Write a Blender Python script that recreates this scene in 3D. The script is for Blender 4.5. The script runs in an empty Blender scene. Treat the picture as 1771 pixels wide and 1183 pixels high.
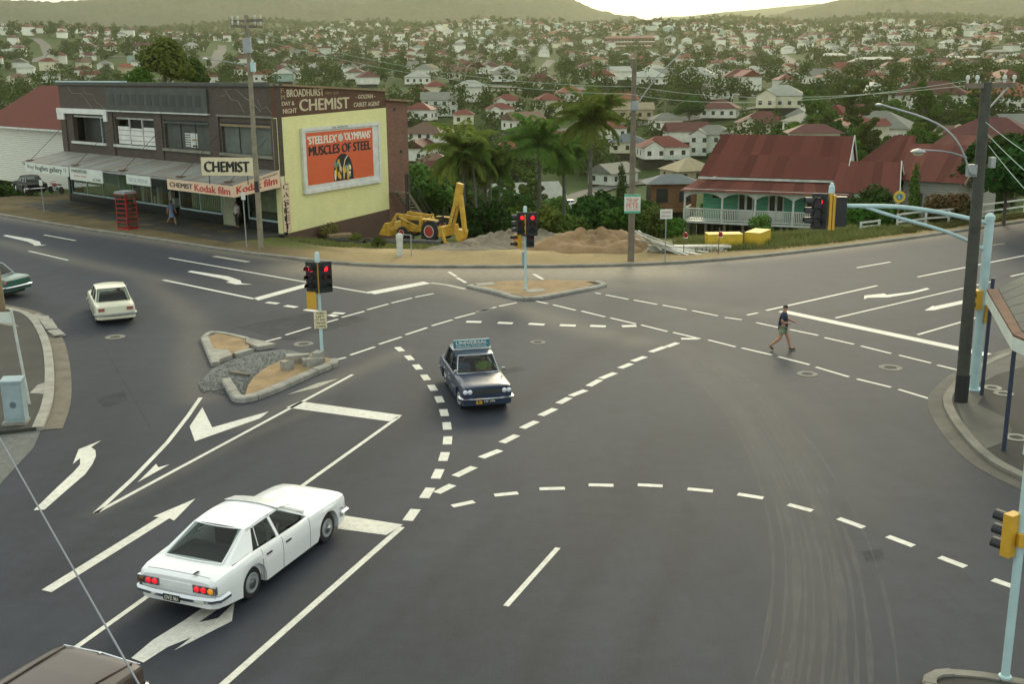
import bpy, math, random
import numpy as np
from mathutils import Vector, Matrix
random.seed(11)
RNG = np.random.default_rng(11)
scene = bpy.context.scene
col = scene.collection
R = math.radians
# ---------------------------------------------------------------- camera
F, PITCH, ROLL, CAMH, CU, CV = 1900.0, R(14.02), R(-0.52), 10.07, 885.5, 591.5
cam = bpy.data.cameras.new('camera')
cam.sensor_width = 36.0
cam.lens = F / 1771.0 * 36.0
cam.clip_start, cam.clip_end = 0.2, 20000.0
camo = bpy.data.objects.new('camera', cam)
col.objects.link(camo)
camo.matrix_world = (Matrix.Translation((0, 0, CAMH)) @ Matrix.Rotation(math.pi / 2 - PITCH, 4, 'X')
                     @ Matrix.Rotation(ROLL, 4, 'Z'))
scene.camera = camo
# ---------------------------------------------------------------- sky, sun, exposure
SUN_AZ, SUN_EL = R(11), R(25)          # azimuth clockwise from the view direction (+Y)
world = bpy.data.worlds.new('World')
scene.world = world
world.use_nodes = True
wn = world.node_tree
for n in list(wn.nodes):
    wn.nodes.remove(n)
sky = wn.nodes.new('ShaderNodeTexSky')
sky.sky_type = 'NISHITA'
sky.sun_disc = False
sky.sun_elevation = SUN_EL
sky.sun_rotation = SUN_AZ
sky.altitude = 50.0
sky.air_density = 1.0
sky.dust_density = 6.0
sky.ozone_density = 1.0
# thin evening overcast: the clear sky is mostly veiled by pale warm cloud
veil = wn.nodes.new('ShaderNodeMix')
veil.data_type = 'RGBA'
veil.inputs[0].default_value = 0.7
veil.inputs[7].default_value = (11.8, 12.6, 12.0, 1)
bg = wn.nodes.new('ShaderNodeBackground')
bg.inputs['Strength'].default_value = 0.10
wo = wn.nodes.new('ShaderNodeOutputWorld')
wn.links.new(sky.outputs[0], veil.inputs[6])
wn.links.new(veil.outputs[2], bg.inputs[0])
wn.links.new(bg.outputs[0], wo.inputs[0])
sun = bpy.data.lights.new('sun', 'SUN')
sun.energy = 1.45
sun.angle = R(18)
sun.color = (1.0, 0.88, 0.58)
suno = bpy.data.objects.new('sun', sun)
col.objects.link(suno)
sd = Vector((math.sin(SUN_AZ) * math.cos(SUN_EL), math.cos(SUN_AZ) * math.cos(SUN_EL), math.sin(SUN_EL)))
suno.rotation_euler = sd.to_track_quat('Z', 'Y').to_euler()
suno.location = (0, 0, 60)
vs = scene.view_settings
vs.view_transform = 'Standard'
vs.look = 'None'
vs.exposure = 0.28
vs.gamma = 1.0
vs.use_curve_mapping = False
scene.cycles.max_bounces = 5
scene.cycles.diffuse_bounces = 2
scene.cycles.glossy_bounces = 2
scene.cycles.transmission_bounces = 4
scene.cycles.transparent_max_bounces = 10
scene.cycles.volume_bounces = 0
scene.cycles.use_denoising = True
scene.cycles.caustics_reflective = False
scene.cycles.caustics_refractive = False

# ---------------------------------------------------------------- photograph geometry -> ground
_c, _s = math.cos(PITCH), math.sin(PITCH)
_cr, _sr = math.cos(ROLL), math.sin(ROLL)
def ray(u, v):
    dx, dy = u - CU, v - CV
    X, Y = dx * _cr + dy * _sr, -dx * _sr + dy * _cr
    return Vector((X, F * _c - Y * _s, -F * _s - Y * _c))
def G(u, v, z=0.0):
    r = ray(u, v)
    t = (z - CAMH) / r.z
    return Vector((r.x * t, r.y * t, z))
def D(u, v, d):
    r = ray(u, v)
    t = d / r.y
    return Vector((r.x * t, d, CAMH + r.z * t))
def PX(p):
    y, z = p[1], p[2] - CAMH
    d, w = y * _c - z * _s, y * _s + z * _c
    X, Y = F * p[0] / d, -F * w / d
    return CU + X * _cr - Y * _sr, CV + X * _sr + Y * _cr
def HT(x, y, v):
    lo, hi = -60.0, 38.0
    for _ in range(50):
        m = (lo + hi) / 2
        if PX((x, y, m))[1] > v: lo = m
        else: hi = m
    return lo

# ---------------------------------------------------------------- mesh helpers
class MB:
    def __init__(self):
        self.v, self.f = [], []
    def add(self, vs, fs, M=None):
        o = len(self.v)
        if M is not None:
            vs = [M @ Vector(p) for p in vs]
        self.v.extend([tuple(p) for p in vs])
        self.f.extend([tuple(i + o for i in f) for f in fs])
        return self
    def box(self, x0, x1, y0, y1, z0, z1, M=None):
        return self.add([(x0, y0, z0), (x1, y0, z0), (x1, y1, z0), (x0, y1, z0), (x0, y0, z1), (x1, y0, z1), (x1, y1, z1), (x0, y1, z1)],
                        [(3, 2, 1, 0), (4, 5, 6, 7), (0, 1, 5, 4), (1, 2, 6, 5), (2, 3, 7, 6), (3, 0, 4, 7)], M)
    def bar(self, a, b, w, h, up=(0, 0, 1), M=None):
        a, b = Vector(a), Vector(b)
        d = (b - a).normalized()
        up = Vector(up)
        if abs(d.dot(up)) > 0.98: up = Vector((0, 1, 0))
        s = d.cross(up).normalized()
        t = s.cross(d)
        s, t = s * w / 2, t * h / 2
        vs = [p + q for p in (a, b) for q in (-s - t, s - t, s + t, -s + t)]
        return self.add(vs, [(0, 1, 2, 3), (7, 6, 5, 4), (0, 4, 5, 1), (1, 5, 6, 2), (2, 6, 7, 3), (3, 7, 4, 0)], M)
    def tube(self, pts, r, n=8, cap=True, M=None):
        pts = [Vector(p) for p in pts]
        k = len(pts)
        rs = list(r) if isinstance(r, (list, tuple)) else [r] * k
        vs, fs = [], []
        prev = None
        for i, p in enumerate(pts):
            d = (pts[min(i + 1, k - 1)] - pts[max(i - 1, 0)]).normalized()
            if prev is None:
                up = Vector((0, 0, 1)) if abs(d.z) < 0.9 else Vector((0, 1, 0))
                s = d.cross(up).normalized()
            else:
                s = (prev - d * prev.dot(d)).normalized()
            prev = s
            t = d.cross(s)
            for j in range(n):
                a = 2 * math.pi * j / n
                vs.append(p + (s * math.cos(a) + t * math.sin(a)) * rs[i])
        for i in range(k - 1):
            for j in range(n):
                fs.append((i * n + j, i * n + (j + 1) % n, (i + 1) * n + (j + 1) % n, (i + 1) * n + j))
        if cap:
            fs.append(tuple(range(n))[::-1])
            fs.append(tuple((k - 1) * n + j for j in range(n)))
        return self.add(vs, fs, M)
    def lathe(self, prof, n=16, M=None, cap=True):
        vs, fs = [], []
        k = len(prof)
        for r, z in prof:
            for j in range(n):
                a = 2 * math.pi * j / n
                vs.append((r * math.cos(a), r * math.sin(a), z))
        for i in range(k - 1):
            for j in range(n):
                fs.append((i * n + j, i * n + (j + 1) % n, (i + 1) * n + (j + 1) % n, (i + 1) * n + j))
        if cap:
            fs.append(tuple(range(n))[::-1])
            fs.append(tuple((k - 1) * n + j for j in range(n)))
        return self.add(vs, fs, M)
    def extr(self, poly, vec, M=None):
        vec = Vector(vec)
        n = len(poly)
        vs = [Vector(p) for p in poly] + [Vector(p) + vec for p in poly]
        fs = [tuple(range(n))[::-1], tuple(range(n, 2 * n))]
        for i in range(n):
            j = (i + 1) % n
            fs.append((i, j, n + j, n + i))
        return self.add(vs, fs, M)
    def flat(self, poly, M=None):
        return self.add(poly, [tuple(range(len(poly)))], M)
    def loft(self, rings, closed=True, cap=True, M=None):
        n = len(rings[0])
        vs = [p for r in rings for p in r]
        fs = []
        for i in range(len(rings) - 1):
            for j in range(n if closed else n - 1):
                fs.append((i * n + j, i * n + (j + 1) % n, (i + 1) * n + (j + 1) % n, (i + 1) * n + j))
        if cap:
            fs.append(tuple(range(n))[::-1])
            fs.append(tuple((len(rings) - 1) * n + j for j in range(n)))
        return self.add(vs, fs, M)
    def mesh(self, name, mat=None, smooth=None):
        me = bpy.data.meshes.new(name)
        me.from_pydata(self.v, [], self.f)
        if smooth is not None:
            me.polygons.foreach_set('use_smooth', [True] * len(me.polygons))
            if smooth < 180: me.set_sharp_from_angle(angle=R(smooth))
        me.update()
        if mat is not None: me.materials.append(mat)
        return me
    def build(self, name, mat=None, parent=None, smooth=None, M=None):
        return link(name, self.mesh(name, mat, smooth), parent, M)
def link(name, data, parent=None, M=None):
    o = bpy.data.objects.new(name, data)
    col.objects.link(o)
    if parent is not None: o.parent = parent
    if M is not None: o.matrix_local = M
    return o
def tag(o, label=None, cat=None, group=None, kind=None):
    if label: o['label'] = label
    if cat: o['category'] = cat
    if group: o['group'] = group
    if kind: o['kind'] = kind
    return o
def thing(name, label, cat, loc=(0, 0, 0), rz=0.0, group=None):
    o = link(name, None)
    o.empty_display_size = 0.2
    o.location = loc
    o.rotation_euler = (0, 0, rz)
    return tag(o, label, cat, group)
KIDS = {}
def kids(o):
    return [c for c in o.children]
def copy_tree(o, parent=None):
    c = o.copy()
    col.objects.link(c)
    c.parent = parent
    for ch in o.children:
        copy_tree(ch, c)
    return c
def TR(loc=(0, 0, 0), rz=0.0, rx=0.0, ry=0.0, s=None):
    M = Matrix.Translation(loc) @ Matrix.Rotation(rz, 4, 'Z') @ Matrix.Rotation(ry, 4, 'Y') @ Matrix.Rotation(rx, 4, 'X')
    if s is not None:
        M = M @ Matrix.Diagonal((s[0], s[1], s[2], 1))
    return M

def text_mesh(txt, w, h, mat, bold=0.0, depth=0.004, shear=0.0, condensed=True):
    """Lettering scaled to w x h, lower left at the origin, in the XY plane."""
    cu = bpy.data.curves.new('lettering', 'FONT')
    cu.body = txt
    cu.size = 1.0
    cu.extrude = 0.02
    cu.resolution_u = 3
    cu.shear = shear
    cu.align_x = 'CENTER'
    to = bpy.data.objects.new('lettering', cu)
    col.objects.link(to)
    dg = bpy.context.evaluated_depsgraph_get()
    me = bpy.data.meshes.new_from_object(to.evaluated_get(dg))
    bpy.data.objects.remove(to)
    co = np.zeros(len(me.vertices) * 3)
    me.vertices.foreach_get('co', co)
    co = co.reshape(-1, 3)
    if bold > 0:
        # heavier strokes: the same glyphs laid again a little to each side, each sheet a hair above the last
        base = MB(); 
        fcs = [tuple(p.vertices) for p in me.polygons]
        for k_, sh in enumerate((-bold, 0.0, bold)):
            base.add([(x + sh, y + (sh * .35), z + k_ * .01) for x, y, z in co], fcs)
        me = base.mesh('lettering')
        co = np.array(base.v)
    lo, hi = co.min(0), co.max(0)
    co[:, 0] = (co[:, 0] - lo[0]) * w / (hi[0] - lo[0])
    co[:, 1] = (co[:, 1] - lo[1]) * h / (hi[1] - lo[1])
    co[:, 2] = (co[:, 2] - lo[2]) / (hi[2] - lo[2]) * depth
    me.vertices.foreach_set('co', co.ravel())
    me.materials.clear()
    me.materials.append(mat)
    me.update()
    return me
# ---------------------------------------------------------------- materials
MATS = {}
def new_mat(name):
    m = bpy.data.materials.new(name)
    m.use_nodes = True
    nt = m.node_tree
    for n in list(nt.nodes): nt.nodes.remove(n)
    out = nt.nodes.new('ShaderNodeOutputMaterial')
    b = nt.nodes.new('ShaderNodeBsdfPrincipled')
    nt.links.new(b.outputs[0], out.inputs[0])
    MATS[name] = m
    return m, nt, b, out
def N(nt, t, **kw):
    n = nt.nodes.new(t)
    for k, v in kw.items(): setattr(n, k, v)
    return n
def mixc(nt, a, b, fac, blend='MIX'):
    m = N(nt, 'ShaderNodeMix', data_type='RGBA', blend_type=blend)
    for s, x in ((6, a), (7, b)):
        if hasattr(x, 'is_linked') or hasattr(x, 'links'): nt.links.new(x, m.inputs[s])
        else: m.inputs[s].default_value = (*x[:3], 1)
    if hasattr(fac, 'links'): nt.links.new(fac, m.inputs[0])
    else: m.inputs[0].default_value = fac
    return m.outputs[2]
def coords(nt, kind='Object', scale=(1, 1, 1)):
    tc = N(nt, 'ShaderNodeTexCoord')
    mp = N(nt, 'ShaderNodeMapping')
    mp.inputs['Scale'].default_value = scale
    if kind == 'World':
        g = N(nt, 'ShaderNodeNewGeometry')
        nt.links.new(g.outputs['Position'], mp.inputs[0])
    else:
        nt.links.new(tc.outputs[kind], mp.inputs[0])
    return mp.outputs[0]
def noise(nt, vec, scale, detail=4, rough=0.6, lo=0.35, hi=0.65):
    n = N(nt, 'ShaderNodeTexNoise')
    n.inputs['Scale'].default_value = scale
    n.inputs['Detail'].default_value = detail
    n.inputs['Roughness'].default_value = rough
    nt.links.new(vec, n.inputs['Vector'])
    mr = N(nt, 'ShaderNodeMapRange')
    mr.inputs[1].default_value, mr.inputs[2].default_value = lo, hi
    nt.links.new(n.outputs[0], mr.inputs[0])
    return mr.outputs[0]
def bump(nt, b, h, strength=0.3, dist=0.02):
    n = N(nt, 'ShaderNodeBump')
    n.inputs['Strength'].default_value = strength
    n.inputs['Distance'].default_value = dist
    nt.links.new(h, n.inputs['Height'])
    nt.links.new(n.outputs[0], b.inputs['Normal'])
def paint(name, c, rough=0.5, metal=0.0, dirt=0.18, scale=2.0, dark=0.6, fine=30.0, bmp=0.0, coat=0.0, space='Object', spec=0.5):
    m, nt, b, out = new_mat(name)
    v = coords(nt, space)
    n1 = noise(nt, v, scale, 6, 0.65, 0.38, 0.68)
    n2 = noise(nt, v, fine, 3, 0.6, 0.2, 0.8)
    c2 = tuple(x * dark for x in c)
    o = mixc(nt, c, c2, n1)
    mx = mixc(nt, c, o, dirt * 3 if dirt * 3 < 1 else 1.0)
    o2 = mixc(nt, (0.5, 0.5, 0.5), (1, 1, 1), n2)
    fin = mixc(nt, mx, o2, min(0.5, dirt), 'MULTIPLY')
    nt.links.new(fin, b.inputs['Base Color'])
    b.inputs['Roughness'].default_value = rough
    b.inputs['Metallic'].default_value = metal
    b.inputs['Specular IOR Level'].default_value = spec
    b.inputs['Coat Weight'].default_value = coat
    if bmp: bump(nt, b, n2, bmp, 0.02)
    return m
# plain paints and metals
paint('white_paint', (0.74, 0.75, 0.68), 0.55)
paint('trim_white', (0.62, 0.66, 0.58), 0.6, dirt=0.25)
paint('black_paint', (0.018, 0.018, 0.018), 0.5)
paint('black_tile', (0.012, 0.014, 0.016), 0.25)
paint('signal_black', (0.014, 0.016, 0.018), 0.45)
paint('signal_yellow', (0.62, 0.36, 0.03), 0.5, dirt=0.12)
paint('pale_aqua', (0.46, 0.64, 0.63), 0.45, dirt=0.15, scale=1.5)
paint('aqua_grey', (0.33, 0.44, 0.46), 0.55, dirt=0.2)
paint('galvanised', (0.36, 0.39, 0.38), 0.5, 0.3, dirt=0.25)
paint('dark_steel', (0.05, 0.055, 0.05), 0.5, 0.3)
paint('rust_steel', (0.16, 0.075, 0.04), 0.8, dirt=0.3)
paint('chrome', (0.62, 0.65, 0.68), 0.16, 1.0, dirt=0.05)
paint('rubber', (0.018, 0.018, 0.019), 0.85)
paint('interior', (0.035, 0.035, 0.035), 0.85)
paint('interior_tan', (0.10, 0.085, 0.06), 0.85)
paint('plate_dark', (0.02, 0.03, 0.02), 0.5)
paint('plate_white', (0.6, 0.62, 0.58), 0.5)
paint('phone_red', (0.42, 0.018, 0.02), 0.45, dirt=0.2)
paint('loader_yellow', (0.66, 0.41, 0.045), 0.6, dirt=0.33, scale=3)
paint('crate_yellow', (0.66, 0.46, 0.03), 0.6, dirt=0.2, scale=3)
paint('rim_red', (0.38, 0.03, 0.02), 0.6)
paint('timber', (0.30, 0.22, 0.12), 0.85, dirt=0.3, scale=4)
paint('timber_grey', (0.20, 0.17, 0.12), 0.9, dirt=0.3, scale=3)
paint('timber_white', (0.70, 0.68, 0.57), 0.75, dirt=0.3, scale=3)
paint('concrete', (0.25, 0.24, 0.195), 0.9, dirt=0.35, scale=1.2, bmp=0.2)
paint('concrete_pale', (0.36, 0.35, 0.295), 0.9, dirt=0.35, scale=1.6, bmp=0.2)
paint('pipe_black', (0.022, 0.026, 0.028), 0.5)
paint('cream_sign', (0.74, 0.66, 0.42), 0.5, dirt=0.12)
paint('sign_white', (0.68, 0.74, 0.64), 0.5, dirt=0.15)
paint('sign_pink', (0.76, 0.56, 0.38), 0.5, dirt=0.1)
paint('ink_black', (0.012, 0.012, 0.012), 0.6, dirt=0.05)
paint('ink_red', (0.50, 0.05, 0.04), 0.6, dirt=0.08)
paint('ink_white', (0.76, 0.74, 0.62), 0.6, dirt=0.05)
paint('ink_cream', (0.66, 0.58, 0.38), 0.7, dirt=0.3, scale=6, fine=60)
paint('ink_faded', (0.36, 0.28, 0.16), 0.8, dirt=0.3, scale=6)
paint('poster_orange', (0.66, 0.115, 0.035), 0.5, dirt=0.06)
paint('poster_yellow', (0.72, 0.42, 0.05), 0.5, dirt=0.05)
paint('poster_teal', (0.07, 0.33, 0.25), 0.5, dirt=0.05)
paint('sign_brown', (0.115, 0.048, 0.022), 0.75, dirt=0.35, scale=1.5)
paint('house_green', (0.10, 0.40, 0.24), 0.6, dirt=0.15)
paint('blue_sign', (0.04, 0.20, 0.27), 0.4, dirt=0.08)
paint('curtain', (0.52, 0.54, 0.35), 0.8, dirt=0.3, scale=2)
paint('shop_green', (0.30, 0.44, 0.24), 0.6)
paint('shop_dark', (0.02, 0.024, 0.02), 0.6)
paint('board_grey', (0.075, 0.085, 0.07), 0.8, dirt=0.3)
paint('pole_dark', (0.075, 0.08, 0.06), 0.9, dirt=0.35, scale=3)
paint('post_blue', (0.03, 0.045, 0.08), 0.5)
paint('wire_pale', (0.30, 0.42, 0.33), 0.6)
paint('wire_blue', (0.16, 0.19, 0.22), 0.6)
paint('board_green', (0.13, 0.155, 0.125), 0.8, dirt=0.3)
paint('sill_dull', (0.24, 0.24, 0.18), 0.8, dirt=0.3)
paint('skin', (0.42, 0.22, 0.14), 0.6, dirt=0.04)
paint('hair_dark', (0.03, 0.02, 0.015), 0.7)
paint('navy_cloth', (0.022, 0.03, 0.06), 0.85)
paint('khaki_cloth', (0.26, 0.30, 0.19), 0.85)
paint('blue_cloth', (0.16, 0.24, 0.38), 0.85, dirt=0.25, scale=12)
paint('white_cloth', (0.6, 0.62, 0.58), 0.85)
paint('dark_cloth', (0.03, 0.03, 0.035), 0.85)
paint('lime_cloth', (0.36, 0.55, 0.06), 0.85)
paint('brown_leather', (0.08, 0.04, 0.025), 0.6)
paint('steel_grey_bin', (0.34, 0.44, 0.45), 0.5, dirt=0.2)
paint('motor_red', (0.35, 0.02, 0.03), 0.4)
# car paints
paint('car_white', (0.82, 0.84, 0.82), 0.25, dirt=0.05, coat=0.6, scale=0.8)
paint('car_cream', (0.76, 0.75, 0.56), 0.3, dirt=0.06, coat=0.5, scale=0.8)
paint('car_navy', (0.022, 0.038, 0.075), 0.35, dirt=0.08, coat=0.35, scale=0.8)
paint('car_green', (0.035, 0.12, 0.085), 0.3, dirt=0.1, coat=0.5, scale=0.8)
paint('car_brown', (0.055, 0.036, 0.028), 0.35, 0.0, dirt=0.1, coat=0.35, scale=0.8)
paint('car_dark', (0.012, 0.013, 0.013), 0.6, dirt=0.1, coat=0.0, spec=0.2)

def emit(name, c, e, base=None):
    m, nt, b, out = new_mat(name)
    b.inputs['Base Color'].default_value = (*(base or c), 1)
    b.inputs['Emission Color'].default_value = (*c, 1)
    b.inputs['Emission Strength'].default_value = e
    b.inputs['Roughness'].default_value = 0.3
emit('lamp_red', (1.0, 0.02, 0.035), 1.1, (0.4, 0.01, 0.01))
emit('tail_red', (1.0, 0.015, 0.03), 0.55, (0.4, 0.01, 0.01))
emit('tail_amber', (1.0, 0.32, 0.02), 0.35, (0.5, 0.2, 0.01))
paint('lens_red', (0.25, 0.008, 0.008), 0.3, dirt=0.05)
paint('lens_amber', (0.12, 0.055, 0.008), 0.3, dirt=0.05)
paint('lens_green', (0.006, 0.05, 0.035), 0.3, dirt=0.05)
paint('headlamp', (0.72, 0.75, 0.78), 0.12, 0.2, dirt=0.03, coat=0.5)

def glass(name, tint, refl=0.12, alpha=0.5):
    m, nt, b, out = new_mat(name)
    nt.nodes.remove(b)
    tr = N(nt, 'ShaderNodeBsdfTransparent')
    tr.inputs[0].default_value = (*tint, 1)
    gl = N(nt, 'ShaderNodeBsdfGlossy')
    gl.inputs['Roughness'].default_value = 0.03
    lw = N(nt, 'ShaderNodeLayerWeight')
    lw.inputs[0].default_value = 0.12
    mr = N(nt, 'ShaderNodeMapRange')
    mr.inputs[3].default_value, mr.inputs[4].default_value = refl, 0.42
    nt.links.new(lw.outputs['Fresnel'], mr.inputs[0])
    mx = N(nt, 'ShaderNodeMixShader')
    nt.links.new(mr.outputs[0], mx.inputs[0])
    nt.links.new(tr.outputs[0], mx.inputs[1])
    nt.links.new(gl.outputs[0], mx.inputs[2])
    nt.links.new(mx.outputs[0], out.inputs[0])
glass('car_glass', (0.52, 0.58, 0.56), 0.03)
glass('shop_glass', (0.85, 0.9, 0.85), 0.04)
glass('house_glass', (0.25, 0.28, 0.27), 0.12)

def wave_bump(name, c, axis='X', pitch=0.076, rough=0.5, metal=0.3, rust=0.3, rustc=(0.20, 0.09, 0.045), strength=0.8, dist=0.02, rot=(0, 0, 0), objrand=0.0):
    """corrugated iron / weatherboards: bands along one object axis, rust blotches"""
    m, nt, b, out = new_mat(name)
    v = coords(nt, 'Object')
    w = N(nt, 'ShaderNodeTexWave', wave_type='BANDS', bands_direction=axis)
    w.inputs['Scale'].default_value = 0.314159 / pitch
    nt.links.new(v, w.inputs['Vector'])
    n1 = noise(nt, v, 0.7, 7, 0.7, 0.45, 0.72)
    n2 = noise(nt, v, 9.0, 4, 0.6, 0.2, 0.8)
    a = mixc(nt, c, tuple(x * 0.72 for x in c), n2)
    mr = N(nt, 'ShaderNodeMath', operation='MULTIPLY')
    nt.links.new(n1, mr.inputs[0]); mr.inputs[1].default_value = rust
    o = mixc(nt, a, rustc, mr.outputs[0])
    if objrand:
        oi = N(nt, 'ShaderNodeObjectInfo')
        r = N(nt, 'ShaderNodeMapRange')
        r.inputs[3].default_value, r.inputs[4].default_value = 1 - objrand, 1 + objrand * 0.6
        nt.links.new(oi.outputs['Random'], r.inputs[0])
        cc = N(nt, 'ShaderNodeCombineColor')
        for i in range(3): nt.links.new(r.outputs[0], cc.inputs[i])
        o = mixc(nt, o, cc.outputs[0], 1.0, 'MULTIPLY')
    nt.links.new(o, b.inputs['Base Color'])
    b.inputs['Roughness'].default_value = rough
    b.inputs['Metallic'].default_value = metal
    bump(nt, b, w.outputs[0], strength, dist)
    return m
wave_bump('iron_red', (0.155, 0.050, 0.038), 'X', 0.076, 0.85, 0.0, 0.55, (0.085, 0.042, 0.028), objrand=0.3)
MATS['iron_red'].node_tree.nodes['Principled BSDF'].inputs['Specular IOR Level'].default_value = 0.12
wave_bump('iron_grey', (0.30, 0.31, 0.27), 'X', 0.076, 0.55, 0.2, 0.75, (0.22, 0.13, 0.08), objrand=0.16)
wave_bump('weatherboard', (0.66, 0.68, 0.58), 'Z', 0.18, 0.6, 0.0, 0.12, (0.35, 0.33, 0.26), 0.9, 0.03)
wave_bump('weatherboard_green', (0.10, 0.40, 0.24), 'Z', 0.18, 0.6, 0.0, 0.12, (0.07, 0.25, 0.16), 0.9, 0.03)
wave_bump('weatherboard_grey', (0.34, 0.33, 0.29), 'Z', 0.18, 0.7, 0.0, 0.25, (0.22, 0.2, 0.17), 0.9, 0.03)
wave_bump('fibro_pleat', (0.44, 0.47, 0.30), 'X', 0.22, 0.8, 0.0, 0.3, (0.14, 0.15, 0.09), 0.9, 0.05)

def brick(name, c1, c2, mortar, bw=0.23, bh=0.086, stain=0.45, stainc=(0.05, 0.04, 0.03), sc=1.0):
    m, nt, b, out = new_mat(name)
    tc = N(nt, 'ShaderNodeTexCoord')
    t = N(nt, 'ShaderNodeTexBrick')
    # brick runs along local X, courses along local Z
    sx = N(nt, 'ShaderNodeSeparateXYZ')
    nt.links.new(tc.outputs['Object'], sx.inputs[0])
    ad = N(nt, 'ShaderNodeMath', operation='ADD')
    nt.links.new(sx.outputs[0], ad.inputs[0]); nt.links.new(sx.outputs[1], ad.inputs[1])
    cx = N(nt, 'ShaderNodeCombineXYZ')
    nt.links.new(ad.outputs[0], cx.inputs[0]); nt.links.new(sx.outputs[2], cx.inputs[1])
    nt.links.new(cx.outputs[0], t.inputs['Vector'])
    t.inputs['Scale'].default_value = 1.0
    t.inputs['Brick Width'].default_value = bw
    t.inputs['Row Height'].default_value = bh
    t.inputs['Mortar Size'].default_value = 0.006
    t.inputs['Color1'].default_value = (*c1, 1)
    t.inputs['Color2'].default_value = (*c2, 1)
    t.inputs['Mortar'].default_value = (*mortar, 1)
    n1 = noise(nt, tc.outputs['Object'], 0.55, 7, 0.7, 0.42, 0.75)
    mm = N(nt, 'ShaderNodeMath', operation='MULTIPLY')
    nt.links.new(n1, mm.inputs[0]); mm.inputs[1].default_value = stain
    o = mixc(nt, t.outputs[0], stainc, mm.outputs[0])
    nt.links.new(o, b.inputs['Base Color'])
    b.inputs['Roughness'].default_value = 0.9
    bump(nt, b, t.outputs['Fac'], -0.5, 0.01)
brick('brick_dark', (0.085, 0.062, 0.045), (0.055, 0.042, 0.034), (0.11, 0.10, 0.08))
brick('brick_red', (0.23, 0.10, 0.06), (0.15, 0.065, 0.045), (0.22, 0.18, 0.14), stain=0.3)
brick('painted_yellow', (0.80, 0.78, 0.37), (0.75, 0.73, 0.34), (0.63, 0.61, 0.28), stain=0.32, stainc=(0.52, 0.50, 0.24))
brick('plinth_brown', (0.12, 0.062, 0.04), (0.09, 0.05, 0.035), (0.13, 0.08, 0.06), stain=0.35)

def asphalt(name, c, dustc):
    m, nt, b, out = new_mat(name)
    v = coords(nt, 'World')
    n1 = noise(nt, v, 0.16, 6, 0.65, 0.3, 0.7)
    n2 = noise(nt, v, 1.3, 6, 0.7, 0.3, 0.7)
    n3 = noise(nt, v, 38.0, 3, 0.7, 0.25, 0.75)
    n4 = noise(nt, v, 11.0, 4, 0.7, 0.62, 0.74)
    n5 = noise(nt, coords(nt, 'World', (1.2, 0.25, 1)), 0.9, 6, 0.7, 0.4, 0.75)
    a = mixc(nt, tuple(x * 0.7 for x in c), tuple(x * 1.35 for x in c), n1)
    a = mixc(nt, a, tuple(x * 0.5 for x in c), mulv(nt, n2, 0.7))
    a = mixc(nt, a, tuple(x * 1.7 for x in c), mulv(nt, n5, 0.35))
    a = mixc(nt, a, tuple(min(1, x * 3.4) for x in c), mulv(nt, n3, 0.26))
    a = mixc(nt, a, tuple(x * 0.35 for x in c), mulv(nt, n4, 0.55))
    at = N(nt, 'ShaderNodeAttribute', attribute_name='dust')
    ng = noise(nt, v, 2.6, 7, 0.75, 0.25, 0.75)
    dm = N(nt, 'ShaderNodeMath', operation='MULTIPLY')
    nt.links.new(at.outputs['Fac'], dm.inputs[0])
    mr = N(nt, 'ShaderNodeMapRange'); mr.inputs[3].default_value = 0.45; mr.inputs[4].default_value = 1.1
    nt.links.new(ng, mr.inputs[0]); nt.links.new(mr.outputs[0], dm.inputs[1])
    dm.use_clamp = True
    a = mixc(nt, a, dustc, dm.outputs[0])
    at2 = N(nt, 'ShaderNodeAttribute', attribute_name='oil')
    om = N(nt, 'ShaderNodeMath', operation='MULTIPLY', use_clamp=True)
    nt.links.new(at2.outputs['Fac'], om.inputs[0]); nt.links.new(mr.outputs[0], om.inputs[1])
    a = mixc(nt, a, tuple(x * 0.45 for x in c), om.outputs[0])
    nt.links.new(a, b.inputs['Base Color'])
    b.inputs['Roughness'].default_value = 0.72
    b.inputs['Specular IOR Level'].default_value = 0.22
    bump(nt, b, n3, 0.35, 0.01)
def mulv(nt, s, k):
    m = N(nt, 'ShaderNodeMath', operation='MULTIPLY')
    nt.links.new(s, m.inputs[0]); m.inputs[1].default_value = k
    return m.outputs[0]
asphalt('asphalt', (0.0265, 0.0305, 0.039), (0.27, 0.235, 0.165))

def line_paint(name, c, wear):
    m, nt, b, out = new_mat(name)
    v = coords(nt, 'World')
    n1 = noise(nt, v, 7.0, 8, 0.85, 0.46, 0.72)
    n2 = noise(nt, v, 0.6, 4, 0.6, 0.35, 0.75)
    mm = N(nt, 'ShaderNodeMath', operation='MULTIPLY', use_clamp=True)
    nt.links.new(n1, mm.inputs[0]); mm.inputs[1].default_value = wear
    a = mixc(nt, c, tuple(x * 0.8 for x in c), n2)
    a = mixc(nt, a, (0.12, 0.115, 0.10), mm.outputs[0])
    nt.links.new(a, b.inputs['Base Color'])
    b.inputs['Roughness'].default_value = 0.7
line_paint('line_white', (0.68, 0.67, 0.58), 0.55)
line_paint('line_faded', (0.40, 0.38, 0.30), 0.9)

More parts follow.
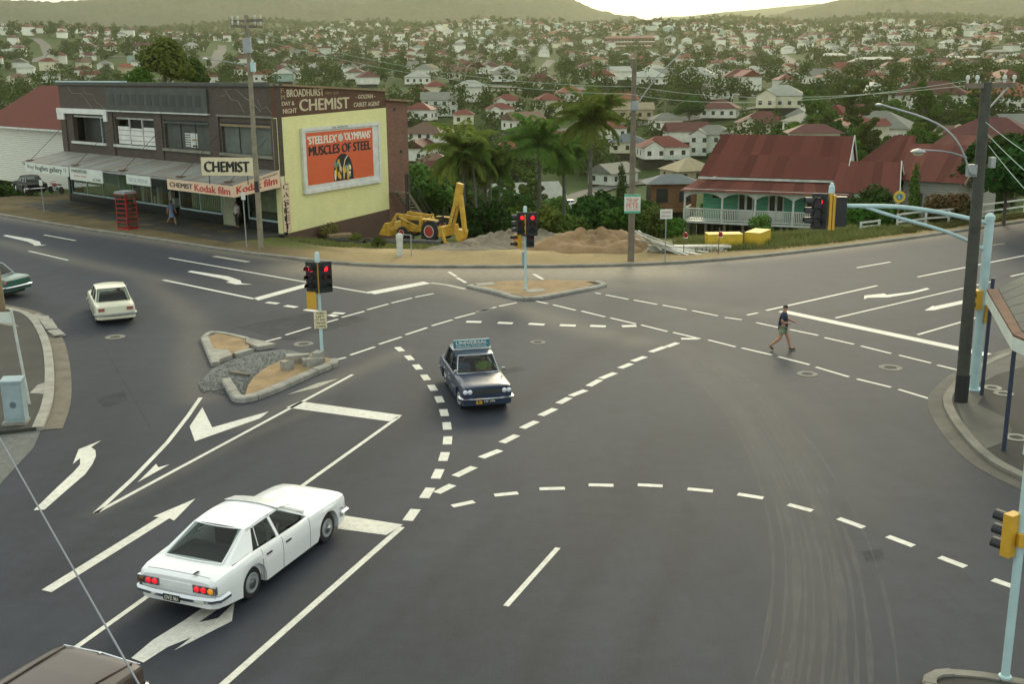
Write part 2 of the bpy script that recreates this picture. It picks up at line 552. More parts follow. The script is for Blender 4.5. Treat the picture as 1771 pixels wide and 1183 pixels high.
def attr_ground(name, attr='tint'):
    m, nt, b, out = new_mat(name)
    v = coords(nt, 'World')
    at = N(nt, 'ShaderNodeAttribute', attribute_name=attr)
    n1 = noise(nt, v, 0.35, 7, 0.7, 0.3, 0.7)
    n2 = noise(nt, v, 3.5, 6, 0.75, 0.25, 0.75)
    dk = mixc(nt, (1.12, 1.12, 1.1), (0.62, 0.64, 0.62), n2)
    a = mixc(nt, at.outputs['Color'], dk, 0.75, 'MULTIPLY')
    dk2 = mixc(nt, (1.1, 1.08, 1.0), (0.72, 0.76, 0.72), n1)
    a = mixc(nt, a, dk2, 0.8, 'MULTIPLY')
    nt.links.new(a, b.inputs['Base Color'])
    b.inputs['Roughness'].default_value = 0.95
    b.inputs['Specular IOR Level'].default_value = 0.1
    bump(nt, b, n2, 0.5, 0.12)
attr_ground('earth')
paint('soil_brown', (0.30, 0.195, 0.095), 0.95, dirt=0.35, scale=0.8, bmp=0.8, space='World', fine=6)
paint('gravel_grey', (0.215, 0.185, 0.125), 0.95, dirt=0.35, scale=0.9, bmp=0.8, space='World', fine=9)
paint('sand_fill', (0.34, 0.235, 0.115), 0.95, dirt=0.3, scale=1.2, bmp=0.6, space='World', fine=12)
paint('blue_metal', (0.16, 0.17, 0.155), 0.95, dirt=0.4, scale=5, bmp=0.9, space='World', fine=16)
paint('path_dark', (0.055, 0.053, 0.043), 0.9, dirt=0.35, scale=0.5, bmp=0.3, space='World')
paint('gutter_worn', (0.185, 0.165, 0.12), 0.9, dirt=0.4, scale=1.5, bmp=0.3, space='World')
paint('path_grey', (0.135, 0.13, 0.105), 0.9, dirt=0.35, scale=0.7, bmp=0.3, space='World')

def leafmat(name, c, c2, trans=0.25):
    m, nt, b, out = new_mat(name)
    v = coords(nt, 'Object')
    n1 = noise(nt, v, 0.9 if name != 'leaf_mass' else 0.11, 4, 0.6, 0.3, 0.7)
    n2 = noise(nt, v, 7.0, 2, 0.6, 0.2, 0.8)
    oi = N(nt, 'ShaderNodeObjectInfo')
    a = mixc(nt, c, c2, n1)
    a = mixc(nt, a, tuple(x * 0.5 for x in c), mulv(nt, n2, 0.6))
    hs = N(nt, 'ShaderNodeHueSaturation')
    mr = N(nt, 'ShaderNodeMapRange'); mr.inputs[3].default_value = 0.475; mr.inputs[4].default_value = 0.525
    mv = N(nt, 'ShaderNodeMapRange'); mv.inputs[3].default_value = 0.7; mv.inputs[4].default_value = 1.25
    nt.links.new(oi.outputs['Random'], mr.inputs[0])
    r2 = N(nt, 'ShaderNodeMath', operation='FRACT')
    r3 = mulv(nt, oi.outputs['Random'], 7.31)
    nt.links.new(r3, r2.inputs[0]); nt.links.new(r2.outputs[0], mv.inputs[0])
    nt.links.new(mr.outputs[0], hs.inputs['Hue']); nt.links.new(mv.outputs[0], hs.inputs['Value'])
    nt.links.new(a, hs.inputs['Color'])
    nt.links.new(hs.outputs[0], b.inputs['Base Color'])
    b.inputs['Roughness'].default_value = 0.8
    b.inputs['Specular IOR Level'].default_value = 0.08
    tl = N(nt, 'ShaderNodeBsdfTranslucent')
    nt.links.new(hs.outputs[0], tl.inputs[0])
    mx = N(nt, 'ShaderNodeMixShader'); mx.inputs[0].default_value = trans
    nt.links.new(b.outputs[0], mx.inputs[1]); nt.links.new(tl.outputs[0], mx.inputs[2])
    nt.links.new(mx.outputs[0], out.inputs[0])
leafmat('leaf_mid', (0.052, 0.125, 0.014), (0.088, 0.165, 0.022))
leafmat('leaf_dark', (0.024, 0.070, 0.012), (0.042, 0.098, 0.016))
leafmat('leaf_olive', (0.085, 0.125, 0.020), (0.12, 0.15, 0.03))
leafmat('leaf_bright', (0.090, 0.185, 0.028), (0.12, 0.21, 0.04))
leafmat('leaf_palm', (0.14, 0.24, 0.045), (0.19, 0.26, 0.06), 0.45)
leafmat('grass_blade', (0.16, 0.19, 0.055), (0.21, 0.21, 0.08))
leafmat('leaf_red', (0.12, 0.075, 0.03), (0.09, 0.11, 0.035))
leafmat('leaf_dry', (0.20, 0.17, 0.06), (0.13, 0.14, 0.045))
paint('bark', (0.13, 0.115, 0.085), 0.95, dirt=0.4, scale=3, bmp=0.5)
paint('bark_palm', (0.15, 0.145, 0.115), 0.9, dirt=0.3, scale=3, bmp=0.4)

def objcol(name, rough, bands=None, k=0.8, axis='X'):
    m, nt, b, out = new_mat(name)
    oi = N(nt, 'ShaderNodeObjectInfo')
    v = coords(nt, 'Object')
    n1 = noise(nt, v, 0.8, 6, 0.7, 0.35, 0.7)
    n2 = noise(nt, v, 6.0, 3, 0.7, 0.2, 0.8)
    a = mixc(nt, oi.outputs['Color'], (0.55, 0.55, 0.52), mulv(nt, n1, 0.6), 'MULTIPLY')
    a = mixc(nt, a, (0.6, 0.6, 0.6), mulv(nt, n2, 0.3), 'MULTIPLY')
    nt.links.new(a, b.inputs['Base Color'])
    b.inputs['Roughness'].default_value = rough
    b.inputs['Specular IOR Level'].default_value = 0.1
    if bands:
        w = N(nt, 'ShaderNodeTexWave', wave_type='BANDS', bands_direction=axis)
        w.inputs['Scale'].default_value = 0.314159 / bands
        nt.links.new(v, w.inputs['Vector'])
        bump(nt, b, w.outputs[0], k, 0.03)
objcol('house_wall', 0.7, 0.2, 0.6, 'Z')
objcol('house_roof', 0.6)
paint('window_dark', (0.03, 0.035, 0.035), 0.2, dirt=0.1)
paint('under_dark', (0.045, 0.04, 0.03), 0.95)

leafmat('leaf_mass', (0.030, 0.082, 0.012), (0.072, 0.130, 0.022))
def forest(name):
    m, nt, b, out = new_mat(name)
    v = coords(nt, 'World')
    n1 = noise(nt, v, 0.004, 6, 0.65, 0.35, 0.7)
    n2 = noise(nt, v, 0.07, 5, 0.75, 0.3, 0.7)
    a = mixc(nt, (0.035, 0.06, 0.022), (0.10, 0.10, 0.05), n1)
    a = mixc(nt, a, (0.012, 0.022, 0.010), mulv(nt, n2, 0.9))
    nt.links.new(a, b.inputs['Base Color'])
    b.inputs['Roughness'].default_value = 1.0
    bump(nt, b, n2, 1.0, 9.0)
forest('forest')

def scuff(name, c, amt):
    m, nt, b, out = new_mat(name)
    v = coords(nt, 'World')
    n1 = noise(nt, v, 1.4, 7, 0.75, 0.3, 0.75)
    b.inputs['Base Color'].default_value = (*c, 1)
    b.inputs['Roughness'].default_value = 0.95
    tr = N(nt, 'ShaderNodeBsdfTransparent')
    mx = N(nt, 'ShaderNodeMixShader')
    nt.links.new(mulv(nt, n1, amt), mx.inputs[0])
    nt.links.new(tr.outputs[0], mx.inputs[1]); nt.links.new(b.outputs[0], mx.inputs[2])
    nt.links.new(mx.outputs[0], out.inputs[0])
scuff('tyre_dust', (0.36, 0.34, 0.28), 0.16)
paint('pole_pale', (0.29, 0.26, 0.18), 0.9, dirt=0.3, scale=3)
scuff('tar_smear', (0.016, 0.016, 0.017), 0.34)
# ---------------------------------------------------------------- terrain
KPX = [(0, 372), (124, 394), (250, 412), (410, 437), (500, 447), (600, 458), (700, 462), (830, 462.5), (1000, 461.5), (1150, 457), (1284, 447), (1430, 431), (1600, 409), (1771, 383)]
KERB = [G(*p) for p in KPX]
_l = (KERB[0] - KERB[2]).normalized(); _r = (KERB[-1] - KERB[-3]).normalized()
KERB = [KERB[0] + _l * 110] + KERB + [KERB[-1] + _r * 110]
_ka = np.array([math.atan2(p.x, p.y) for p in KERB]); _kr = np.array([math.hypot(p.x, p.y) for p in KERB])
def rk(th):
    # radius of the kerb polyline at azimuth th, exact on the straight pieces
    th = np.asarray(th, float)
    i = np.clip(np.searchsorted(_ka, th) - 1, 0, len(_ka) - 2)
    ax, ay = _kr[i] * np.sin(_ka[i]), _kr[i] * np.cos(_ka[i])
    bx, by = _kr[i + 1] * np.sin(_ka[i + 1]), _kr[i + 1] * np.cos(_ka[i + 1])
    sx, cy = np.sin(th), np.cos(th)
    den = sx * (by - ay) - cy * (bx - ax)
    return (ax * (by - ay) - ay * (bx - ax)) / den
def sstep(x, a, b):
    t = np.clip((x - a) / (b - a), 0, 1)
    return t * t * (3 - 2 * t)
_w = [(RNG.uniform(0.006, 0.02), RNG.uniform(0, 6.28), RNG.uniform(0, 6.28)) for _ in range(7)]
def H(x, y):
    x = np.asarray(x, float); y = np.asarray(y, float)
    th = np.arctan2(x, y); d = np.hypot(x, y)
    k = rk(np.clip(th, _ka[0], _ka[-1]))
    s = d - k
    lot = np.interp(s, [0, 5, 14, 24, 40, 60], [.12, .08, -.95, -2.2, -4.6, -8])
    left = np.interp(s, [0, 45, 60], [.12, .12, -3])
    a = sstep(th, R(-13.8), R(-9.5))
    near = left * (1 - a) + lot * a
    prof = np.interp(d, [60, 100, 140, 200, 260, 300, 350, 450, 650, 800, 1100, 1500, 2000, 2600, 3200, 9000],
                     [1, -5, -11, -17, -18, -15, -6.5, -0.5, 6, 13, 31, 51, 76, 92, 96, 100])
    spur = sstep(th, R(9), R(17)) * sstep(d, 95, 170) * (1 - sstep(d, 270, 420)) * 10.0
    und = np.zeros_like(d)
    for f, p, q in _w:
        und += np.sin(x * f + p) * np.sin(y * f * 0.8 + q)
    und *= np.interp(d, [140, 400, 1500], [0, 1.3, 5.0])
    b = sstep(d, 95, 150)
    return near * (1 - b) + (prof + spur + und) * b
def Hs(x, y): return float(H(np.array([x]), np.array([y]))[0])
def TM(u, v, lo=62.0, hi=4200.0):
    """where the line of sight through (u, v) meets the terrain"""
    d = lo
    prev = d
    while d < hi:
        p = D(u, v, d)
        if p.z < Hs(p.x, p.y):
            a, b = prev, d
            for _ in range(25):
                m = (a + b) / 2
                q = D(u, v, m)
                if q.z < Hs(q.x, q.y): b = m
                else: a = m
            q = D(u, v, b)
            return Vector((q.x, q.y, Hs(q.x, q.y)))
        prev = d
        d *= 1.012
    return None
NT = 381
ths = np.linspace(R(-37), R(37), NT)
lam = np.concatenate([[0, .25, .6], np.geomspace(1, 6400, 360)])
TH, LA = np.meshgrid(ths, lam, indexing='ij')
RR = rk(TH) + LA
XX, YY = RR * np.sin(TH), RR * np.cos(TH)
ZZ = H(XX, YY)
ZZ += (np.sin(XX * 1.7 + np.sin(YY * 1.1)) * np.sin(YY * 1.9 + 1.3) * 0.05) * np.clip((LA - 1.5) / 6, 0, 1) * (LA < 60)
# colours of the ground itself
S = LA
cols = np.zeros(XX.shape + (3,))
sand, path, lawn, veg = np.array((.43, .325, .18)), np.array((.175, .135, .078)), np.array((.125, .14, .045)), np.array((.055, .085, .026))
thd = np.degrees(TH)
nz = np.sin(XX * .9 + 2 * np.sin(YY * .7)) * np.sin(YY * 1.1 + np.sin(XX * 1.3)) * .5 + .5
lotw = sstep(thd, -11.5, -8.0) * (1 - sstep(thd, 6.5, 9.5)) * (1 - sstep(S, 13, 18))
base = lawn * (0.8 + .4 * nz[..., None]) * (1 - sstep(RR, 80, 130))[..., None] + veg * sstep(RR, 80, 130)[..., None]
strip = 1 - sstep(S, 2.6, 4.2)
pth = sand * .85 * sstep(thd, -13, -8)[..., None] + path * (1 - sstep(thd, -13, -8))[..., None]
cols = base * (1 - lotw[..., None]) + (sand * (.75 + .4 * nz[..., None])) * lotw[..., None]
cols = cols * (1 - strip[..., None]) + pth * strip[..., None]
lf = (1 - sstep(thd, -15, -12)) * (1 - sstep(S, 26, 32))
cols = cols * (1 - lf[..., None]) + (path * (.8 + .35 * nz[..., None])) * lf[..., None]
me = bpy.data.meshes.new('terrain')
NL = len(lam)
idx = np.arange(NT * NL).reshape(NT, NL)
q = np.stack([idx[:-1, :-1], idx[1:, :-1], idx[1:, 1:], idx[:-1, 1:]], -1).reshape(-1, 4)[:, ::-1]
def np_mesh(me, V, Q):
    me.vertices.add(len(V)); me.vertices.foreach_set('co', np.asarray(V, np.float32).ravel())
    me.loops.add(Q.size); me.loops.foreach_set('vertex_index', Q.ravel().astype(np.int32))
    k = Q.shape[1]
    me.polygons.add(len(Q)); me.polygons.foreach_set('loop_start', np.arange(0, Q.size, k, dtype=np.int32))
    me.update(calc_edges=True)
    me.validate()
np_mesh(me, np.stack([XX, YY, ZZ], -1).reshape(-1, 3), q[:, ::-1])
ca = me.attributes.new('tint', 'FLOAT_COLOR', 'POINT')
c4 = np.concatenate([cols.reshape(-1, 3), np.ones((NT * NL, 1))], 1)
ca.data.foreach_set('color', c4.ravel().astype(np.float32))
me.polygons.foreach_set('use_smooth', [True] * len(me.polygons))
me.materials.append(MATS['earth'])
terrain = tag(link('terrain', me), kind='structure', label='sandy building lot and valley floor falling away behind the far kerb')

# ---------------------------------------------------------------- road sheet with dust and oil
def polydist(X, Y, pts):
    best = np.full(X.shape, 1e9)
    for a, b in zip(pts[:-1], pts[1:]):
        vx, vy = b.x - a.x, b.y - a.y
        t = np.clip(((X - a.x) * vx + (Y - a.y) * vy) / (vx * vx + vy * vy + 1e-9), 0, 1)
        best = np.minimum(best, np.hypot(X - a.x - t * vx, Y - a.y - t * vy))
    return best
gx, gy = np.arange(-70, 70.1, .3), np.arange(-12, 120.1, .3)
XG, YG = np.meshgrid(gx, gy, indexing='ij')
dust = np.zeros_like(XG); oil = np.zeros_like(XG)
def GP(*p): return [G(*q) for q in p]
dk = polydist(XG, YG, KERB)
dust = np.maximum(dust, 0.62 * np.exp(-(dk / 1.1) ** 2))
tc = GP((560, 462), (700, 470), (830, 470), (960, 470), (1120, 468))
dust = np.maximum(dust, 0.85 * np.exp(-(polydist(XG, YG, tc) / 2.8) ** 2))
for pts, w, a in [
    (((1060, 560), (1130, 590), (1200, 635), (1270, 700), (1320, 780), (1350, 850), (1370, 920), (1380, 1000), (1375, 1100), (1360, 1183)), .5, .09),
    (((1090, 570), (1180, 600), (1260, 640), (1330, 700), (1380, 770), (1405, 850), (1412, 950), (1410, 1060), (1400, 1183)), .5, .09),
    (((1230, 600), (1340, 660), (1420, 730), (1480, 820), (1510, 900)), .6, .06),
    (((0, 418), (130, 452), (290, 486)), .8, .34),
    (((230, 470), (300, 520), (340, 560), (330, 640), (345, 690)), .7, .26),
    (((640, 500), (760, 492), (880, 528), (1000, 566), (1100, 590)), .9, .30),
    (((700, 492), (800, 478), (920, 480), (1060, 492)), 1.8, .42),
    (((560, 700), (420, 760), (280, 830), (165, 888)), .25, .22),
    (((430, 735), (600, 650), (690, 610)), .5, .25),
    (((900, 470), (1150, 520), (1330, 545)), .8, .12)]:
    dust = np.maximum(dust, a * np.exp(-(polydist(XG, YG, GP(*pts)) / w) ** 2))
for pts, w, a in [
    (((330, 1250), (560, 1060), (720, 900)), .3, .5), (((480, 1250), (700, 1060), (860, 900)), .3, .45), (((900, 1183), (1010, 1000), (1080, 880), (1120, 760)), .35, .5), (((1080, 1183), (1160, 1000), (1190, 880)), .35, .45), (((120, 990), (300, 870), (460, 790)), .25, .5), (((20, 960), (200, 840), (330, 760)), .3, .4), (((1420, 545), (1600, 512), (1771, 470)), .3, .45), (((1560, 575), (1771, 520)), .3, .45), (((900, 700), (1000, 620), (1120, 560), (1300, 520)), .5, .35),
    (((200, 1130), (420, 960), (600, 820), (760, 700)), 1.0, .55),
    (((60, 1010), (250, 870), (420, 770), (600, 690)), .9, .45),
    (((130, 560), (190, 650), (170, 760), (90, 900)), 1.2, .4),
    (((700, 1183), (1000, 900), (1200, 760)), 1.3, .35),
    (((1500, 560), (1680, 530), (1771, 505)), .9, .4),
    (((0, 392), (220, 440), (420, 490)), 1.0, .4),
    (((-40, 480), (20, 520), (80, 540)), .9, .6),
    (((380, 562), (470, 545), (620, 560)), 1.0, .35)]:
    oil = np.maximum(oil, a * np.exp(-(polydist(XG, YG, GP(*pts)) / w) ** 2))
rm = bpy.data.meshes.new('road')
nx, ny = XG.shape
ix = np.arange(nx * ny).reshape(nx, ny)
q = np.stack([ix[:-1, :-1], ix[1:, :-1], ix[1:, 1:], ix[:-1, 1:]], -1).reshape(-1, 4)
cxm = (XG[:-1, :-1] + .15).ravel(); cym = (YG[:-1, :-1] + .15).ravel()
tq = np.arctan2(cxm, np.maximum(cym, 1)); dq = np.hypot(cxm, cym)
keep = (cym < 40) | (dq < rk(np.clip(tq, _ka[0], _ka[-1])) + .5)
q = q[keep]
np_mesh(rm, np.stack([XG, YG, np.zeros_like(XG)], -1).reshape(-1, 3), q)
for nm, arr in (('dust', dust), ('oil', oil)):
    at = rm.attributes.new(nm, 'FLOAT', 'POINT')
    at.data.foreach_set('value', arr.ravel().astype(np.float32))
rm.materials.append(MATS['asphalt'])
road = tag(link('road', rm), kind='structure', label='wide asphalt intersection with dusty tyre arcs')
# ---------------------------------------------------------------- painted markings, each a child of the road
ZL = 0.004
def stripe(name, pts, w, m='line_white', ext0=0, ext1=0, z=ZL):
    P = [G(*p) for p in pts]
    if ext0: P[0] = P[0] + (P[0] - P[1]).normalized() * ext0
    if ext1: P[-1] = P[-1] + (P[-1] - P[-2]).normalized() * ext1
    L, Rr = [], []
    for i, p in enumerate(P):
        d = (P[min(i + 1, len(P) - 1)] - P[max(i - 1, 0)]).normalized()
        n = Vector((-d.y, d.x, 0)) * w / 2
        L.append(p + n); Rr.append(p - n)
    b = MB()
    for i in range(len(P) - 1):
        b.flat([(*Rr[i].xy, z), (*Rr[i + 1].xy, z), (*L[i + 1].xy, z), (*L[i].xy, z)])
    return b.build(name, MATS[m], road)
def shape(name, pts, m='line_white', z=ZL):
    P = [G(*p) for p in pts]
    a = sum(P[i].x * P[(i + 1) % len(P)].y - P[(i + 1) % len(P)].x * P[i].y for i in range(len(P)))
    if a < 0: P = P[::-1]
    return MB().flat([(p.x, p.y, z) for p in P]).build(name, MATS[m], road)
stripe('lane_line', [(388, 1183), (695, 912)], .15, ext0=14)
stripe('lane_line', [(135, 1118), (690, 721)], .12, ext0=12)
stripe('lane_line', [(165, 888), (610, 648)], .12)
stripe('edge_line', [(165, 888), (230, 828), (290, 765), (325, 720), (347, 688)], .13)
stripe('lane_line', [(875, 1049), (965, 948)], .12)
shape('stop_line', [(519.5, 694.5), (696, 718.6), (673, 729), (495, 705)])
shape('stop_line', [(588, 891), (697, 908), (668, 926), (584, 915)])
shape('painted_chevron', [(350, 705), (367, 740), (465, 712), (450, 724), (337, 764), (328, 738)], z=.008)
shape('painted_chevron', [(270, 803), (274, 809), (293, 804), (238, 835)], z=.008)
shape('painted_chevron', [(497, 683), (548, 671), (586, 655), (550, 663)], 'line_faded', z=.008)
shape('turn_arrow', [(58, 883), (77, 882), (112, 851), (147, 821), (160, 803), (166, 789), (165, 779), (157.5, 774), (175, 762), (136, 777.5), (126, 803), (138.5, 793), (138.5, 804), (127, 817), (95, 847)])
shape('lane_arrow', [(72, 1021), (89, 1025), (293, 897), (301, 901), (338, 863), (265, 894), (275, 895)])
shape('turn_arrow', [(227, 1139), (248, 1147), (290, 1120), (332, 1103), (301, 1126), (401, 1075), (406, 1042), (377, 1070), (344, 1077), (420, 1025), (405, 1010), (366, 1041), (320, 1073), (264, 1108)])
shape('turn_arrow', [(5, 407.5), (48, 418), (57, 422), (60, 425), (81, 424), (71, 423), (69, 418), (53, 413), (10, 406)])
shape('turn_arrow', [(324, 470), (385, 482), (397, 486), (391, 488), (408, 492), (437, 492), (418, 490), (416, 485), (395, 478), (330, 468)])
stripe('lane_dash', [(76, 406), (131, 416)], .15)
stripe('lane_dash', [(50, 434), (118, 450)], .15)
stripe('lane_line', [(292, 446), (530, 488), (640, 507)], .15)
stripe('lane_line', [(282, 484), (330, 494), (440, 517)], .2)
stripe('lane_dash', [(370, 443), (430, 453)], .35, 'line_faded')
shape('stop_line', [(437, 516), (447, 519.5), (537, 494.5), (530, 490.5)])
shape('stop_line', [(634, 505), (648, 509), (745, 490), (732, 487)])
stripe('edge_line', [(745, 489), (775, 493), (805, 500)], .25, 'line_faded')
Z4 = lambda x, y: (400 + .2541 * x, 300 + .2541 * y)
Z5 = lambda x, y: (800 + .2541 * x, 280 + .2541 * y)
Z6 = lambda x, y: (320 + .2541 * x, 540 + .2541 * y)
def dashes(fn, rows, w):
    for a, b, c, d in rows: stripe('lane_dash', [fn(a, b), fn(c, d)], w)
ID = lambda x, y: (x, y)
dashes(Z4, [(220, 1148, 340, 1117), (370, 1100, 540, 1048), (635, 1018, 725, 992), (752, 980, 905, 938), (925, 928, 1070, 888), (1090, 882, 1230, 848), (1252, 842, 1378, 817),
            (1005, 1163, 1160, 1113), (1187, 1098, 1333, 1050), (1365, 1037, 1505, 996), (1522, 986, 1660, 950), (1675, 943, 1771, 915)], .13)
dashes(Z6, [(1005, 330, 1095, 308), (1125, 292, 1292, 236)], .13)
dashes(Z5, [(100, 1020, 228, 988), (248, 983, 368, 958)], .13)
dashes(Z4, [(240, 877, 320, 886), (368, 900, 445, 911), (500, 927, 585, 938), (665, 962, 718, 972), (690, 949, 770, 954)], .3)
dashes(Z5, [(25, 1088, 128, 1090), (240, 1095, 342, 1099), (450, 1102, 558, 1108), (662, 1111, 770, 1115), (868, 1116, 975, 1120), (1085, 1119, 1183, 1116)], .33)
blk = [(691, 604), (708, 619), (722, 635), (736, 653), (748, 671), (760, 691), (768, 714), (773, 737), (774, 762), (768, 790), (757, 820), (739, 853), (712, 891)]
gb2 = [G(*p) for p in blk]
for i, p in enumerate(gb2):
    d = (gb2[min(i + 1, 12)] - gb2[max(i - 1, 0)]).normalized() * .34
    n = Vector((-d.y, d.x, 0)).normalized() * .125
    MB().flat([(p + d + n).to_tuple()[:2] + (ZL,), (p - d + n).to_tuple()[:2] + (ZL,), (p - d - n).to_tuple()[:2] + (ZL,), (p + d - n).to_tuple()[:2] + (ZL,)][::-1]).build('lane_dash', MATS['line_white'], road)
dashes(ID, [(755, 853, 783, 839), (787, 824, 820, 808), (832, 792, 865, 779), (868, 766, 894, 753), (903, 741, 928, 729), (935, 719, 960, 707), (966, 698, 985, 688), (987, 685, 1013, 675),
            (1018, 668, 1038, 657), (1039, 655, 1064, 645), (1072, 637, 1092, 629), (1094, 625, 1116, 617), (1125, 609, 1150, 600), (1153, 600, 1172, 593), (1178, 586, 1207, 586)], .24)
dashes(ID, [(782, 876, 820, 868), (855, 857, 896, 853), (933, 846, 977, 845), (1018, 839, 1061, 840), (1103, 839, 1146, 841), (1189, 846, 1233, 850), (1276, 855, 1320, 862), (1363, 873, 1405, 884),
            (1450, 897, 1494, 913), (1535, 928, 1580, 945), (1625, 964, 1670, 981), (1717, 1003, 1760, 1018)], .19)
dashes(Z5, [(905, 892, 940, 898), (975, 905, 1128, 935), (1165, 940, 1325, 970), (1362, 975, 1525, 1006), (1562, 1012, 1738, 1048),
            (500, 948, 580, 965), (615, 972, 770, 1010), (808, 1015, 970, 1055), (1005, 1062, 1180, 1103), (1215, 1110, 1395, 1155)], .13)
dashes(ID, [(1253, 549, 1283, 553), (1292, 545, 1311, 541), (1308, 558, 1349, 567), (1366, 570, 1415, 580), (1426, 584, 1477, 595.5), (1489, 598.5, 1541, 611.5), (1555, 614.5, 1610, 628), (1621, 631.5, 1656, 640),
            (1164, 575, 1211, 586), (1225, 588, 1272, 600), (1283, 602, 1335, 614), (1346, 617, 1400, 631), (1411, 635, 1468, 652), (1482, 655.6, 1541, 670), (1554, 673.6, 1610, 690.6)], .13)
stripe('stop_line', [(1352, 538), (1733, 619)], .5)
stripe('lane_line', [(1325, 537), (1517, 494)], .15)
stripe('lane_line', [(1587, 479), (1771, 442)], .15, ext1=30)
stripe('lane_line', [(1445, 550), (1714, 487)], .12)
stripe('lane_line', [(1587, 579), (1690, 549)], .12)
stripe('lane_dash', [(1482, 463), (1540, 453)], .15)
stripe('lane_dash', [(1748, 478), (1800, 466)], .12)
stripe('lane_dash', [(1690, 427), (1738, 421)], .12, 'line_faded')
shape('turn_arrow', [(1494, 517.6), (1495, 511), (1529, 507.5), (1534, 510), (1575, 505), (1603, 498), (1608, 500), (1578, 507.5), (1537, 514), (1501, 515)])
shape('lane_arrow', [(1599, 537), (1613, 529), (1616, 530), (1667, 519), (1667, 525), (1631, 533), (1616, 536.5)])
dashes(ID, [(923, 474, 939, 483), (941, 485, 957.5, 493), (776, 470, 789, 478), (790, 480, 806, 489)], .16)
# dusty tyre streaks and tar patches
base_arc = [(1060, 560), (1130, 590), (1200, 635), (1270, 700), (1320, 780), (1350, 850), (1370, 920), (1380, 1000), (1375, 1100), (1360, 1183), (1330, 1330)]
def arc_streaks():
    P0 = [G(*p) for p in base_arc]
    for k in range(2):
        q = [P0[0]]
        for a, b in zip(P0[:-1], P0[1:]): q += [a.lerp(b, .25), a.lerp(b, .75)]
        P0 = q + [P0[-1]]
    for off, w in ((-.45, .05), (-.2, .035), (0, .09), (.16, .03), (.3, .04), (.5, .06), (.66, .05), (.8, .1), (1.0, .04), (1.2, .06), (1.6, .04)):
        Lp, Rp = [], []
        n = len(P0)
        i0, i1 = random.randint(0, n // 6), n
        for i in range(i0, i1):
            d = (P0[min(i + 1, n - 1)] - P0[max(i - 1, 0)]).normalized()
            nn = Vector((d.y, -d.x, 0)) * -1
            c_ = P0[i] + nn * off * (.7 + .5 * i / n)
            t_ = min(1, (i - i0 + .3) / 8) * (.75 + .35 * math.sin(i * .9 + off * 7))
            Lp.append(c_ + nn * w * t_); Rp.append(c_ - nn * w * t_)
        b = MB()
        for i in range(len(Lp) - 1):
            b.flat([(*Rp[i].xy, .006 + off * .0004), (*Rp[i + 1].xy, .006 + off * .0004), (*Lp[i + 1].xy, .006 + off * .0004), (*Lp[i].xy, .006 + off * .0004)])
        b.build('tyre_streak', MATS['tyre_dust'], road)
arc_streaks()
for pl in (((405, 566), (560, 536), (640, 552), (500, 590)), ((860, 640), (900, 634), (912, 640), (872, 648)), ((1490, 955), (1525, 950), (1530, 968), (1498, 972)), ((165, 690), (215, 676), (222, 694), (180, 706))):
    shape('tar_patch', pl, 'tar_smear', .0025)
for pl in (((380, 612), (520, 560), (660, 572), (760, 560)), ((1180, 640), (1300, 655), (1500, 720), (1640, 760)), ((60, 520), (180, 600), (260, 740))):
    stripe('tar_seam', pl, .035, 'tar_smear', z=.003)
# manhole covers in the road: ring + lid
def manhole(u, v, r=.4, z=.004, par=None, m='concrete_pale'):
    p = G(u, v)
    ring = MB().lathe([(r, z), (r, z + .006), (r * .55, z + .006), (r * .55, z)], 20, TR((p.x, p.y, 0))).build('manhole_ring', MATS[m], par or road)
    MB().lathe([(r * .54, z), (r * .54, z + .004)], 16, TR((p.x, p.y, 0))).build('manhole_lid', MATS['path_dark'], ring)
for u, v, r in ((525, 595, .38), (199, 583, .38), (1540, 636, .4), (1396, 647, .35), (930, 592, .3)): manhole(u, v, r, m='concrete')

# ---------------------------------------------------------------- kerbs and pavements
def resample(P, step):
    out = [P[0].copy()]
    acc = 0.0
    for a, b in zip(P[:-1], P[1:]):
        L = (b - a).length
        n = max(1, int(round(L / step)))
        for i in range(1, n + 1): out.append(a.lerp(b, i / n))
    return out
def smooth_poly(P, it=2):
    for _ in range(it):
        q = [P[0]]
        for a, b in zip(P[:-1], P[1:]):
            q += [a.lerp(b, .25), a.lerp(b, .75)]
        P = q + [P[-1]]
    return P
def offs(P, w):
    out = []
    for i, p in enumerate(P):
        d = (P[min(i + 1, len(P) - 1)] - P[max(i - 1, 0)])
        d.z = 0; d.normalize()
        out.append(p + Vector((-d.y, d.x, 0)) * w)
    return out
def strip_mesh(name, P, w0, w1, z0, z1, m, parent=None, zb=-.05):
    A, B = offs(P, w0), offs(P, w1)
    rings = [[(a.x, a.y, zb), (a.x, a.y, z0), (b.x, b.y, z1), (b.x, b.y, zb)] for a, b in zip(A, B)]
    return MB().loft(rings).build(name, MATS[m], parent)
def stones(P, w, h, parent, length=.9, name='kerb_stone', m='concrete_pale', gap=.025):
    """separate kerb stones laid along P, w to the left of the run"""
    tot = sum((b - a).length for a, b in zip(P[:-1], P[1:]))
    n = max(1, int(round(tot / length)))
    def at(s):
        for a, b in zip(P[:-1], P[1:]):
            L = (b - a).length
            if s <= L: return a.lerp(b, s / L if L else 0)
            s -= L
        return P[-1].copy()
    for i in range(n):
        s0, s1 = i * tot / n + gap / 2, (i + 1) * tot / n - gap / 2
        pts = [at(s0 + (s1 - s0) * k / 3) for k in range(4)]
        A, B = offs(pts, 0), offs(pts, w)
        dz = random.uniform(-.012, .012)
        rings = [[(a.x, a.y, -.05), (a.x, a.y, h + dz - .04), (a.x + (b.x - a.x) * .18, a.y + (b.y - a.y) * .18, h + dz), (b.x, b.y, h + dz), (b.x, b.y, -.05)] for a, b in zip(A, B)]
        MB().loft(rings).build(name, MATS[m], parent)
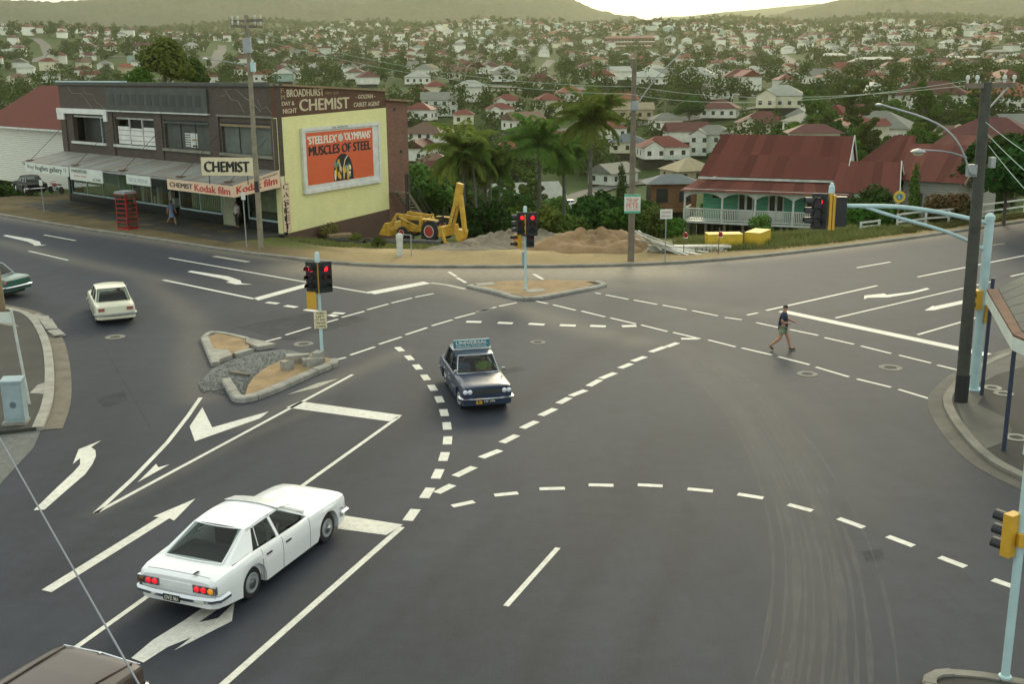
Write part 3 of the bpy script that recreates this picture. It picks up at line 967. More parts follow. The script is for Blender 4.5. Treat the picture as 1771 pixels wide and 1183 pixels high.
fk = resample(smooth_poly(KERB, 1), 2.0)
tag(strip_mesh('kerb', fk, -.16, .12, .11, .14, 'concrete'), kind='structure', label='long concrete kerb along the shops and the sandy lot')
# near left corner block
lk = smooth_poly([G(*p) for p in ((-140, 517), (-40, 527), (20, 537), (58, 548), (83, 590), (91, 640), (89, 700), (70, 745))], 2)[::-1]
pad = MB()
edge = [(p.x, p.y) for p in offs(lk, .1)]
far = [(-34, 52), (-50, 48), (-40, 25), (-22, 27)]
pad.extr([(x, y, -.05) for x, y in edge + far][::-1] if False else [(x, y, -.05) for x, y in edge + far], (0, 0, .165))
lpv = tag(pad.build('pavement', MATS['path_dark']), kind='structure', label='dark bitumen pavement by the control cabinet')
tag(strip_mesh('kerb', lk, -.08, .22, .12, .135, 'concrete_pale'), kind='structure', label='curved concrete kerb beside the control cabinet')
tag(strip_mesh('gutter', lk, -.6, -.09, .012, .03, 'gutter_worn'), kind='structure', label='worn concrete gutter beside the control cabinet')
MB().extr([(*G(52, 686).xy, .11), (*G(66, 672).xy, .11), (*G(88, 664).xy, .11), (*G(86, 688).xy, .11)], (0, 0, .012)).build('concrete_panel', MATS['concrete_pale'], lpv)
MB().extr([(*G(-10, 562).xy, .11), (*G(20, 560).xy, .11), (*G(34, 570).xy, .11), (*G(10, 567).xy, .11)], (0, 0, .01)).build('concrete_panel', MATS['concrete'], lpv)
sh = MB().flat([(*G(*p).xy, .008) for p in ((72, 742), (58, 775), (0, 838), (-80, 905), (-160, 860), (-120, 742))][::-1])
tag(sh.build('gravel_shoulder', MATS['blue_metal']), kind='structure', label='dark gravel shoulder below the curved kerb')
# right corner block
rkp = smooth_poly([G(*p) for p in ((1900, 566), (1771, 606), (1722, 622), (1668, 652), (1640, 680), (1632, 697), (1641, 722), (1665, 757), (1692, 786), (1722, 809), (1771, 833), (1850, 868))], 2)
edge = [(p.x, p.y) for p in offs(rkp, .1)]
pv = MB().extr([(x, y, -.05) for x, y in edge + [(25, 24), (40, 35), (40, 45)]], (0, 0, .165)).build('pavement', MATS['path_dark'])
tag(pv, kind='structure', label='stained pavement under the shop awning')
tag(strip_mesh('kerb', rkp, -.06, .2, .12, .135, 'concrete'), kind='structure', label='concrete kerb curving below the corner awning')
tag(strip_mesh('gutter', rkp, -.5, -.07, .01, .03, 'path_grey'), kind='structure', label='leaf littered concrete gutter below the corner awning')
for pl in (((1648, 690), (1690, 668), (1700, 690), (1690, 706), (1740, 730), (1750, 752), (1738, 770), (1706, 784), (1672, 752)), ((1672, 660), (1722, 628), (1771, 612), (1771, 640), (1722, 655), (1698, 668))):
    MB().extr([(*G(*p).xy, .11) for p in pl][::-1], (0, 0, .012)).build('concrete_panel', MATS['path_grey'], pv)
for u, v, r in ((1715, 677, .3), (1735, 687, .3), (1757, 764, .33)): manhole(u, v, r, .124, pv, 'concrete_pale')
# traffic islands
def fill(name, px, z, m, parent):
    return MB().extr([(*G(*p).xy, 0) for p in px], (0, 0, z)).build(name, MATS[m], parent)
ci = tag(link('traffic_island', None), 'triangular sandy traffic island before the sandy lot with pale kerb stones', kind='structure')
ip = [(806, 497), (850, 507), (885, 517), (905, 520), (935, 519), (1000, 506), (1045, 497.5), (1053, 494), (1035, 489), (950, 486), (860, 489), (815, 493)]
fill('sand_fill', [(830, 499), (870, 509), (905, 516), (935, 515), (990, 504), (1030, 496), (1010, 490), (950, 487), (870, 490)], .115, 'sand_fill', ci)
P = [G(*p) for p in ip]
stones(smooth_poly(P[0:9], 1), .28, .13, ci, 1.0)
stones([P[8], P[9], P[10], P[11], P[0]], .22, .09, ci, 1.2, m='sand_fill')
for u, v in ((840, 496), (926, 507)):
    MB().box(-.45, .45, -.3, .3, .1, .135, TR(G(u, v), .3)).build('concrete_panel', MATS['concrete_pale'], ci)
li = tag(link('traffic_island', None), 'broken traffic island with gravel, rubble and curved kerb stones', kind='structure')
fill('gravel_fill', [Z6(*p) for p in ((90, 490), (190, 385), (330, 320), (470, 278), (690, 255), (830, 290), (700, 340), (540, 400), (470, 470), (440, 590), (350, 600), (300, 520), (120, 545))], .02, 'blue_metal', li)
fill('sand_fill', [Z6(*p) for p in ((470, 460), (560, 390), (700, 330), (860, 298), (990, 335), (1035, 362), (880, 430), (640, 530), (480, 592), (410, 585), (430, 520))], .11, 'sand_fill', li)
stones(smooth_poly([G(*Z6(*p)) for p in ((248, 485), (290, 560), (325, 615), (400, 622), (500, 600), (640, 545), (760, 490), (880, 435), (980, 395), (1050, 365), (1040, 345))], 1), .3, .17, li, .8)
fill('sand_fill', [Z6(*p) for p in ((140, 190), (240, 152), (420, 200), (440, 250), (330, 300), (185, 272))], .09, 'sand_fill', li)
stones([G(*Z6(*p)) for p in ((180, 372), (105, 195))][::-1], .3, .16, li, 1.0)
stones(smooth_poly([G(*Z6(*p)) for p in ((105, 192), (150, 152), (240, 143), (440, 190))][::-1], 1), .22, .13, li, 1.1)
for pl in (((180, 275), (290, 280), (325, 315), (188, 368)), ((330, 300), (430, 268), (470, 276), (350, 312)), ((420, 196), (620, 240), (500, 262), (415, 228))):
    fill('concrete_panel', [Z6(*p) for p in pl][::-1], .15, 'concrete_pale', li)
br = tag(link('traffic_island', None), 'kerbed traffic island under the signal pole with a dark centre', kind='structure')
bp = [Vector(p) for p in ((12.5, 12.2, 0), (8.3, 14.2, 0), (7.0, 15.3, 0), (6.68, 16.2, 0), (6.95, 16.68, 0), (7.6, 16.72, 0), (8.6, 16.35, 0), (12.5, 14.3, 0))]
MB().extr([(p.x, p.y, 0) for p in bp][::-1], (0, 0, .1)).build('gravel_fill', MATS['path_dark'], br)
stones(smooth_poly(bp, 1)[::-1], .22, .14, br, .8, m='concrete')
# rubble on the broken island
def chunk(s, seed):
    rr = random.Random(seed)
    b = MB().box(-s[0], s[0], -s[1], s[1], 0, s[2] * 2)
    b.v = [(x * rr.uniform(.75, 1.1), y * rr.uniform(.75, 1.1), z * rr.uniform(.8, 1.15)) for x, y, z in b.v]
    return b
for i, (x, y, s, rz, lb) in enumerate([(770, 360, (.42, .2, .14), .2, 'long grey concrete lump on the sand of the broken island'), (700, 410, (.2, .17, .17), .8, 'rounded grey concrete lump beside the broken island kerb'),
        (880, 380, (.3, .22, .14), .5, 'pale broken concrete slab at the foot of the signal pole'), (910, 365, (.22, .16, .2), 1.2, 'upright concrete fragment at the foot of the signal pole'), (830, 385, (.16, .12, .13), .1, 'small concrete fragment between the larger lumps')]):
    o = chunk(s, i).build('concrete_lump', MATS['concrete_pale'])
    o.location = G(*Z6(x, y)); o.location.z = .1; o.rotation_euler = (0, 0, rz)
    tag(o, lb, 'concrete lump', 'rubble on the broken island')
for i, (x, y, s, rz, lb) in enumerate([(370, 430, (.5, .06, .03), -.5, 'thin weathered timber offcut on the island gravel')]):
    o = chunk(s, 40 + i).build('timber_offcut', MATS['timber_grey']); o.location = G(*Z6(x, y)); o.location.z = .05; o.rotation_euler = (0, 0, rz); tag(o, lb, 'timber')
for i, (u, v, s, rz, lb) in enumerate([(64, 553, (.8, .22, .04), .9, 'long broken concrete slab at the edge of the worn gutter'), (86, 566, (.9, .25, .05), .8, 'cracked pale concrete slab along the worn gutter curve'), (98, 579, (.6, .25, .04), 1.0, 'short broken concrete slab in the worn gutter'), (78, 556, (.7, .2, .04), .7, 'thin broken concrete slab by the timber pole')]):
    o = chunk(s, 60 + i).build('broken_slab', MATS['concrete_pale']); o.location = G(u, v); _k = G(96, 590) - G(62, 549); o.rotation_euler = (0, 0, math.atan2(_k.y, _k.x) + (rz - .85) * .6); o.location.z = .03; tag(o, lb, 'slab', 'broken slabs by the worn gutter')
# ---------------------------------------------------------------- people
def skin_mesh(name, verts, edges, radii, mat, parent, root=0, sub=1, M=None):
    me = bpy.data.meshes.new(name)
    me.from_pydata([tuple(v) for v in verts], edges, [])
    o = bpy.data.objects.new(name, me)
    col.objects.link(o)
    o.modifiers.new('skin', 'SKIN').use_smooth_shade = True
    sv = me.skin_vertices[0].data
    for i, r in enumerate(radii):
        r = r if isinstance(r, tuple) else (r, r)
        sv[i].radius = r
        sv[i].use_root = (i == root)
    if sub:
        s = o.modifiers.new('sub', 'SUBSURF'); s.levels = sub; s.render_levels = sub
    dg = bpy.context.evaluated_depsgraph_get()
    nm = bpy.data.meshes.new_from_object(o.evaluated_get(dg))
    bpy.data.objects.remove(o)
    nm.name = name
    nm.materials.clear(); nm.materials.append(mat)
    nm.polygons.foreach_set('use_smooth', [True] * len(nm.polygons))
    return link(name, nm, parent, M)
def person(label, loc, heading, J, h=1.75, top='navy_cloth', bottom='khaki_cloth', long_legs=False, dress=False, hair='hair_dark', shoes='brown_leather', long_hair=False, bulk=1.0, legs=True, sleeve=.55, group=None):
    """J: joints in a 1.75 m frame, x forward, y left, z up."""
    k = h / 1.75
    t = thing('person', label, 'person', loc, heading, group)
    j = {a: Vector(b) * k for a, b in J.items()}
    V, E, Rr, ix = [], [], [], {}
    def add(n, p, r, par=None):
        ix[n] = len(V); V.append(p); Rr.append((r[0] * k, r[1] * k) if isinstance(r, tuple) else r * k)
        if par is not None: E.append((ix[par], ix[n]))
    ch = (j['neck'] + j['pelvis']) / 2
    add('pelvis', j['pelvis'], (.15, .11))
    add('waist', j['pelvis'].lerp(j['neck'], .35), (.135, .10), 'pelvis')
    add('chest', j['pelvis'].lerp(j['neck'], .72), (.165, .115), 'waist')
    add('neck', j['neck'], .058, 'chest')
    add('skull', j['neck'].lerp(j['head'], .45), .066, 'neck')
    add('crown', j['head'], .088, 'skull')
    add('top', j['head'] + (j['head'] - j['neck']).normalized() * .075 * k, .066, 'crown')
    for s in 'lr':
        add('sh' + s, j['sh' + s], .068, 'chest')
        add('el' + s, j['el' + s], .052, 'sh' + s)
        add('wr' + s, j['wr' + s], .037, 'el' + s)
        d = (j['wr' + s] - j['el' + s]).normalized()
        sd_ = d.cross(Vector((0, 0, 1)))
        sd_ = sd_.normalized() if sd_.length > .1 else Vector((1, 0, 0))
        up_ = sd_.cross(d)
        pm = j['wr' + s] + d * .065 * k
        add('pm' + s, pm, (.034, .018), 'wr' + s)
        for fi, (o_, ln) in enumerate(((-.027, .07), (-.009, .082), (.009, .078), (.027, .062))):
            b0 = pm + sd_ * o_ * k + d * .03 * k
            add(f'f{fi}a' + s, b0, .0095, 'pm' + s)
            add(f'f{fi}b' + s, b0 + (d * .7 - up_ * .4) * ln * k, .008, f'f{fi}a' + s)
        add('tb' + s, j['wr' + s] + (d * .05 + sd_ * .045 - up_ * .02) * k, .01, 'pm' + s)
        if legs:
            add('hp' + s, j['hp' + s], .095, 'pelvis')
            add('kn' + s, j['kn' + s], .074, 'hp' + s)
            add('cf' + s, j['kn' + s].lerp(j['an' + s], .35), .07, 'kn' + s)
            add('an' + s, j['an' + s], .046, 'cf' + s)
            add('to' + s, j['to' + s], .035, 'an' + s)
    skin_mesh('body', V, E, Rr, MATS['skin'], t, 0, 1)
    # shirt
    V, E, Rr, ix = [], [], [], {}
    add('hem', j['pelvis'] + Vector((0, 0, -.09)), (.19 * bulk, .16 * bulk))
    add('pelvis', j['pelvis'] + Vector((0, 0, .02)), (.19 * bulk, .16 * bulk), 'hem')
    add('waist', j['pelvis'].lerp(j['neck'], .35), (.185 * bulk, .155 * bulk), 'pelvis')
    add('chest', j['pelvis'].lerp(j['neck'], .72), (.205 * bulk, .165 * bulk), 'waist')
    add('neck', j['neck'].lerp(j['pelvis'], .08), .08, 'chest')
    for s in 'lr':
        add('sh' + s, j['sh' + s], .108, 'chest')
        add('sl' + s, j['sh' + s].lerp(j['el' + s], sleeve * .6), .1, 'sh' + s)
        add('sm' + s, j['sh' + s].lerp(j['el' + s], sleeve * 1.3), .092, 'sl' + s)
    skin_mesh('shirt' if not dress else 'dress_top', V, E, Rr, MATS[top], t, 0, 1)
    if legs and not dress:
        V, E, Rr, ix = [], [], [], {}
        add('pelvis', j['pelvis'] + Vector((0, 0, .03)), (.168, .125))
        for s in 'lr':
            add('hp' + s, j['hp' + s], .128, 'pelvis')
            if long_legs:
                add('kn' + s, j['kn' + s], .082, 'hp' + s); add('an' + s, j['kn' + s].lerp(j['an' + s], .92), .062, 'kn' + s)
            else:
                add('kn' + s, j['hp' + s].lerp(j['kn' + s], .68), .115, 'hp' + s)
        skin_mesh('trousers' if long_legs else 'shorts', V, E, Rr, MATS[bottom], t, 0, 1)
    if dress:
        rings = []
        kc = (j['knl'] + j['knr']) / 2
        for f, rx, ry in ((0, .14, .125), (.25, .165, .15), (.55, .20, .18), (.9, .24, .20)):
            c = (j['pelvis'] + Vector((0, 0, .08 * k))).lerp(kc, f)
            rings.append([(c.x + rx * k * math.cos(a) * (1 + .06 * math.sin(5 * a) * f), c.y + ry * k * math.sin(a) * (1 + .06 * math.sin(5 * a) * f), c.z) for a in [i * math.pi / 9 for i in range(18)]])
        MB().loft(rings, True, False).build('dress_skirt', MATS[top], t, 180)
    # hair, eyes, nose, ears, mouth
    hc = j['head']
    ax = (j['head'] - j['neck']).normalized()
    hb = MB()
    rings = []
    for i, (f, r) in enumerate(((-.1, .088), (.0, .097), (.06, .098), (.11, .085), (.14, .05), (.152, .01)) if long_hair else ((.035, .088), (.06, .094), (.095, .085), (.12, .06), (.135, .01))):
        c = hc + ax * (f - .02) * k - Vector((.02 if long_hair else .012, 0, 0)) * k
        rings.append([(c.x + r * k * math.cos(a) * (1.0 if abs(f) > .05 or math.cos(a) < .3 else .8), c.y + r * k * .9 * math.sin(a), c.z) for a in [q * math.pi / 7 for q in range(14)]])
    hb.loft(rings).build('hair', MATS[hair], t, 180)
    fz = hc - ax * .012 * k
    for sy in (-1, 1):
        MB().lathe([(.001, -.008 * k), (.009 * k, 0), (.001, .008 * k)], 6, TR(fz + Vector((.082 * k, sy * .032 * k, .0)))).build('eye', MATS['ink_black'], t)
        MB().lathe([(.004, -.028 * k), (.016 * k, 0), (.004, .028 * k)], 6, TR(fz + Vector((-.005 * k, sy * .09 * k, -.005)))).build('ear', MATS['skin'], t)
    MB().lathe([(.014 * k, -.02 * k), (.011 * k, 0), (.004, .02 * k)], 6, TR(fz + Vector((.09 * k, 0, -.025 * k)))).build('nose', MATS['skin'], t)
    MB().box(.075 * k, .086 * k, -.025 * k, .025 * k, -.006, .006, TR(fz + Vector((0, 0, -.06 * k)))).build('mouth', MATS['brown_leather'], t)
    if legs and shoes:
        for s in 'lr':
            a, b = j['an' + s], j['to' + s]
            d = (b - a).normalized()
            heel = a - Vector((d.x, d.y, 0)) * .05 * k
            MB().tube([(heel.x, heel.y, a.z - .035 * k), (a.x, a.y, a.z - .03 * k), (b.x, b.y, b.z - .005), (b.x + d.x * .05 * k, b.y + d.y * .05 * k, b.z - .01)], [.035 * k, .046 * k, .044 * k, .025 * k], 8).build('shoe', MATS[shoes], t, 180)
    return t
STAND = dict(pelvis=(0, 0, .95), neck=(0, 0, 1.47), head=(.02, 0, 1.61), shl=(0, .18, 1.41), shr=(0, -.18, 1.41), ell=(-.03, .24, 1.13), elr=(-.03, -.24, 1.13), wrl=(.06, .25, .9), wrr=(.06, -.25, .9),
             hpl=(0, .09, .9), hpr=(0, -.09, .9), knl=(.02, .1, .5), knr=(.02, -.1, .5), anl=(0, .1, .08), anr=(0, -.1, .08), tol=(.13, .11, .04), tor=(.13, -.11, .04))
WALK = dict(STAND, pelvis=(0, 0, .93), neck=(.03, 0, 1.46), head=(.06, 0, 1.61), shl=(.02, .18, 1.4), shr=(.02, -.18, 1.4), ell=(.14, .25, 1.16), elr=(-.06, -.24, 1.13), wrl=(.40, .2, 1.06), wrr=(.16, -.1, 1.06),
            hpl=(.01, .09, .88), hpr=(-.01, -.09, .88), knl=(.2, .1, .5), knr=(-.1, -.1, .48), anl=(.3, .1, .09), anr=(-.42, -.1, .2), tol=(.44, .11, .06), tor=(-.33, -.1, .07))
SIT = dict(pelvis=(0, 0, .22), neck=(-.08, 0, .72), head=(-.06, 0, .87), shl=(-.07, .18, .67), shr=(-.07, -.18, .67), ell=(.12, .24, .45), elr=(.12, -.24, .45), wrl=(.36, .12, .52), wrr=(.36, -.12, .52),
           hpl=(.02, .09, .2), hpr=(.02, -.09, .2), knl=(.42, .12, .28), knr=(.42, -.12, .28), anl=(.55, .12, -.05), anr=(.55, -.12, -.05), tol=(.68, .12, -.08), tor=(.68, -.12, -.08))
# ---------------------------------------------------------------- cars
def car(name, label, loc, heading, P, cat='car', group=None):
    t = thing(name, label, cat, loc, heading, group)
    paintm, gm = MATS[P['paint']], MATS['car_glass']
    K = sorted(P['body'])
    kx = np.array([a[0] for a in K]); kw = np.array([a[1] for a in K]); ks = np.array([a[2] for a in K]); kt = np.array([a[3] for a in K])
    wb, wr_, R0 = P['wheelbase'], P['wheel_r'], P['arch_r']
    xs = set(np.round(np.linspace(kx[0], kx[-1], 34), 3)) | set(kx.tolist())
    for xw in (0.0, wb):
        for a in np.linspace(0, math.pi, 15): xs.add(round(xw + R0 * math.cos(a), 3))
    xc0, xc1 = P['rw0'][0] + .06, P['ws0'][0] - .06
    xs |= {round(xc0, 3), round(xc0 + .02, 3), round(xc1, 3), round(xc1 - .02, 3)}
    xs = sorted(x for x in xs if kx[0] <= x <= kx[-1])
    sill = P.get('sill', .2)
    rings = []
    for x in xs:
        w, zs, zt = np.interp(x, kx, kw), np.interp(x, kx, ks), np.interp(x, kx, kt)
        zb = sill + (.1 * max(0, (abs(x - wb / 2) - wb / 2 - R0) / .8))
        for xw in (0.0, wb):
            q = R0 * R0 - (x - xw) ** 2
            if q > 0: zb = max(zb, wr_ + math.sqrt(q) - .02)
        zb = min(zb, zs - .12)
        m = zb + .52 * (zs - zb)
        half = [(w * .90, zb), (w * .975, zb + .015), (w * (1.0 if P.get('tumble', 1) else .99), m), (w * .985, zs - .07), (w * .945, zs - .008)]
        if xc0 + .01 < x < xc1 - .01:
            half += [(w * .87, zs - .0), (w * .84, .34), (0.0, .34)]
        else:
            half += [(w * .82, zs + (zt - zs) * .55), (w * .5, zs + (zt - zs) * .92), (0.0, zt)]
        rings.append([(x, y, z) for y, z in half] + [(x, -y, z) for y, z in half[-2::-1]])
    body = MB().loft(rings).build('body', paintm, t, 32)
    iw = kw.max()
    MB().box(kx[0] + .25, kx[-1] - .25, -iw + .26, iw - .26, .16, .36).build('underbody', MATS['interior'], t)
    for xw in (0.0, wb):
        MB().box(xw - R0 * .9, xw + R0 * .9, -iw + .22, iw - .22, .2, wr_ + R0 * .8).build('wheel_well', MATS['interior'], t)
    # cabin
    zr = P['zr']; zbel = P['zbelt']; wbel, wro = P['wbelt'], P['wroof']
    (a0x, a0z), (a1x, a1z), (c1x, c1z), (c0x, c0z) = P['ws0'], P['ws1'], P['rw1'], P['rw0']
    def sp(x, z, s, inset=0.0):
        f = (z - zbel) / (zr - zbel)
        return Vector((x, s * (wbel + (wro - wbel) * f - inset), z))
    crown = P.get('crown', .05)
    rr = []
    NX, NY = 9, 11
    for i in range(NX):
        fx = i / (NX - 1)
        x = c1x + (a1x - c1x) * fx
        z0 = c1z + (a1z - c1z) * fx + .035 * math.sin(math.pi * fx)
        rr.append([(x + (.04 * (1 - (2 * j / (NY - 1) - 1) ** 2) if i == NX - 1 else (-.05 * (1 - (2 * j / (NY - 1) - 1) ** 2) if i == 0 else 0)), (2 * j / (NY - 1) - 1) * (wro + .015), z0 + crown * (1 - abs(2 * j / (NY - 1) - 1) ** 2.6)) for j in range(NY)] +
                  [(x, (1 - 2 * j / (NY - 1)) * (wro - .02), z0 - .03 + crown * .7 * (1 - abs(1 - 2 * j / (NY - 1)) ** 2.6)) for j in range(NY)])
    roof = MB().loft(rr).build('roof', MATS[P.get('roof_paint', P['paint'])], t, 50)
    fr = P.get('frame', P['paint'])
    def plate(pts, s, nm, mat_, th=.035, inset=0.0):
        poly = [sp(x, z, s, inset) for x, z in pts]
        n = Vector((0, -s, 0)) * th
        if s < 0: poly = poly[::-1]
        return MB().extr(poly, n).build(nm, mat_, t)
    for s in (-1, 1):
        plate([(a0x, a0z - .06), (a0x - .07, a0z - .06), (a1x - .09, a1z + .005), (a1x, a1z + .005)], s, 'front_pillar', MATS[fr])
        bx = P['bpillar']
        plate([(bx + .04, zbel - .05), (bx - .04, zbel - .05), (bx - .04 - .03, zr), (bx + .04 - .03, zr)], s, 'centre_pillar', MATS[fr])
        g0, g1 = P['rg0'], P['rg1']      # rear end of the rear side window: bottom x, top x
        plate([(g0, zbel - .06), (c0x - .04, c0z - .05), (c1x - .02, c1z + .01), (g1, zr + .005)], s, 'rear_pillar', MATS[P['paint']], .13)
        plate([(a1x + .0, a1z + .015), (a1x - .03, a1z - .03), (c1x, c1z - .03), (c1x, c1z + .02)], s, 'roof_rail', MATS[fr], .03)
        for q in ([(a0x - .09, zbel - .01), (a1x - .1, zr - .025), (bx + .02, zr - .025), (bx + .03, zbel - .01)], [(bx - .04, zbel - .01), (bx - .06, zr - .025), (g1, zr - .025), (g0, zbel - .01)]):
            plate(q, s, 'side_window', gm, .006, .012)
        if P.get('quarter'):
            xq = P['quarter']
            plate([(xq + .012, zbel), (xq - .012, zbel), (xq + .1 - .012, zr - .03), (xq + .1 + .012, zr - .03)], s, 'window_divider', MATS['chrome'], .02)
    def pane(b, c, wb_, wt, nm):
        (x0, z0), (x1, z1) = b, c
        rows = []
        for f in (0, .5, 1):
            x, z, w = x0 + (x1 - x0) * f, z0 + (z1 - z0) * f, wb_ + (wt - wb_) * f
            sg = 1 if nm == 'windscreen' else -1
            rows.append([(x + sg * .05 * (1 - (k / 3) ** 2), w * k / 3, z) for k in (-3, -1.5, 0, 1.5, 3)])
        MB().loft(rows, False, False).build(nm, gm, t, 60)
        # surround
        tb = MB()
        for row in (rows[0], rows[-1]): tb.tube(row, .014, 5)
        for e in (0, -1): tb.tube([rows[0][e], rows[2][e]], .014, 5)
        tb.build(nm + '_trim', MATS[P.get('screen_trim', 'chrome')], t)
    fb = (a0z - zbel) / (zr - zbel); fa = (c0z - zbel) / (zr - zbel)
    pane((a0x, a0z), (a1x + .02, a1z + .02), wbel + (wro - wbel) * fb - .03, wro - .03, 'windscreen')
    pane((c0x, c0z), (c1x - .02, c1z + .02), P.get('rww', wbel + (wro - wbel) * fa - .05), P.get('rwt', wro - .04), 'rear_window')
    # interior
    xi = P['seat_x']
    for s in (-1, 1):
        st = MB().box(xi - .25, xi + .25, s * .36 - .24, s * .36 + .24, .34, .52)
        st.box(xi - .36, xi - .24, s * .36 - .23, s * .36 + .23, .46, zbel + .08)
        st.build('front_seat', MATS[P.get('trimc', 'interior')], t, 40)
    MB().box(xi - 1.05, xi - .6, -.6, .6, .34, .52).box(xi - 1.14, xi - 1.02, -.6, .6, .46, zbel + .03).build('rear_seat', MATS[P.get('trimc', 'interior')], t)
    MB().box(a0x - .42, a0x - .1, -wbel + .06, wbel - .06, zbel - .2, zbel - .02).build('dashboard', MATS['interior'], t)
    MB().box(c0x + .0, xi - 1.05, -wbel + .08, wbel - .08, zbel - .05, zbel - .02).build('parcel_shelf', MATS['interior'], t)
    sw = [(xi + .42 + .05 * math.cos(a), -.36 + .19 * math.sin(a), zbel - .02 + .17 * math.cos(a)) for a in [i * math.pi / 8 for i in range(17)]]
    MB().tube(sw, .014, 5).build('steering_wheel', MATS['black_paint'], t)
    # wheels
    tw = P.get('track', iw - .1)
    tyre = MB().lathe([(wr_ * .62, -.09), (wr_ * .9, -.095), (wr_ * .985, -.07), (wr_, 0), (wr_ * .985, .07), (wr_ * .9, .095), (wr_ * .62, .09)], 28).mesh('tyre', MATS['rubber'], 40)
    rim = MB().lathe([(wr_ * .63, -.085), (wr_ * .645, .098), (wr_ * .57, .108), (wr_ * .5, .094), (wr_ * .36, .097), (.001, .1)], 24).mesh('rim', MATS[P.get('rimc', 'galvanised')], 40)
    hub = MB().lathe([(wr_ * .36, .09), (wr_ * .34, .112), (wr_ * .16, .128), (.001, .13)], 20).mesh('hubcap', MATS['chrome'], 40)
    for xw in (0.0, wb):
        for s in (-1, 1):
            M = Matrix.Translation((xw, s * (tw - .09), wr_)) @ Matrix.Rotation(-s * math.pi / 2, 4, 'X')
            if xw > 0 and P.get('steer'): M = Matrix.Translation((xw, s * (tw - .09), wr_)) @ Matrix.Rotation(P['steer'], 4, 'Z') @ Matrix.Rotation(-s * math.pi / 2, 4, 'X')
            w_ = link('wheel', tyre, t, M)
            link('rim', rim, w_); link('hubcap', hub, w_)
    # bumpers
    for nm, bx, bz, bw, sg in (('rear_bumper', P['rb'][0], P['rb'][1], P['rb'][2], -1), ('front_bumper', P['fb'][0], P['fb'][1], P['fb'][2], 1)):
        h_ = P.get('bumper_h', .06)
        pts = [(bx - sg * .38, bw + .01, bz), (bx - sg * .1, bw, bz), (bx - sg * .01, bw - .1, bz), (bx + sg * .04, bw * .5, bz), (bx + sg * .05, 0, bz)]
        pts = pts + [(x, -y, z) for x, y, z in pts[-2::-1]]
        rr = []
        for i, p in enumerate(pts):
            d = (Vector(pts[min(i + 1, len(pts) - 1)]) - Vector(pts[max(i - 1, 0)])).normalized()
            n = Vector((d.y, -d.x, 0)) * (1 if sg < 0 else -1)
            p = Vector(p)
            rr.append([p + Vector((0, 0, -h_)) , p + n * .05 + Vector((0, 0, -h_ * .4)), p + n * .055 + Vector((0, 0, h_ * .4)), p + Vector((0, 0, h_)), p - n * .02])
        MB().loft(rr).build(nm, MATS[P.get('bumper', 'chrome')], t, 40)
    # panel gaps, handles
    for gx in P.get('gaps', []):
        w = np.interp(gx, kx, kw); zs = np.interp(gx, kx, ks)
        for s in (-1, 1):
            pts = [(gx, s * w * .978, sill + .03), (gx, s * (w + .001), sill + .52 * (zs - sill)), (gx, s * (w * .985 + .001), zs - .07), (gx, s * w * .946, zs - .006)]
            MB().tube(pts, .005, 4).build('door_gap', MATS['interior'], t)
    for gx in P.get('handles', []):
        w = np.interp(gx, kx, kw); zs = np.interp(gx, kx, ks)
        for s in (-1, 1):
            MB().box(gx - .09, gx + .09, s * w - .012, s * w + .018, zs - .17, zs - .14).build('door_handle', MATS['chrome' if not P.get('flush') else 'interior'], t)
    for gx in P.get('decklines', []):
        w = np.interp(gx, kx, kw) * .8; zt = np.interp(gx, kx, kt); zs = np.interp(gx, kx, ks)
        MB().tube([(gx, -w, zs + (zt - zs) * .55 + .002), (gx, -w * .6, zs + (zt - zs) * .92 + .002), (gx, 0, zt + .002), (gx, w * .6, zs + (zt - zs) * .92 + .002), (gx, w, zs + (zt - zs) * .55 + .002)], .005, 4).build('panel_gap', MATS['interior'], t)
    for s in P.get('mirrors', []):
        mx, mz = P['mirror_at']
        w = np.interp(mx, kx, kw)
        mi = MB().tube([(mx, s * w * .9, mz - .12), (mx, s * (w * .95), mz)], .01, 5).build('mirror_stalk', MATS['chrome'], t)
        MB().lathe([(.001, -.02), (.05, -.015), (.06, .01), (.055, .02)], 12, TR((mx, s * w * .95, mz + .03), ry=-math.pi / 2)).build('mirror', MATS['chrome'], mi)
    return t
def number_plate(t, x, y, z, face, txt, fg='ink_white', bgm='plate_dark', w=.36, h=.12):
    """face +1 looks forward, -1 rearward"""
    p = MB().box(-.006, .006, -w / 2, w / 2, -h / 2, h / 2, TR((x, y, z))).build('number_plate', MATS[bgm], t)
    tm = text_mesh(txt, w * .82, h * .62, MATS[fg], .02, .003)
    if face > 0: M = Matrix.Translation((x + .008, y - w * .41, z - h * .31)) @ Matrix(((0, 0, 1, 0), (1, 0, 0, 0), (0, 1, 0, 0), (0, 0, 0, 1)))
    else: M = Matrix.Translation((x - .008, y + w * .41, z - h * .31)) @ Matrix(((0, 0, -1, 0), (-1, 0, 0, 0), (0, 1, 0, 0), (0, 0, 0, 1)))
    link('lettering', tm, p, M)
def lens(t, nm, x, y, z, r, m, face, sq=None):
    M = TR((x, y, z), ry=face * math.pi / 2)
    if sq: return MB().box(-.025, .02, -sq[0] / 2, sq[0] / 2, -sq[1] / 2, sq[1] / 2, TR((x, y, z))).build(nm, MATS[m], t)
    return MB().lathe([(r, -.03), (r, .01), (r * .7, .025), (.001, .032)], 14, M).build(nm, MATS[m], t, 60)

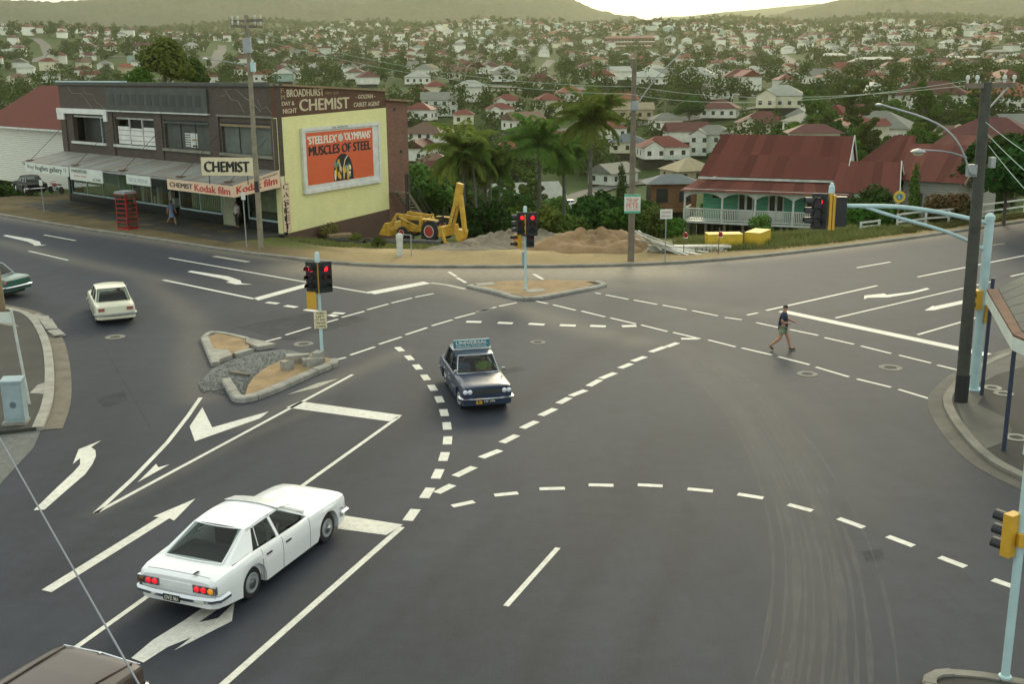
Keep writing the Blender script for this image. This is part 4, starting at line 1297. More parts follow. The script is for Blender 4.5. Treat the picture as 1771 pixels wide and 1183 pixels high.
# white fastback saloon in the foreground
FAL = dict(paint='car_white', wheelbase=2.82, wheel_r=.325, arch_r=.40, sill=.2,
    body=[(-1.16, .80, .80, .83), (-1.10, .885, .85, .885), (-.9, .925, .885, .925), (-.45, .955, .915, .985), (0.0, .972, .945, .99), (.5, .965, .925, .96), (1.1, .955, .895, .92), (1.7, .955, .885, .92), (2.1, .95, .895, .975), (2.5, .945, .89, .965), (3.0, .94, .875, .945), (3.4, .92, .855, .92), (3.58, .88, .835, .89), (3.64, .82, .78, .82)],
    zr=1.325, zbelt=.935, wbelt=.79, wroof=.60, ws0=(2.12, .965), ws1=(1.38, 1.325), rw1=(.24, 1.305), rw0=(-.62, .972), bpillar=1.03, rg0=.16, rg1=.42, quarter=.38, crown=.055,
    rww=.66, rwt=.56, seat_x=1.2, rb=(-1.21, .49, .93), fb=(3.68, .47, .92), bumper_h=.07, gaps=[.28, 1.0, 2.02], handles=[.5, 1.2], flush=True, decklines=[-1.06, 2.2], track=.86, trimc='interior', screen_trim='car_white')
fal = car('white_car', 'large white fastback saloon waiting at the stop line with glowing tail lights', (-5.93, 20.05, 0), 1.19, FAL)
for s in (-1, 1):
    hs_ = MB().box(-1.185, -1.10, s * .64 - .25, s * .64 + .25, .60, .755).build('tail_light_housing', MATS['chrome'], fal)
    for i, yy in enumerate((.48, .63)):
        lens(fal, 'tail_light', -1.19, s * yy, .68, .058, 'tail_red', -1)
    lens(fal, 'indicator', -1.188, s * .79, .68, .06, 'tail_amber' if s < 0 else 'lens_amber', -1)
    lens(fal, 'headlight', 3.65, s * .62, .66, .085, 'headlamp', 1); lens(fal, 'headlight', 3.65, s * .42, .66, .075, 'headlamp', 1)
MB().box(-1.172, -1.15, -.38, .38, .62, .74).build('boot_panel', MATS['car_white'], fal)
number_plate(fal, -1.325, 0, .485, -1, 'OVZ 061', 'ink_white', 'plate_dark', .38, .125)
MB().box(-1.12, -1.1, -.06, .06, .8, .82).build('boot_lock', MATS['interior'], fal)
MB().box(-.66, -.52, -.42, -.36, 1.0, 1.005, TR((-.45, 0, -.07))).build('boot_badge', MATS['interior'], fal)
v = MB()
v.loft([[(1.30, y, 1.37 + .05 * (1 - (y / .66) ** 2)), (1.72, y * 1.06, 1.285 + .055 * (1 - (y / .66) ** 2)), (1.72, y * 1.06, 1.27 + .055 * (1 - (y / .66) ** 2)), (1.30, y, 1.355 + .05 * (1 - (y / .66) ** 2))] for y in (-.64, -.45, -.2, 0, .2, .45, .64)])
v.build('sun_visor', MATS['car_white'], fal, 40)
MB().box(3.30, 3.36, -.955, -.94, .6, .64).build('badge', MATS['chrome'], fal)
def seated(carobj, xi, y, label, z=.36, **kw):
    M = carobj.matrix_basis
    p = M @ Vector((xi - .02, y, z))
    return person(label, p, carobj.rotation_euler.z, SIT, **kw)
bpy.context.view_layer.update()
seated(fal, 1.2, -.36, 'driver in a white shirt at the wheel of the white fastback', top='white_cloth', bottom='dark_cloth', long_legs=True, h=1.62, sleeve=.4)

# navy driving school saloon
NAV = dict(paint='car_navy', wheelbase=2.5, wheel_r=.30, arch_r=.36, sill=.2,
    body=[(-1.0, .70, .74, .78), (-.93, .76, .80, .84), (-.4, .785, .83, .88), (.2, .79, .84, .87), (1.2, .795, .84, .86), (1.85, .79, .84, .91), (2.4, .785, .83, .90), (3.0, .775, .815, .865), (3.16, .76, .80, .835), (3.2, .74, .78, .81)],
    zr=1.36, zbelt=.86, wbelt=.70, wroof=.575, ws0=(1.88, .90), ws1=(1.42, 1.34), rw1=(.02, 1.34), rw0=(-.34, .9), bpillar=.88, rg0=-.1, rg1=.1, crown=.04, seat_x=1.05, rb=(-1.03, .46, .76), fb=(3.24, .45, .78), bumper_h=.045,
    gaps=[.1, .88, 1.8], handles=[.25, 1.0], decklines=[1.95], track=.73, mirrors=[-1, 1], mirror_at=(2.1, 1.0), trimc='interior_tan', roof_paint='car_navy', rimc='galvanised', steer=R(8))
nh = math.atan2(-2.51, .58)
nf = (G(795, 703) + G(875, 701)) / 2
nav = car('driving_school_car', 'navy blue saloon with a driving school board on its roof turning through the intersection', nf - Vector((math.cos(nh), math.sin(nh), 0)) * 2.5, nh, NAV)
MB().box(3.19, 3.22, -.44, .44, .60, .72).build('grille', MATS['dark_steel'], nav)
for s in (-1, 1):
    for yy in (.665, .525): lens(nav, 'headlight', 3.21, s * yy, .67, .075, 'headlamp', 1)
    lens(nav, 'tail_light', -1.0, s * .6, .65, .06, 'lens_red', -1)
number_plate(nav, 3.30, .05, .40, 1, 'PIP 396', 'ink_white', 'plate_dark', .40, .13)
lp = MB().box(-.006, .006, -.09, .09, -.09, .09, TR((3.305, -.27, .41))).build('learner_plate', MATS['signal_yellow'], nav)
link('lettering', text_mesh('L', .07, .12, MATS['ink_black'], .03), lp, Matrix.Translation((3.314, -.305, .35)) @ Matrix(((0, 0, 1, 0), (1, 0, 0, 0), (0, 1, 0, 0), (0, 0, 0, 1))))
sb = MB().box(.78, .86, -.58, .58, 1.44, 1.70).build('roof_board', MATS['blue_sign'], nav)
MB().box(.76, .885, -.62, .62, 1.40, 1.435).build('board_rack', MATS['white_paint'], nav)
FX = Matrix(((0, 0, 1, 0), (1, 0, 0, 0), (0, 1, 0, 0), (0, 0, 0, 1)))
link('lettering', text_mesh('UNIVERSAL', 1.02, .115, MATS['ink_white'], .02), sb, Matrix.Translation((.863, -.51, 1.555)) @ FX)
link('lettering', text_mesh('DRIVING SCHOOL', .98, .06, MATS['ink_white'], .01), sb, Matrix.Translation((.863, -.49, 1.465)) @ FX)
bpy.context.view_layer.update()
seated(nav, 1.0, -.34, 'learner in a blue shirt driving the navy saloon', z=.33, top='blue_cloth', bottom='dark_cloth', long_legs=True, h=1.6)
seated(nav, 1.0, .34, 'instructor in a lime green top seated in the navy saloon', z=.33, top='lime_cloth', bottom='dark_cloth', long_legs=True, h=1.6)

# small cream-white saloon heading up the left street
WHI = dict(paint='car_cream', wheelbase=2.5, wheel_r=.29, arch_r=.35, sill=.2,
    body=[(-1.0, .70, .78, .80), (-.96, .765, .82, .86), (-.4, .79, .85, .90), (.2, .80, .86, .88), (1.2, .80, .85, .87), (1.85, .795, .85, .92), (2.5, .785, .83, .90), (3.0, .77, .80, .85), (3.1, .74, .77, .80)],
    zr=1.36, zbelt=.88, wbelt=.71, wroof=.58, ws0=(1.9, .91), ws1=(1.45, 1.34), rw1=(.1, 1.34), rw0=(-.32, .92), bpillar=.9, rg0=-.02, rg1=.16, crown=.04, seat_x=1.05, rb=(-1.03, .47, .77), fb=(3.14, .45, .78), bumper_h=.05,
    gaps=[.1, .9, 1.8], handles=[.3, 1.0], decklines=[-.93], track=.74, mirrors=[-1], mirror_at=(2.0, 1.02), screen_trim='black_paint', bumper='galvanised')
wm = (G(165, 559) + G(231, 550)) / 2
whi = car('white_car', 'small cream white saloon driving away towards the shops', wm, R(115), WHI)
for s in (-1, 1):
    lens(whi, 'tail_light', -1.01, s * .55, .69, .05, 'lens_red', -1, (.24, .11))
    MB().box(-1.042, -1.03, s * .55 - .12, s * .55 + .12, .685, .695).build('light_divider', MATS['white_paint'], whi)
number_plate(whi, -1.09, 0, .47, -1, 'NLR 285', 'ink_white', 'plate_dark', .34, .1)
bpy.context.view_layer.update()
seated(whi, 1.05, -.36, 'dark haired driver of the small cream white saloon', z=.33, top='dark_cloth', bottom='dark_cloth', long_legs=True, h=1.6)

# green saloon at the left edge
GRN = dict(paint='car_green', wheelbase=2.7, wheel_r=.32, arch_r=.38, sill=.22,
    body=[(-1.2, .76, .84, .82), (-1.1, .82, .90, .88), (-.5, .85, .92, .93), (.2, .86, .90, .92), (1.3, .86, .90, .92), (2.1, .86, .9, .97), (2.8, .85, .89, .95), (3.4, .82, .85, .88), (3.5, .78, .82, .84)],
    zr=1.42, zbelt=.93, wbelt=.75, wroof=.60, ws0=(2.1, .97), ws1=(1.6, 1.40), rw1=(.2, 1.40), rw0=(-.3, .96), bpillar=1.0, rg0=0, rg1=.25, crown=.05, seat_x=1.2, rb=(-1.24, .5, .86), fb=(3.55, .5, .86), bumper_h=.06,
    gaps=[.2, 1.0, 1.95], handles=[.4, 1.1], decklines=[-.4], track=.78)
ga, gb_ = G(5, 503, .46), G(62, 489, .46)
gh = math.atan2((gb_ - ga).y, (gb_ - ga).x) + math.pi / 2
gm_ = (ga + gb_) / 2
grn = car('green_car', 'dark green saloon with chrome bumper and round red tail lights', (gm_.x + 1.24 * math.cos(gh), gm_.y + 1.24 * math.sin(gh), 0), gh, GRN)
for s in (-1, 1):
    lens(grn, 'tail_light', -1.17, s * .70, .76, .075, 'tail_red', -1)
number_plate(grn, -1.15, 0, .66, -1, 'PCE 410', 'ink_white', 'plate_dark', .36, .11)

# brown car nose in the bottom left corner
BRN = dict(paint='car_brown', wheelbase=2.75, wheel_r=.32, arch_r=.39, sill=.2,
    body=[(-1.2, .82, .82, .84), (-1.1, .9, .86, .88), (-.4, .93, .9, .95), (.4, .94, .9, .92), (1.2, .94, .89, .91), (2.05, .93, .9, .97), (2.1, .93, .9, .975), (2.8, .92, .895, .955), (3.4, .90, .88, .92), (3.56, .87, .86, .885), (3.6, .82, .80, .82)],
    zr=1.36, zbelt=.93, wbelt=.78, wroof=.6, ws0=(2.05, .97), ws1=(1.45, 1.34), rw1=(.1, 1.33), rw0=(-.5, .97), bpillar=1.0, rg0=0, rg1=.25, crown=.05, seat_x=1.2, rb=(-1.23, .5, .9), fb=(3.66, .47, .9), gaps=[.2, 1.0, 2.0], decklines=[2.12], track=.83)
bl, brr = G(98, 1121, .84), G(252, 1152, .84)
bh = math.atan2((brr - bl).y, (brr - bl).x) + math.pi / 2
bm = (bl + brr) / 2
bh = 1.16
brn = car('brown_car', 'brown saloon queued behind the white fastback, only its bonnet showing', (bm.x - 3.55 * math.cos(bh), bm.y - 3.55 * math.sin(bh), 0), bh, BRN)
for s in (-1, 1):
    lens(brn, 'headlight', 3.61, s * .62, .66, .085, 'headlamp', 1)
    MB().tube([(2.2, s * .62, .965), (2.9, s * .66, .948), (3.5, s * .70, .905)], .02, 6).build('bonnet_crease', MATS['car_brown'], brn, 60)
MB().tube([(3.575, -.8, .862), (3.585, 0, .893), (3.575, .8, .862)], .013, 6).build('bonnet_trim', MATS['chrome'], brn)
lens(brn, 'bonnet_badge', 3.55, 0, .90, .02, 'chrome', 1)
MB().box(3.58, 3.62, -.5, .5, .6, .74).build('grille', MATS['dark_steel'], brn)
# far cars
FARC = dict(WHI, paint='car_white')
pf = TM(992, 357)
farcar = car('white_car', 'tiny white saloon on the side street down in the gully', pf, R(195), FARC)
farcar.location.z += .05
DK = dict(GRN, paint='car_dark')
pk = G(60, 334, .12)
dkc = car('dark_car', 'dark saloon parked on the yard beside the weatherboard wall', pk, R(128), DK)
for s in (-1, 1): lens(dkc, 'tail_light', -1.17, s * .7, .7, .06, 'lens_red', -1)
bpy.context.view_layer.update()
# man crossing the road
mp_ = G(1352, 606)
person('man in a navy shirt and khaki shorts walking across the road', mp_, R(-12), WALK, h=1.72, top='navy_cloth', bottom='khaki_cloth', bulk=1.05)
wk = dict(WALK, wrl=(.2, .24, .95), ell=(.08, .24, 1.13), wrr=(-.12, -.24, .93), elr=(-.1, -.24, 1.13))
person('woman in a pale blue dress walking past the chemist window', G(298, 388.5, .135), R(-40), wk, h=1.64, top='blue_cloth', dress=True, long_hair=True)
# ---------------------------------------------------------------- chemist building
C0 = Vector((-14.19, 68.22, 0)); A_ = Vector((-.733, .680, 0)).normalized(); B_ = Vector((.469, .883, 0)).normalized()
aA, aB = math.atan2(A_.y, A_.x), math.atan2(B_.y, B_.x)
# facade frame: x runs from the street corner along the facade, y points out to the street, z up
nF = Vector((-.680, -.733, 0)).normalized()
MF = Matrix(((A_.x, nF.x, 0, C0.x), (A_.y, nF.y, 0, C0.y), (0, 0, 1, 0), (0, 0, 0, 1)))
nS = Vector((.883, -.469, 0)).normalized()
MS = Matrix(((B_.x, nS.x, 0, C0.x), (B_.y, nS.y, 0, C0.y), (0, 0, 1, 0), (0, 0, 0, 1)))
bld = thing('chemist_building', 'two storey dark brick shop building with a yellow painted side wall and awning', 'building')
def wbox(M, x0, x1, y0, y1, z0, z1, nm, m, parent=None):
    return MB().box(x0, x1, y0, y1, z0, z1).build(nm, MATS[m], parent or bld, None, M)
LEN = 28.45
WIN = [(20.95 + .7, 26.6), (14.55, 20.0), (7.65, 13.15), (.75, 6.1)]
# upper facade: spandrels, piers, parapet
wbox(MF, 0, LEN, -.35, 0, 3.7, 4.9, 'facade_wall', 'brick_dark')
wbox(MF, 0, LEN, -.35, 0, 6.85, 9.1, 'facade_wall', 'brick_dark')
xs_ = [0] + sorted([v for w in WIN for v in w]) + [LEN]
for i in range(0, len(xs_), 2):
    wbox(MF, xs_[i], xs_[i + 1], -.35, 0, 4.9, 6.85, 'facade_pier', 'brick_dark')
for x0, x1 in ((20.2, 21.3), (13.4, 14.3), (6.3, 7.4), (27.6, 28.4), (.05, .6)):
    wbox(MF, x0, x1, .003, .1, 3.9, 7.2, 'pilaster', 'brick_dark')
wbox(MF, -.1, LEN + .1, -.45, .12, 9.1, 9.32, 'parapet_coping', 'board_grey')
wbox(MF, 18.6, LEN + .12, -.47, .14, 9.325, 9.4, 'gutter', 'pale_aqua')
wbox(MF, 7.4, 20.85, .003, .16, 7.35, 8.95, 'parapet_panel', 'board_grey')
for i in range(12):
    wbox(MF, 8.1 + i * 1.04, 8.75 + i * 1.04, .162, .175, 7.75, 8.5, 'faded_letter_panel', 'shop_dark')
wbox(MF, 7.3, 20.95, .003, .22, 7.25, 7.34, 'string_course', 'trim_white')
# crack-like white render traces on the end parapets
for k, (x0, pts) in enumerate(((21.3, ((0, 7.4), (1.2, 7.9), (1.6, 8.4), (2.8, 8.5), (3.0, 8.95))), (23.2, ((0, 7.4), (1.5, 8.5), (3.0, 8.5), (3.6, 8.95))), (1.6, ((0, 7.6), (.8, 8.1), (1.6, 8.4), (2.6, 8.95))), (3.4, ((0, 7.5), (.6, 8.2), (1.4, 8.3), (2.0, 8.9))), (.5, ((0, 7.5), (.5, 7.9), (1.0, 7.75), (1.4, 8.3))), (4.6, ((0, 8.9), (.5, 8.9), (.9, 8.5), (1.3, 8.5))))):
    MB().tube([(x0 + a, .012, z) for a, z in pts], .022, 5).build('mortar_crack', MATS['sill_dull'], bld, None, MF)
wbox(MF, 20.85, 28.75, .003, .2, 6.98, 7.36, 'lintel', 'white_paint')
wbox(MF, 20.85, 21.35, .006, .21, 6.5, 6.97, 'lintel_end', 'white_paint')
wbox(MF, 27.6, 28.7, .006, .21, 6.5, 6.97, 'lintel_end', 'white_paint')
wbox(MF, .3, 6.4, .003, .15, 7.2, 7.32, 'string_course', 'sill_dull')
# upper windows: dark room behind, frames, boards
for i, (x0, x1) in enumerate(WIN):
    wbox(MF, x0 - .01, x1 + .01, -.9, -.86, 4.85, 6.9, 'window_back', 'shop_dark')
    wbox(MF, x0 - .25, x1 + .25, .02, .16, 4.72, 4.9, 'window_sill', 'trim_white' if i < 2 else 'sill_dull')
    fr = wbox(MF, x0, x1, -.2, -.12, 6.72, 6.85, 'window_frame', 'trim_white' if i < 2 else 'board_grey')
    if i == 0:
        for xx in (x0, x0 + .7): wbox(MF, xx, xx + .08, -.2, -.12, 4.9, 6.72, 'window_frame', 'aqua_grey')
        wbox(MF, x1 - .9, x1 - .85, -.6, -.55, 4.9, 6.5, 'window_frame', 'board_grey')
    if i == 1:
        n = 3
        for k in range(n):
            a, b = x0 + (x1 - x0) * k / n, x0 + (x1 - x0) * (k + 1) / n
            wbox(MF, a + .07, b - .07, -.18, -.15, 4.95, 6.2 - .1 * (k == 1), 'window_board', 'white_paint')
            wbox(MF, a - .04, a + .04, -.2, -.1, 4.9, 6.75, 'window_mullion', 'trim_white')
            for r_ in range(3): wbox(MF, a + .09, b - .09, -.145, -.135, 5.2 + r_ * .36, 5.23 + r_ * .36, 'board_joint', 'timber_grey')
    if i >= 2:
        for k in range(3):
            a, b = x0 + (x1 - x0) * k / 3, x0 + (x1 - x0) * (k + 1) / 3
            wbox(MF, a + .02, b - .02, -.2, -.17, 4.92, 6.7, 'window_board', 'board_grey' if i == 2 else 'board_green')
            wbox(MF, a - .03, a + .03, -.16, -.12, 4.9, 6.72, 'window_mullion', 'shop_dark')
        if i == 2:
            for k in range(6): wbox(MF, 10.2, 10.8, -.15, -.12, 5.1 + k * .16, 5.19 + k * .16, 'louvre_blade', 'trim_white')
            wbox(MF, 9.3, 10.15, -.16, -.13, 5.05, 6.0, 'window_board', 'trim_white')
            wbox(MF, 9.35, 9.9, -.125, -.11, 5.5, 5.62, 'board_gap', 'timber'); wbox(MF, 9.35, 9.9, -.125, -.11, 5.1, 5.22, 'board_gap', 'shop_dark')
        wbox(MF, x0 - .1, x1 + .1, -.1, .05, 6.6, 6.74, 'window_hood', 'timber' if i == 3 else 'board_grey')
# building body: floors, roof, back and left walls
BD = 11.75
def pt(a, b, z): return (C0 + A_ * a + B_ * b + Vector((0, 0, z))).to_tuple()
MB().extr([pt(.3, .4, 8.3), pt(LEN - .3, .4, 8.3), pt(LEN - .3, 14, 7.2), pt(.3, 14, 7.2)], (0, 0, .15)).build('roof', MATS['iron_grey'], bld)
MB().extr([pt(LEN, .3, -.2), pt(LEN - .3, .3, -.2), pt(LEN - .3, 14, -.2), pt(LEN, 14, -.2)], (0, 0, 9.2)).build('end_wall', MATS['brick_dark'], bld)
MB().extr([pt(0.4, 13.9, -4), pt(LEN, 13.9, -4), pt(LEN, 14.2, -4), pt(0.4, 14.2, -4)], (0, 0, 11)).build('rear_wall', MATS['brick_red'], bld)
MB().extr([pt(0.2, .8, 3.6), pt(LEN - .2, .8, 3.6), pt(LEN - .2, 13.8, 3.6), pt(.2, 13.8, 3.6)], (0, 0, .1)).build('floor', MATS['shop_dark'], bld)
# side wall, in the frame of the lot side
SL = 11.75
def quadwall(M, pts, th, nm, m, parent=None):
    return MB().extr([(x, 0, z) for x, z in pts], (0, -th, 0)).build(nm, MATS[m], parent or bld, None, M)
quadwall(MS, [(0, .1), (SL, .35), (SL, 7.45), (0, 7.25)], .4, 'yellow_wall', 'painted_yellow')
quadwall(MS, [(0, 7.253), (SL, 7.453), (SL, 8.55), (0, 9.15)], .38, 'brown_sign_wall', 'sign_brown')
MB().bar((-.1, -.1, 9.22), (SL + .1, -.1, 8.62), .5, .12).build('wall_coping', MATS['timber'], bld, None, MS)
quadwall(MS, [(-.0, -2.0), (SL, -3.5), (SL, .345), (0, .095)], .37, 'plinth_wall', 'plinth_brown')
quadwall(MS, [(SL + .02, -4), (SL + 2.7, -4), (SL + 2.7, 7.8), (SL + .02, 7.95)], .5, 'brick_wing', 'brick_red')
MB().bar((SL + .0, .05, 8.0), (SL + 3.1, .05, 7.82), .6, .12).build('wing_eave', MATS['timber'], bld, None, MS)
for x, z in ((SL + .9, 7.2), (SL + 1.6, 4.2)): wbox(MS, x, x + .25, .003, .03, z, z + .2, 'wall_vent', 'shop_dark')
# billboard
bb = thing('billboard', 'white framed orange tyre poster fixed to the yellow wall', 'billboard')
bb.matrix_world = MS
quad = lambda x0, x1, z0, z1, y0, y1, nm, m, par=bb: MB().box(x0, x1, y0, y1, z0, z1).build(nm, MATS[m], par)
quad(2.12, 10.62, 2.43, 6.47, .01, .14, 'backing_board', 'white_paint')
for a in ((2.1, 10.64, 2.38, 2.6), (2.1, 10.64, 6.32, 6.52)): quad(*a, .142, .22, 'frame_rail', 'white_paint')
for a in ((2.1, 2.3, 2.605, 6.315), (10.44, 10.64, 2.605, 6.315)): quad(*a, .142, .215, 'frame_stile', 'white_paint')
ps = quad(2.5, 9.78, 2.9, 6.2, .142, .15, 'poster', 'poster_orange')
XZ = Matrix(((1, 0, 0, 0), (0, 0, -1, 0), (0, 1, 0, 0), (0, 0, 0, 1)))      # letters stood up in the wall plane (seen from outside)
def wall_text(parent, txt, x0, x1, z0, z1, y, m, bold=.0, M=None, flip=False):
    # the lot side is seen with x running left to right when looking at the wall
    me_ = text_mesh(txt, x1 - x0, z1 - z0, MATS[m], bold, .006)
    L = Matrix(((1, 0, 0, x0), (0, 0, 1, y), (0, 1, 0, z0), (0, 0, 0, 1))) if not flip else Matrix(((-1, 0, 0, x1), (0, 0, 1, y), (0, 1, 0, z0), (0, 0, 0, 1)))
    return link('lettering', me_, parent, (M @ L) if M is not None else L)
wall_text(ps, "'STEELFLEX'", 2.65, 5.75, 5.45, 5.98, .151, 'ink_white', .05)
wall_text(ps, "'OLYMPIANS'", 6.5, 9.6, 5.5, 6.03, .151, 'ink_white', .05)
wall_text(ps, 'MUSCLES OF STEEL', 2.7, 9.55, 4.72, 5.35, .151, 'ink_black', .06)
lg = MB().lathe([(.26, 0), (.26, .006), (.2, .006), (.2, 0)], 18, Matrix(((1, 0, 0, 6.12), (0, 0, 1, .151), (0, 1, 0, 5.72), (0, 0, 0, 1)))).build('emblem_ring', MATS['ink_white'], ps)
for k in range(3): MB().box(5.95, 6.29, .158, .162, 5.6 + k * .1, 5.64 + k * .1).build('emblem_bar', MATS['ink_white'], ps)
# the printed tyre: arch silhouette, sidewall line, coloured figures
arch = [(5.2, 2.93)] + [(6.3 + 1.1 * math.cos(a) * (1 if math.cos(a) > 0 else 1), 2.95 + 1.72 * math.sin(a) ** .75) for a in [math.pi * (1 - i / 16) for i in range(17)]] + [(7.4, 2.93)]
MB().extr([(x, .151, z) for x, z in arch][::-1], (0, .004, 0)).build('printed_tyre', MATS['ink_black'], ps)
MB().tube([(6.3, .157, 3.0), (6.28, .157, 3.7), (6.5, .157, 4.25), (6.8, .157, 4.5)], .03, 5).build('tyre_line', MATS['ink_white'], ps)
rr_ = random.Random(5)
for i in range(26):
    lft = i % 2
    cx_, cz_ = (rr_.uniform(5.3, 6.1), rr_.uniform(3.0, 4.2)) if lft else (rr_.uniform(6.35, 7.05), rr_.uniform(3.0, 3.75))
    w_, h_ = rr_.uniform(.06, .16), rr_.uniform(.15, .4)
    poly = [(cx_ + w_ * math.cos(a) * rr_.uniform(.6, 1.1), .158 + i * .0003, cz_ + h_ * math.sin(a) * rr_.uniform(.6, 1.1)) for a in [k * math.pi / 4 for k in range(8)]]
    MB().extr(poly, (0, .0002, 0)).build('printed_figure', MATS[('poster_yellow', 'poster_yellow', 'ink_white', 'poster_yellow', 'poster_teal')[i % 5]], ps)
wall_text(bb, 'O.D. OUTDOOR', 5.2, 6.9, 6.36, 6.47, .221, 'ink_black', .01)
# painted wall lettering
for a in (('F.', .5, .95, 8.72, 9.0, 'ink_faded'), ('M.', .5, 1.0, 8.32, 8.6, 'ink_faded'), ('BROADHURST', 1.05, 4.75, 8.45, 8.92, 'ink_cream'), ('M.P.S. Q.I.P.', 4.95, 6.4, 8.5, 8.68, 'ink_faded'), ('DAY &', .55, 1.75, 7.95, 8.2, 'ink_cream'), ('NIGHT', .6, 1.95, 7.47, 7.77, 'ink_cream'),
          ('CHEMIST', 2.2, 7.5, 7.55, 8.3, 'ink_cream'), ('- GOLDEN -', 8.2, 10.5, 8.15, 8.42, 'ink_cream'), ('CASKET AGENT', 7.95, 11.0, 7.62, 7.92, 'ink_cream')):
    wall_text(bld, a[0], a[1], a[2], a[3], a[4], .004, a[5], .03, MS)
cs = wbox(MS, .02, .72, .003, .06, .22, 3.3, 'casket_sign', 'sign_pink')
for i, ch in enumerate('CASKET'):
    wall_text(cs, ch, .1, .62, 2.86 - i * .49, 3.2 - i * .49, .062, 'ink_black', .012)
# ---- awning
aw = thing('shop_awning', 'long rusty iron awning hung over the shop footpath', 'awning')
aw.matrix_world = MF
AD = 3.35
za, ze = 4.02, 3.42
ns = 36
for i in range(ns):
    x0, x1 = -.0 + i * 28.6 / ns, (i + 1) * 28.6 / ns - .02
    dz = random.uniform(-.012, .012)
    MB().extr([(x0, .11, za + dz), (x1, .11, za + dz), (x1, AD, ze + dz), (x0, AD, ze + dz)], (0, 0, .03)).build('roof_sheet', MATS['iron_grey'], aw)
MB().box(0, 28.6, AD - .06, AD + .05, ze - .12, ze - .02).build('gutter', MATS['galvanised'], aw)
MB().box(0, 28.6, .12, AD - .07, ze - .22, ze - .16).build('soffit', MATS['board_grey'], aw)
for x in (1.0, 6.5, 13.8, 20.6, 28.0):
    MB().tube([(x, .1, 6.0), (x, AD - .35, ze + .1)], .02, 5).build('tie_rod', MATS['dark_steel'], aw)
    MB().box(x - .3, x + .3, AD - .55, AD - .15, ze + .1, ze + .16).build('rod_plate', MATS['rust_steel'], aw)
# ---- shop signs hung on the awning edge
def fascia(nm, label, x0, x1, z0, z1, m, texts):
    t = thing(nm, label, 'sign'); t.matrix_world = MF
    b = MB().box(x0, x1, AD + .06, AD + .12, z0, z1).build('board', MATS[m], t)
    for txt, a, c, e, f, mm, bo in texts:
        wall_text(b, txt, a, c, e, f, AD + .121, mm, bo, None, True)
    return t
fascia('gallery_sign', 'white gallery signboard at the far end of the shop awning', 20.9, 27.9, 2.72, 3.42, 'sign_white', [('Ray', 26.4, 27.5, 2.95, 3.25, 'ink_black', .0), ('hughes gallery', 21.9, 26.2, 2.82, 3.3, 'ink_black', .02), ('12', 21.2, 21.6, 3.05, 3.3, 'ink_black', .0)])
fascia('hairdresser_sign', 'white hairdresser signboard with faded lettering under the awning', 15.9, 20.7, 2.55, 3.42, 'sign_white', [('HAIRDRESSER', 18.1, 20.4, 3.1, 3.33, 'ink_black', .02), ('ladies stylist', 18.2, 20.0, 2.78, 2.95, 'ink_red', .0), ('62 3481', 16.2, 17.3, 2.65, 2.82, 'ink_black', .0)])
fascia('small_shop_sign', 'short pale shop signboard beside the chemist fascia', 9.5, 12.6, 2.75, 3.35, 'sign_white', [('SHOE REPAIR', 9.8, 12.3, 2.92, 3.18, 'aqua_grey', .0)])
fascia('chemist_fascia', 'cream fascia board reading chemist and film', -.02, 7.4, 2.72, 3.38, 'sign_pink', [('CHEMIST', 4.4, 7.1, 2.9, 3.22, 'ink_black', .04), ('Kodak film', .25, 4.2, 2.82, 3.28, 'ink_red', .04)])
ef = thing('film_sign', 'pink end board of the awning reading film over the lot corner', 'sign')
pa = (MF @ Vector((-.08, AD + .12, 0))); pb = (MF @ Vector((-.08, .1, 0)))
du = (pb - pa).normalized(); ln = (pb - pa).length
nE = Vector((du.y, -du.x, 0))
ef.matrix_world = Matrix(((du.x, nE.x, 0, pa.x), (du.y, nE.y, 0, pa.y), (0, 0, 1, 0), (0, 0, 0, 1)))
eb = MB().extr([(0, 0, 2.7), (ln, 0, 3.05), (ln, 0, 4.1), (0, 0, 3.42)], (0, -.05, 0)).build('board', MATS['sign_pink'], ef)
def slope_text(par, txt, x0, x1, z0, h, sl, m, bo):
    me_ = text_mesh(txt, x1 - x0, h, MATS[m], bo, .006)
    me_.transform(Matrix(((1, 0, 0, x0), (0, 0, 1, .001), (sl, 1, 0, z0), (0, 0, 0, 1)))); link('lettering', me_, par)
slope_text(eb, 'Kodak film', .2, ln - .2, 2.88, .46, .13, 'ink_red', .04)
slope_text(eb, 'N. BROADHURST', 1.9, ln - .15, 3.58, .13, .2, 'ink_black', .01)
cb = thing('chemist_sign', 'cream board with large black chemist lettering standing on the awning', 'sign'); 
ca_, cb_ = D(349, 300, 66.2), D(437, 296, 65.6)
ca_.z = cb_.z = 0
du = (cb_ - ca_).normalized(); ln = (cb_ - ca_).length; nE = Vector((du.y, -du.x, 0))
cb.matrix_world = Matrix(((du.x, nE.x, 0, ca_.x), (du.y, nE.y, 0, ca_.y), (0, 0, 1, 0), (0, 0, 0, 1)))
zb0, zb1 = HT(ca_.x, ca_.y, 303), HT(ca_.x, ca_.y, 272)
bo_ = MB().box(0, ln, -.1, 0, zb0, zb1).build('board', MATS['cream_sign'], cb)
link('lettering', text_mesh('CHEMIST', ln * .9, (zb1 - zb0) * .62, MATS['ink_black'], .06), bo_, Matrix(((1, 0, 0, ln * .05), (0, 0, 1, .001), (0, 1, 0, zb0 + (zb1 - zb0) * .18), (0, 0, 0, 1))))
for x in (.4, ln - .4): MB().tube([(x, -.14, 3.45), (x, -.14, zb1 - .2)], .03, 6).build('prop', MATS['dark_steel'], cb)
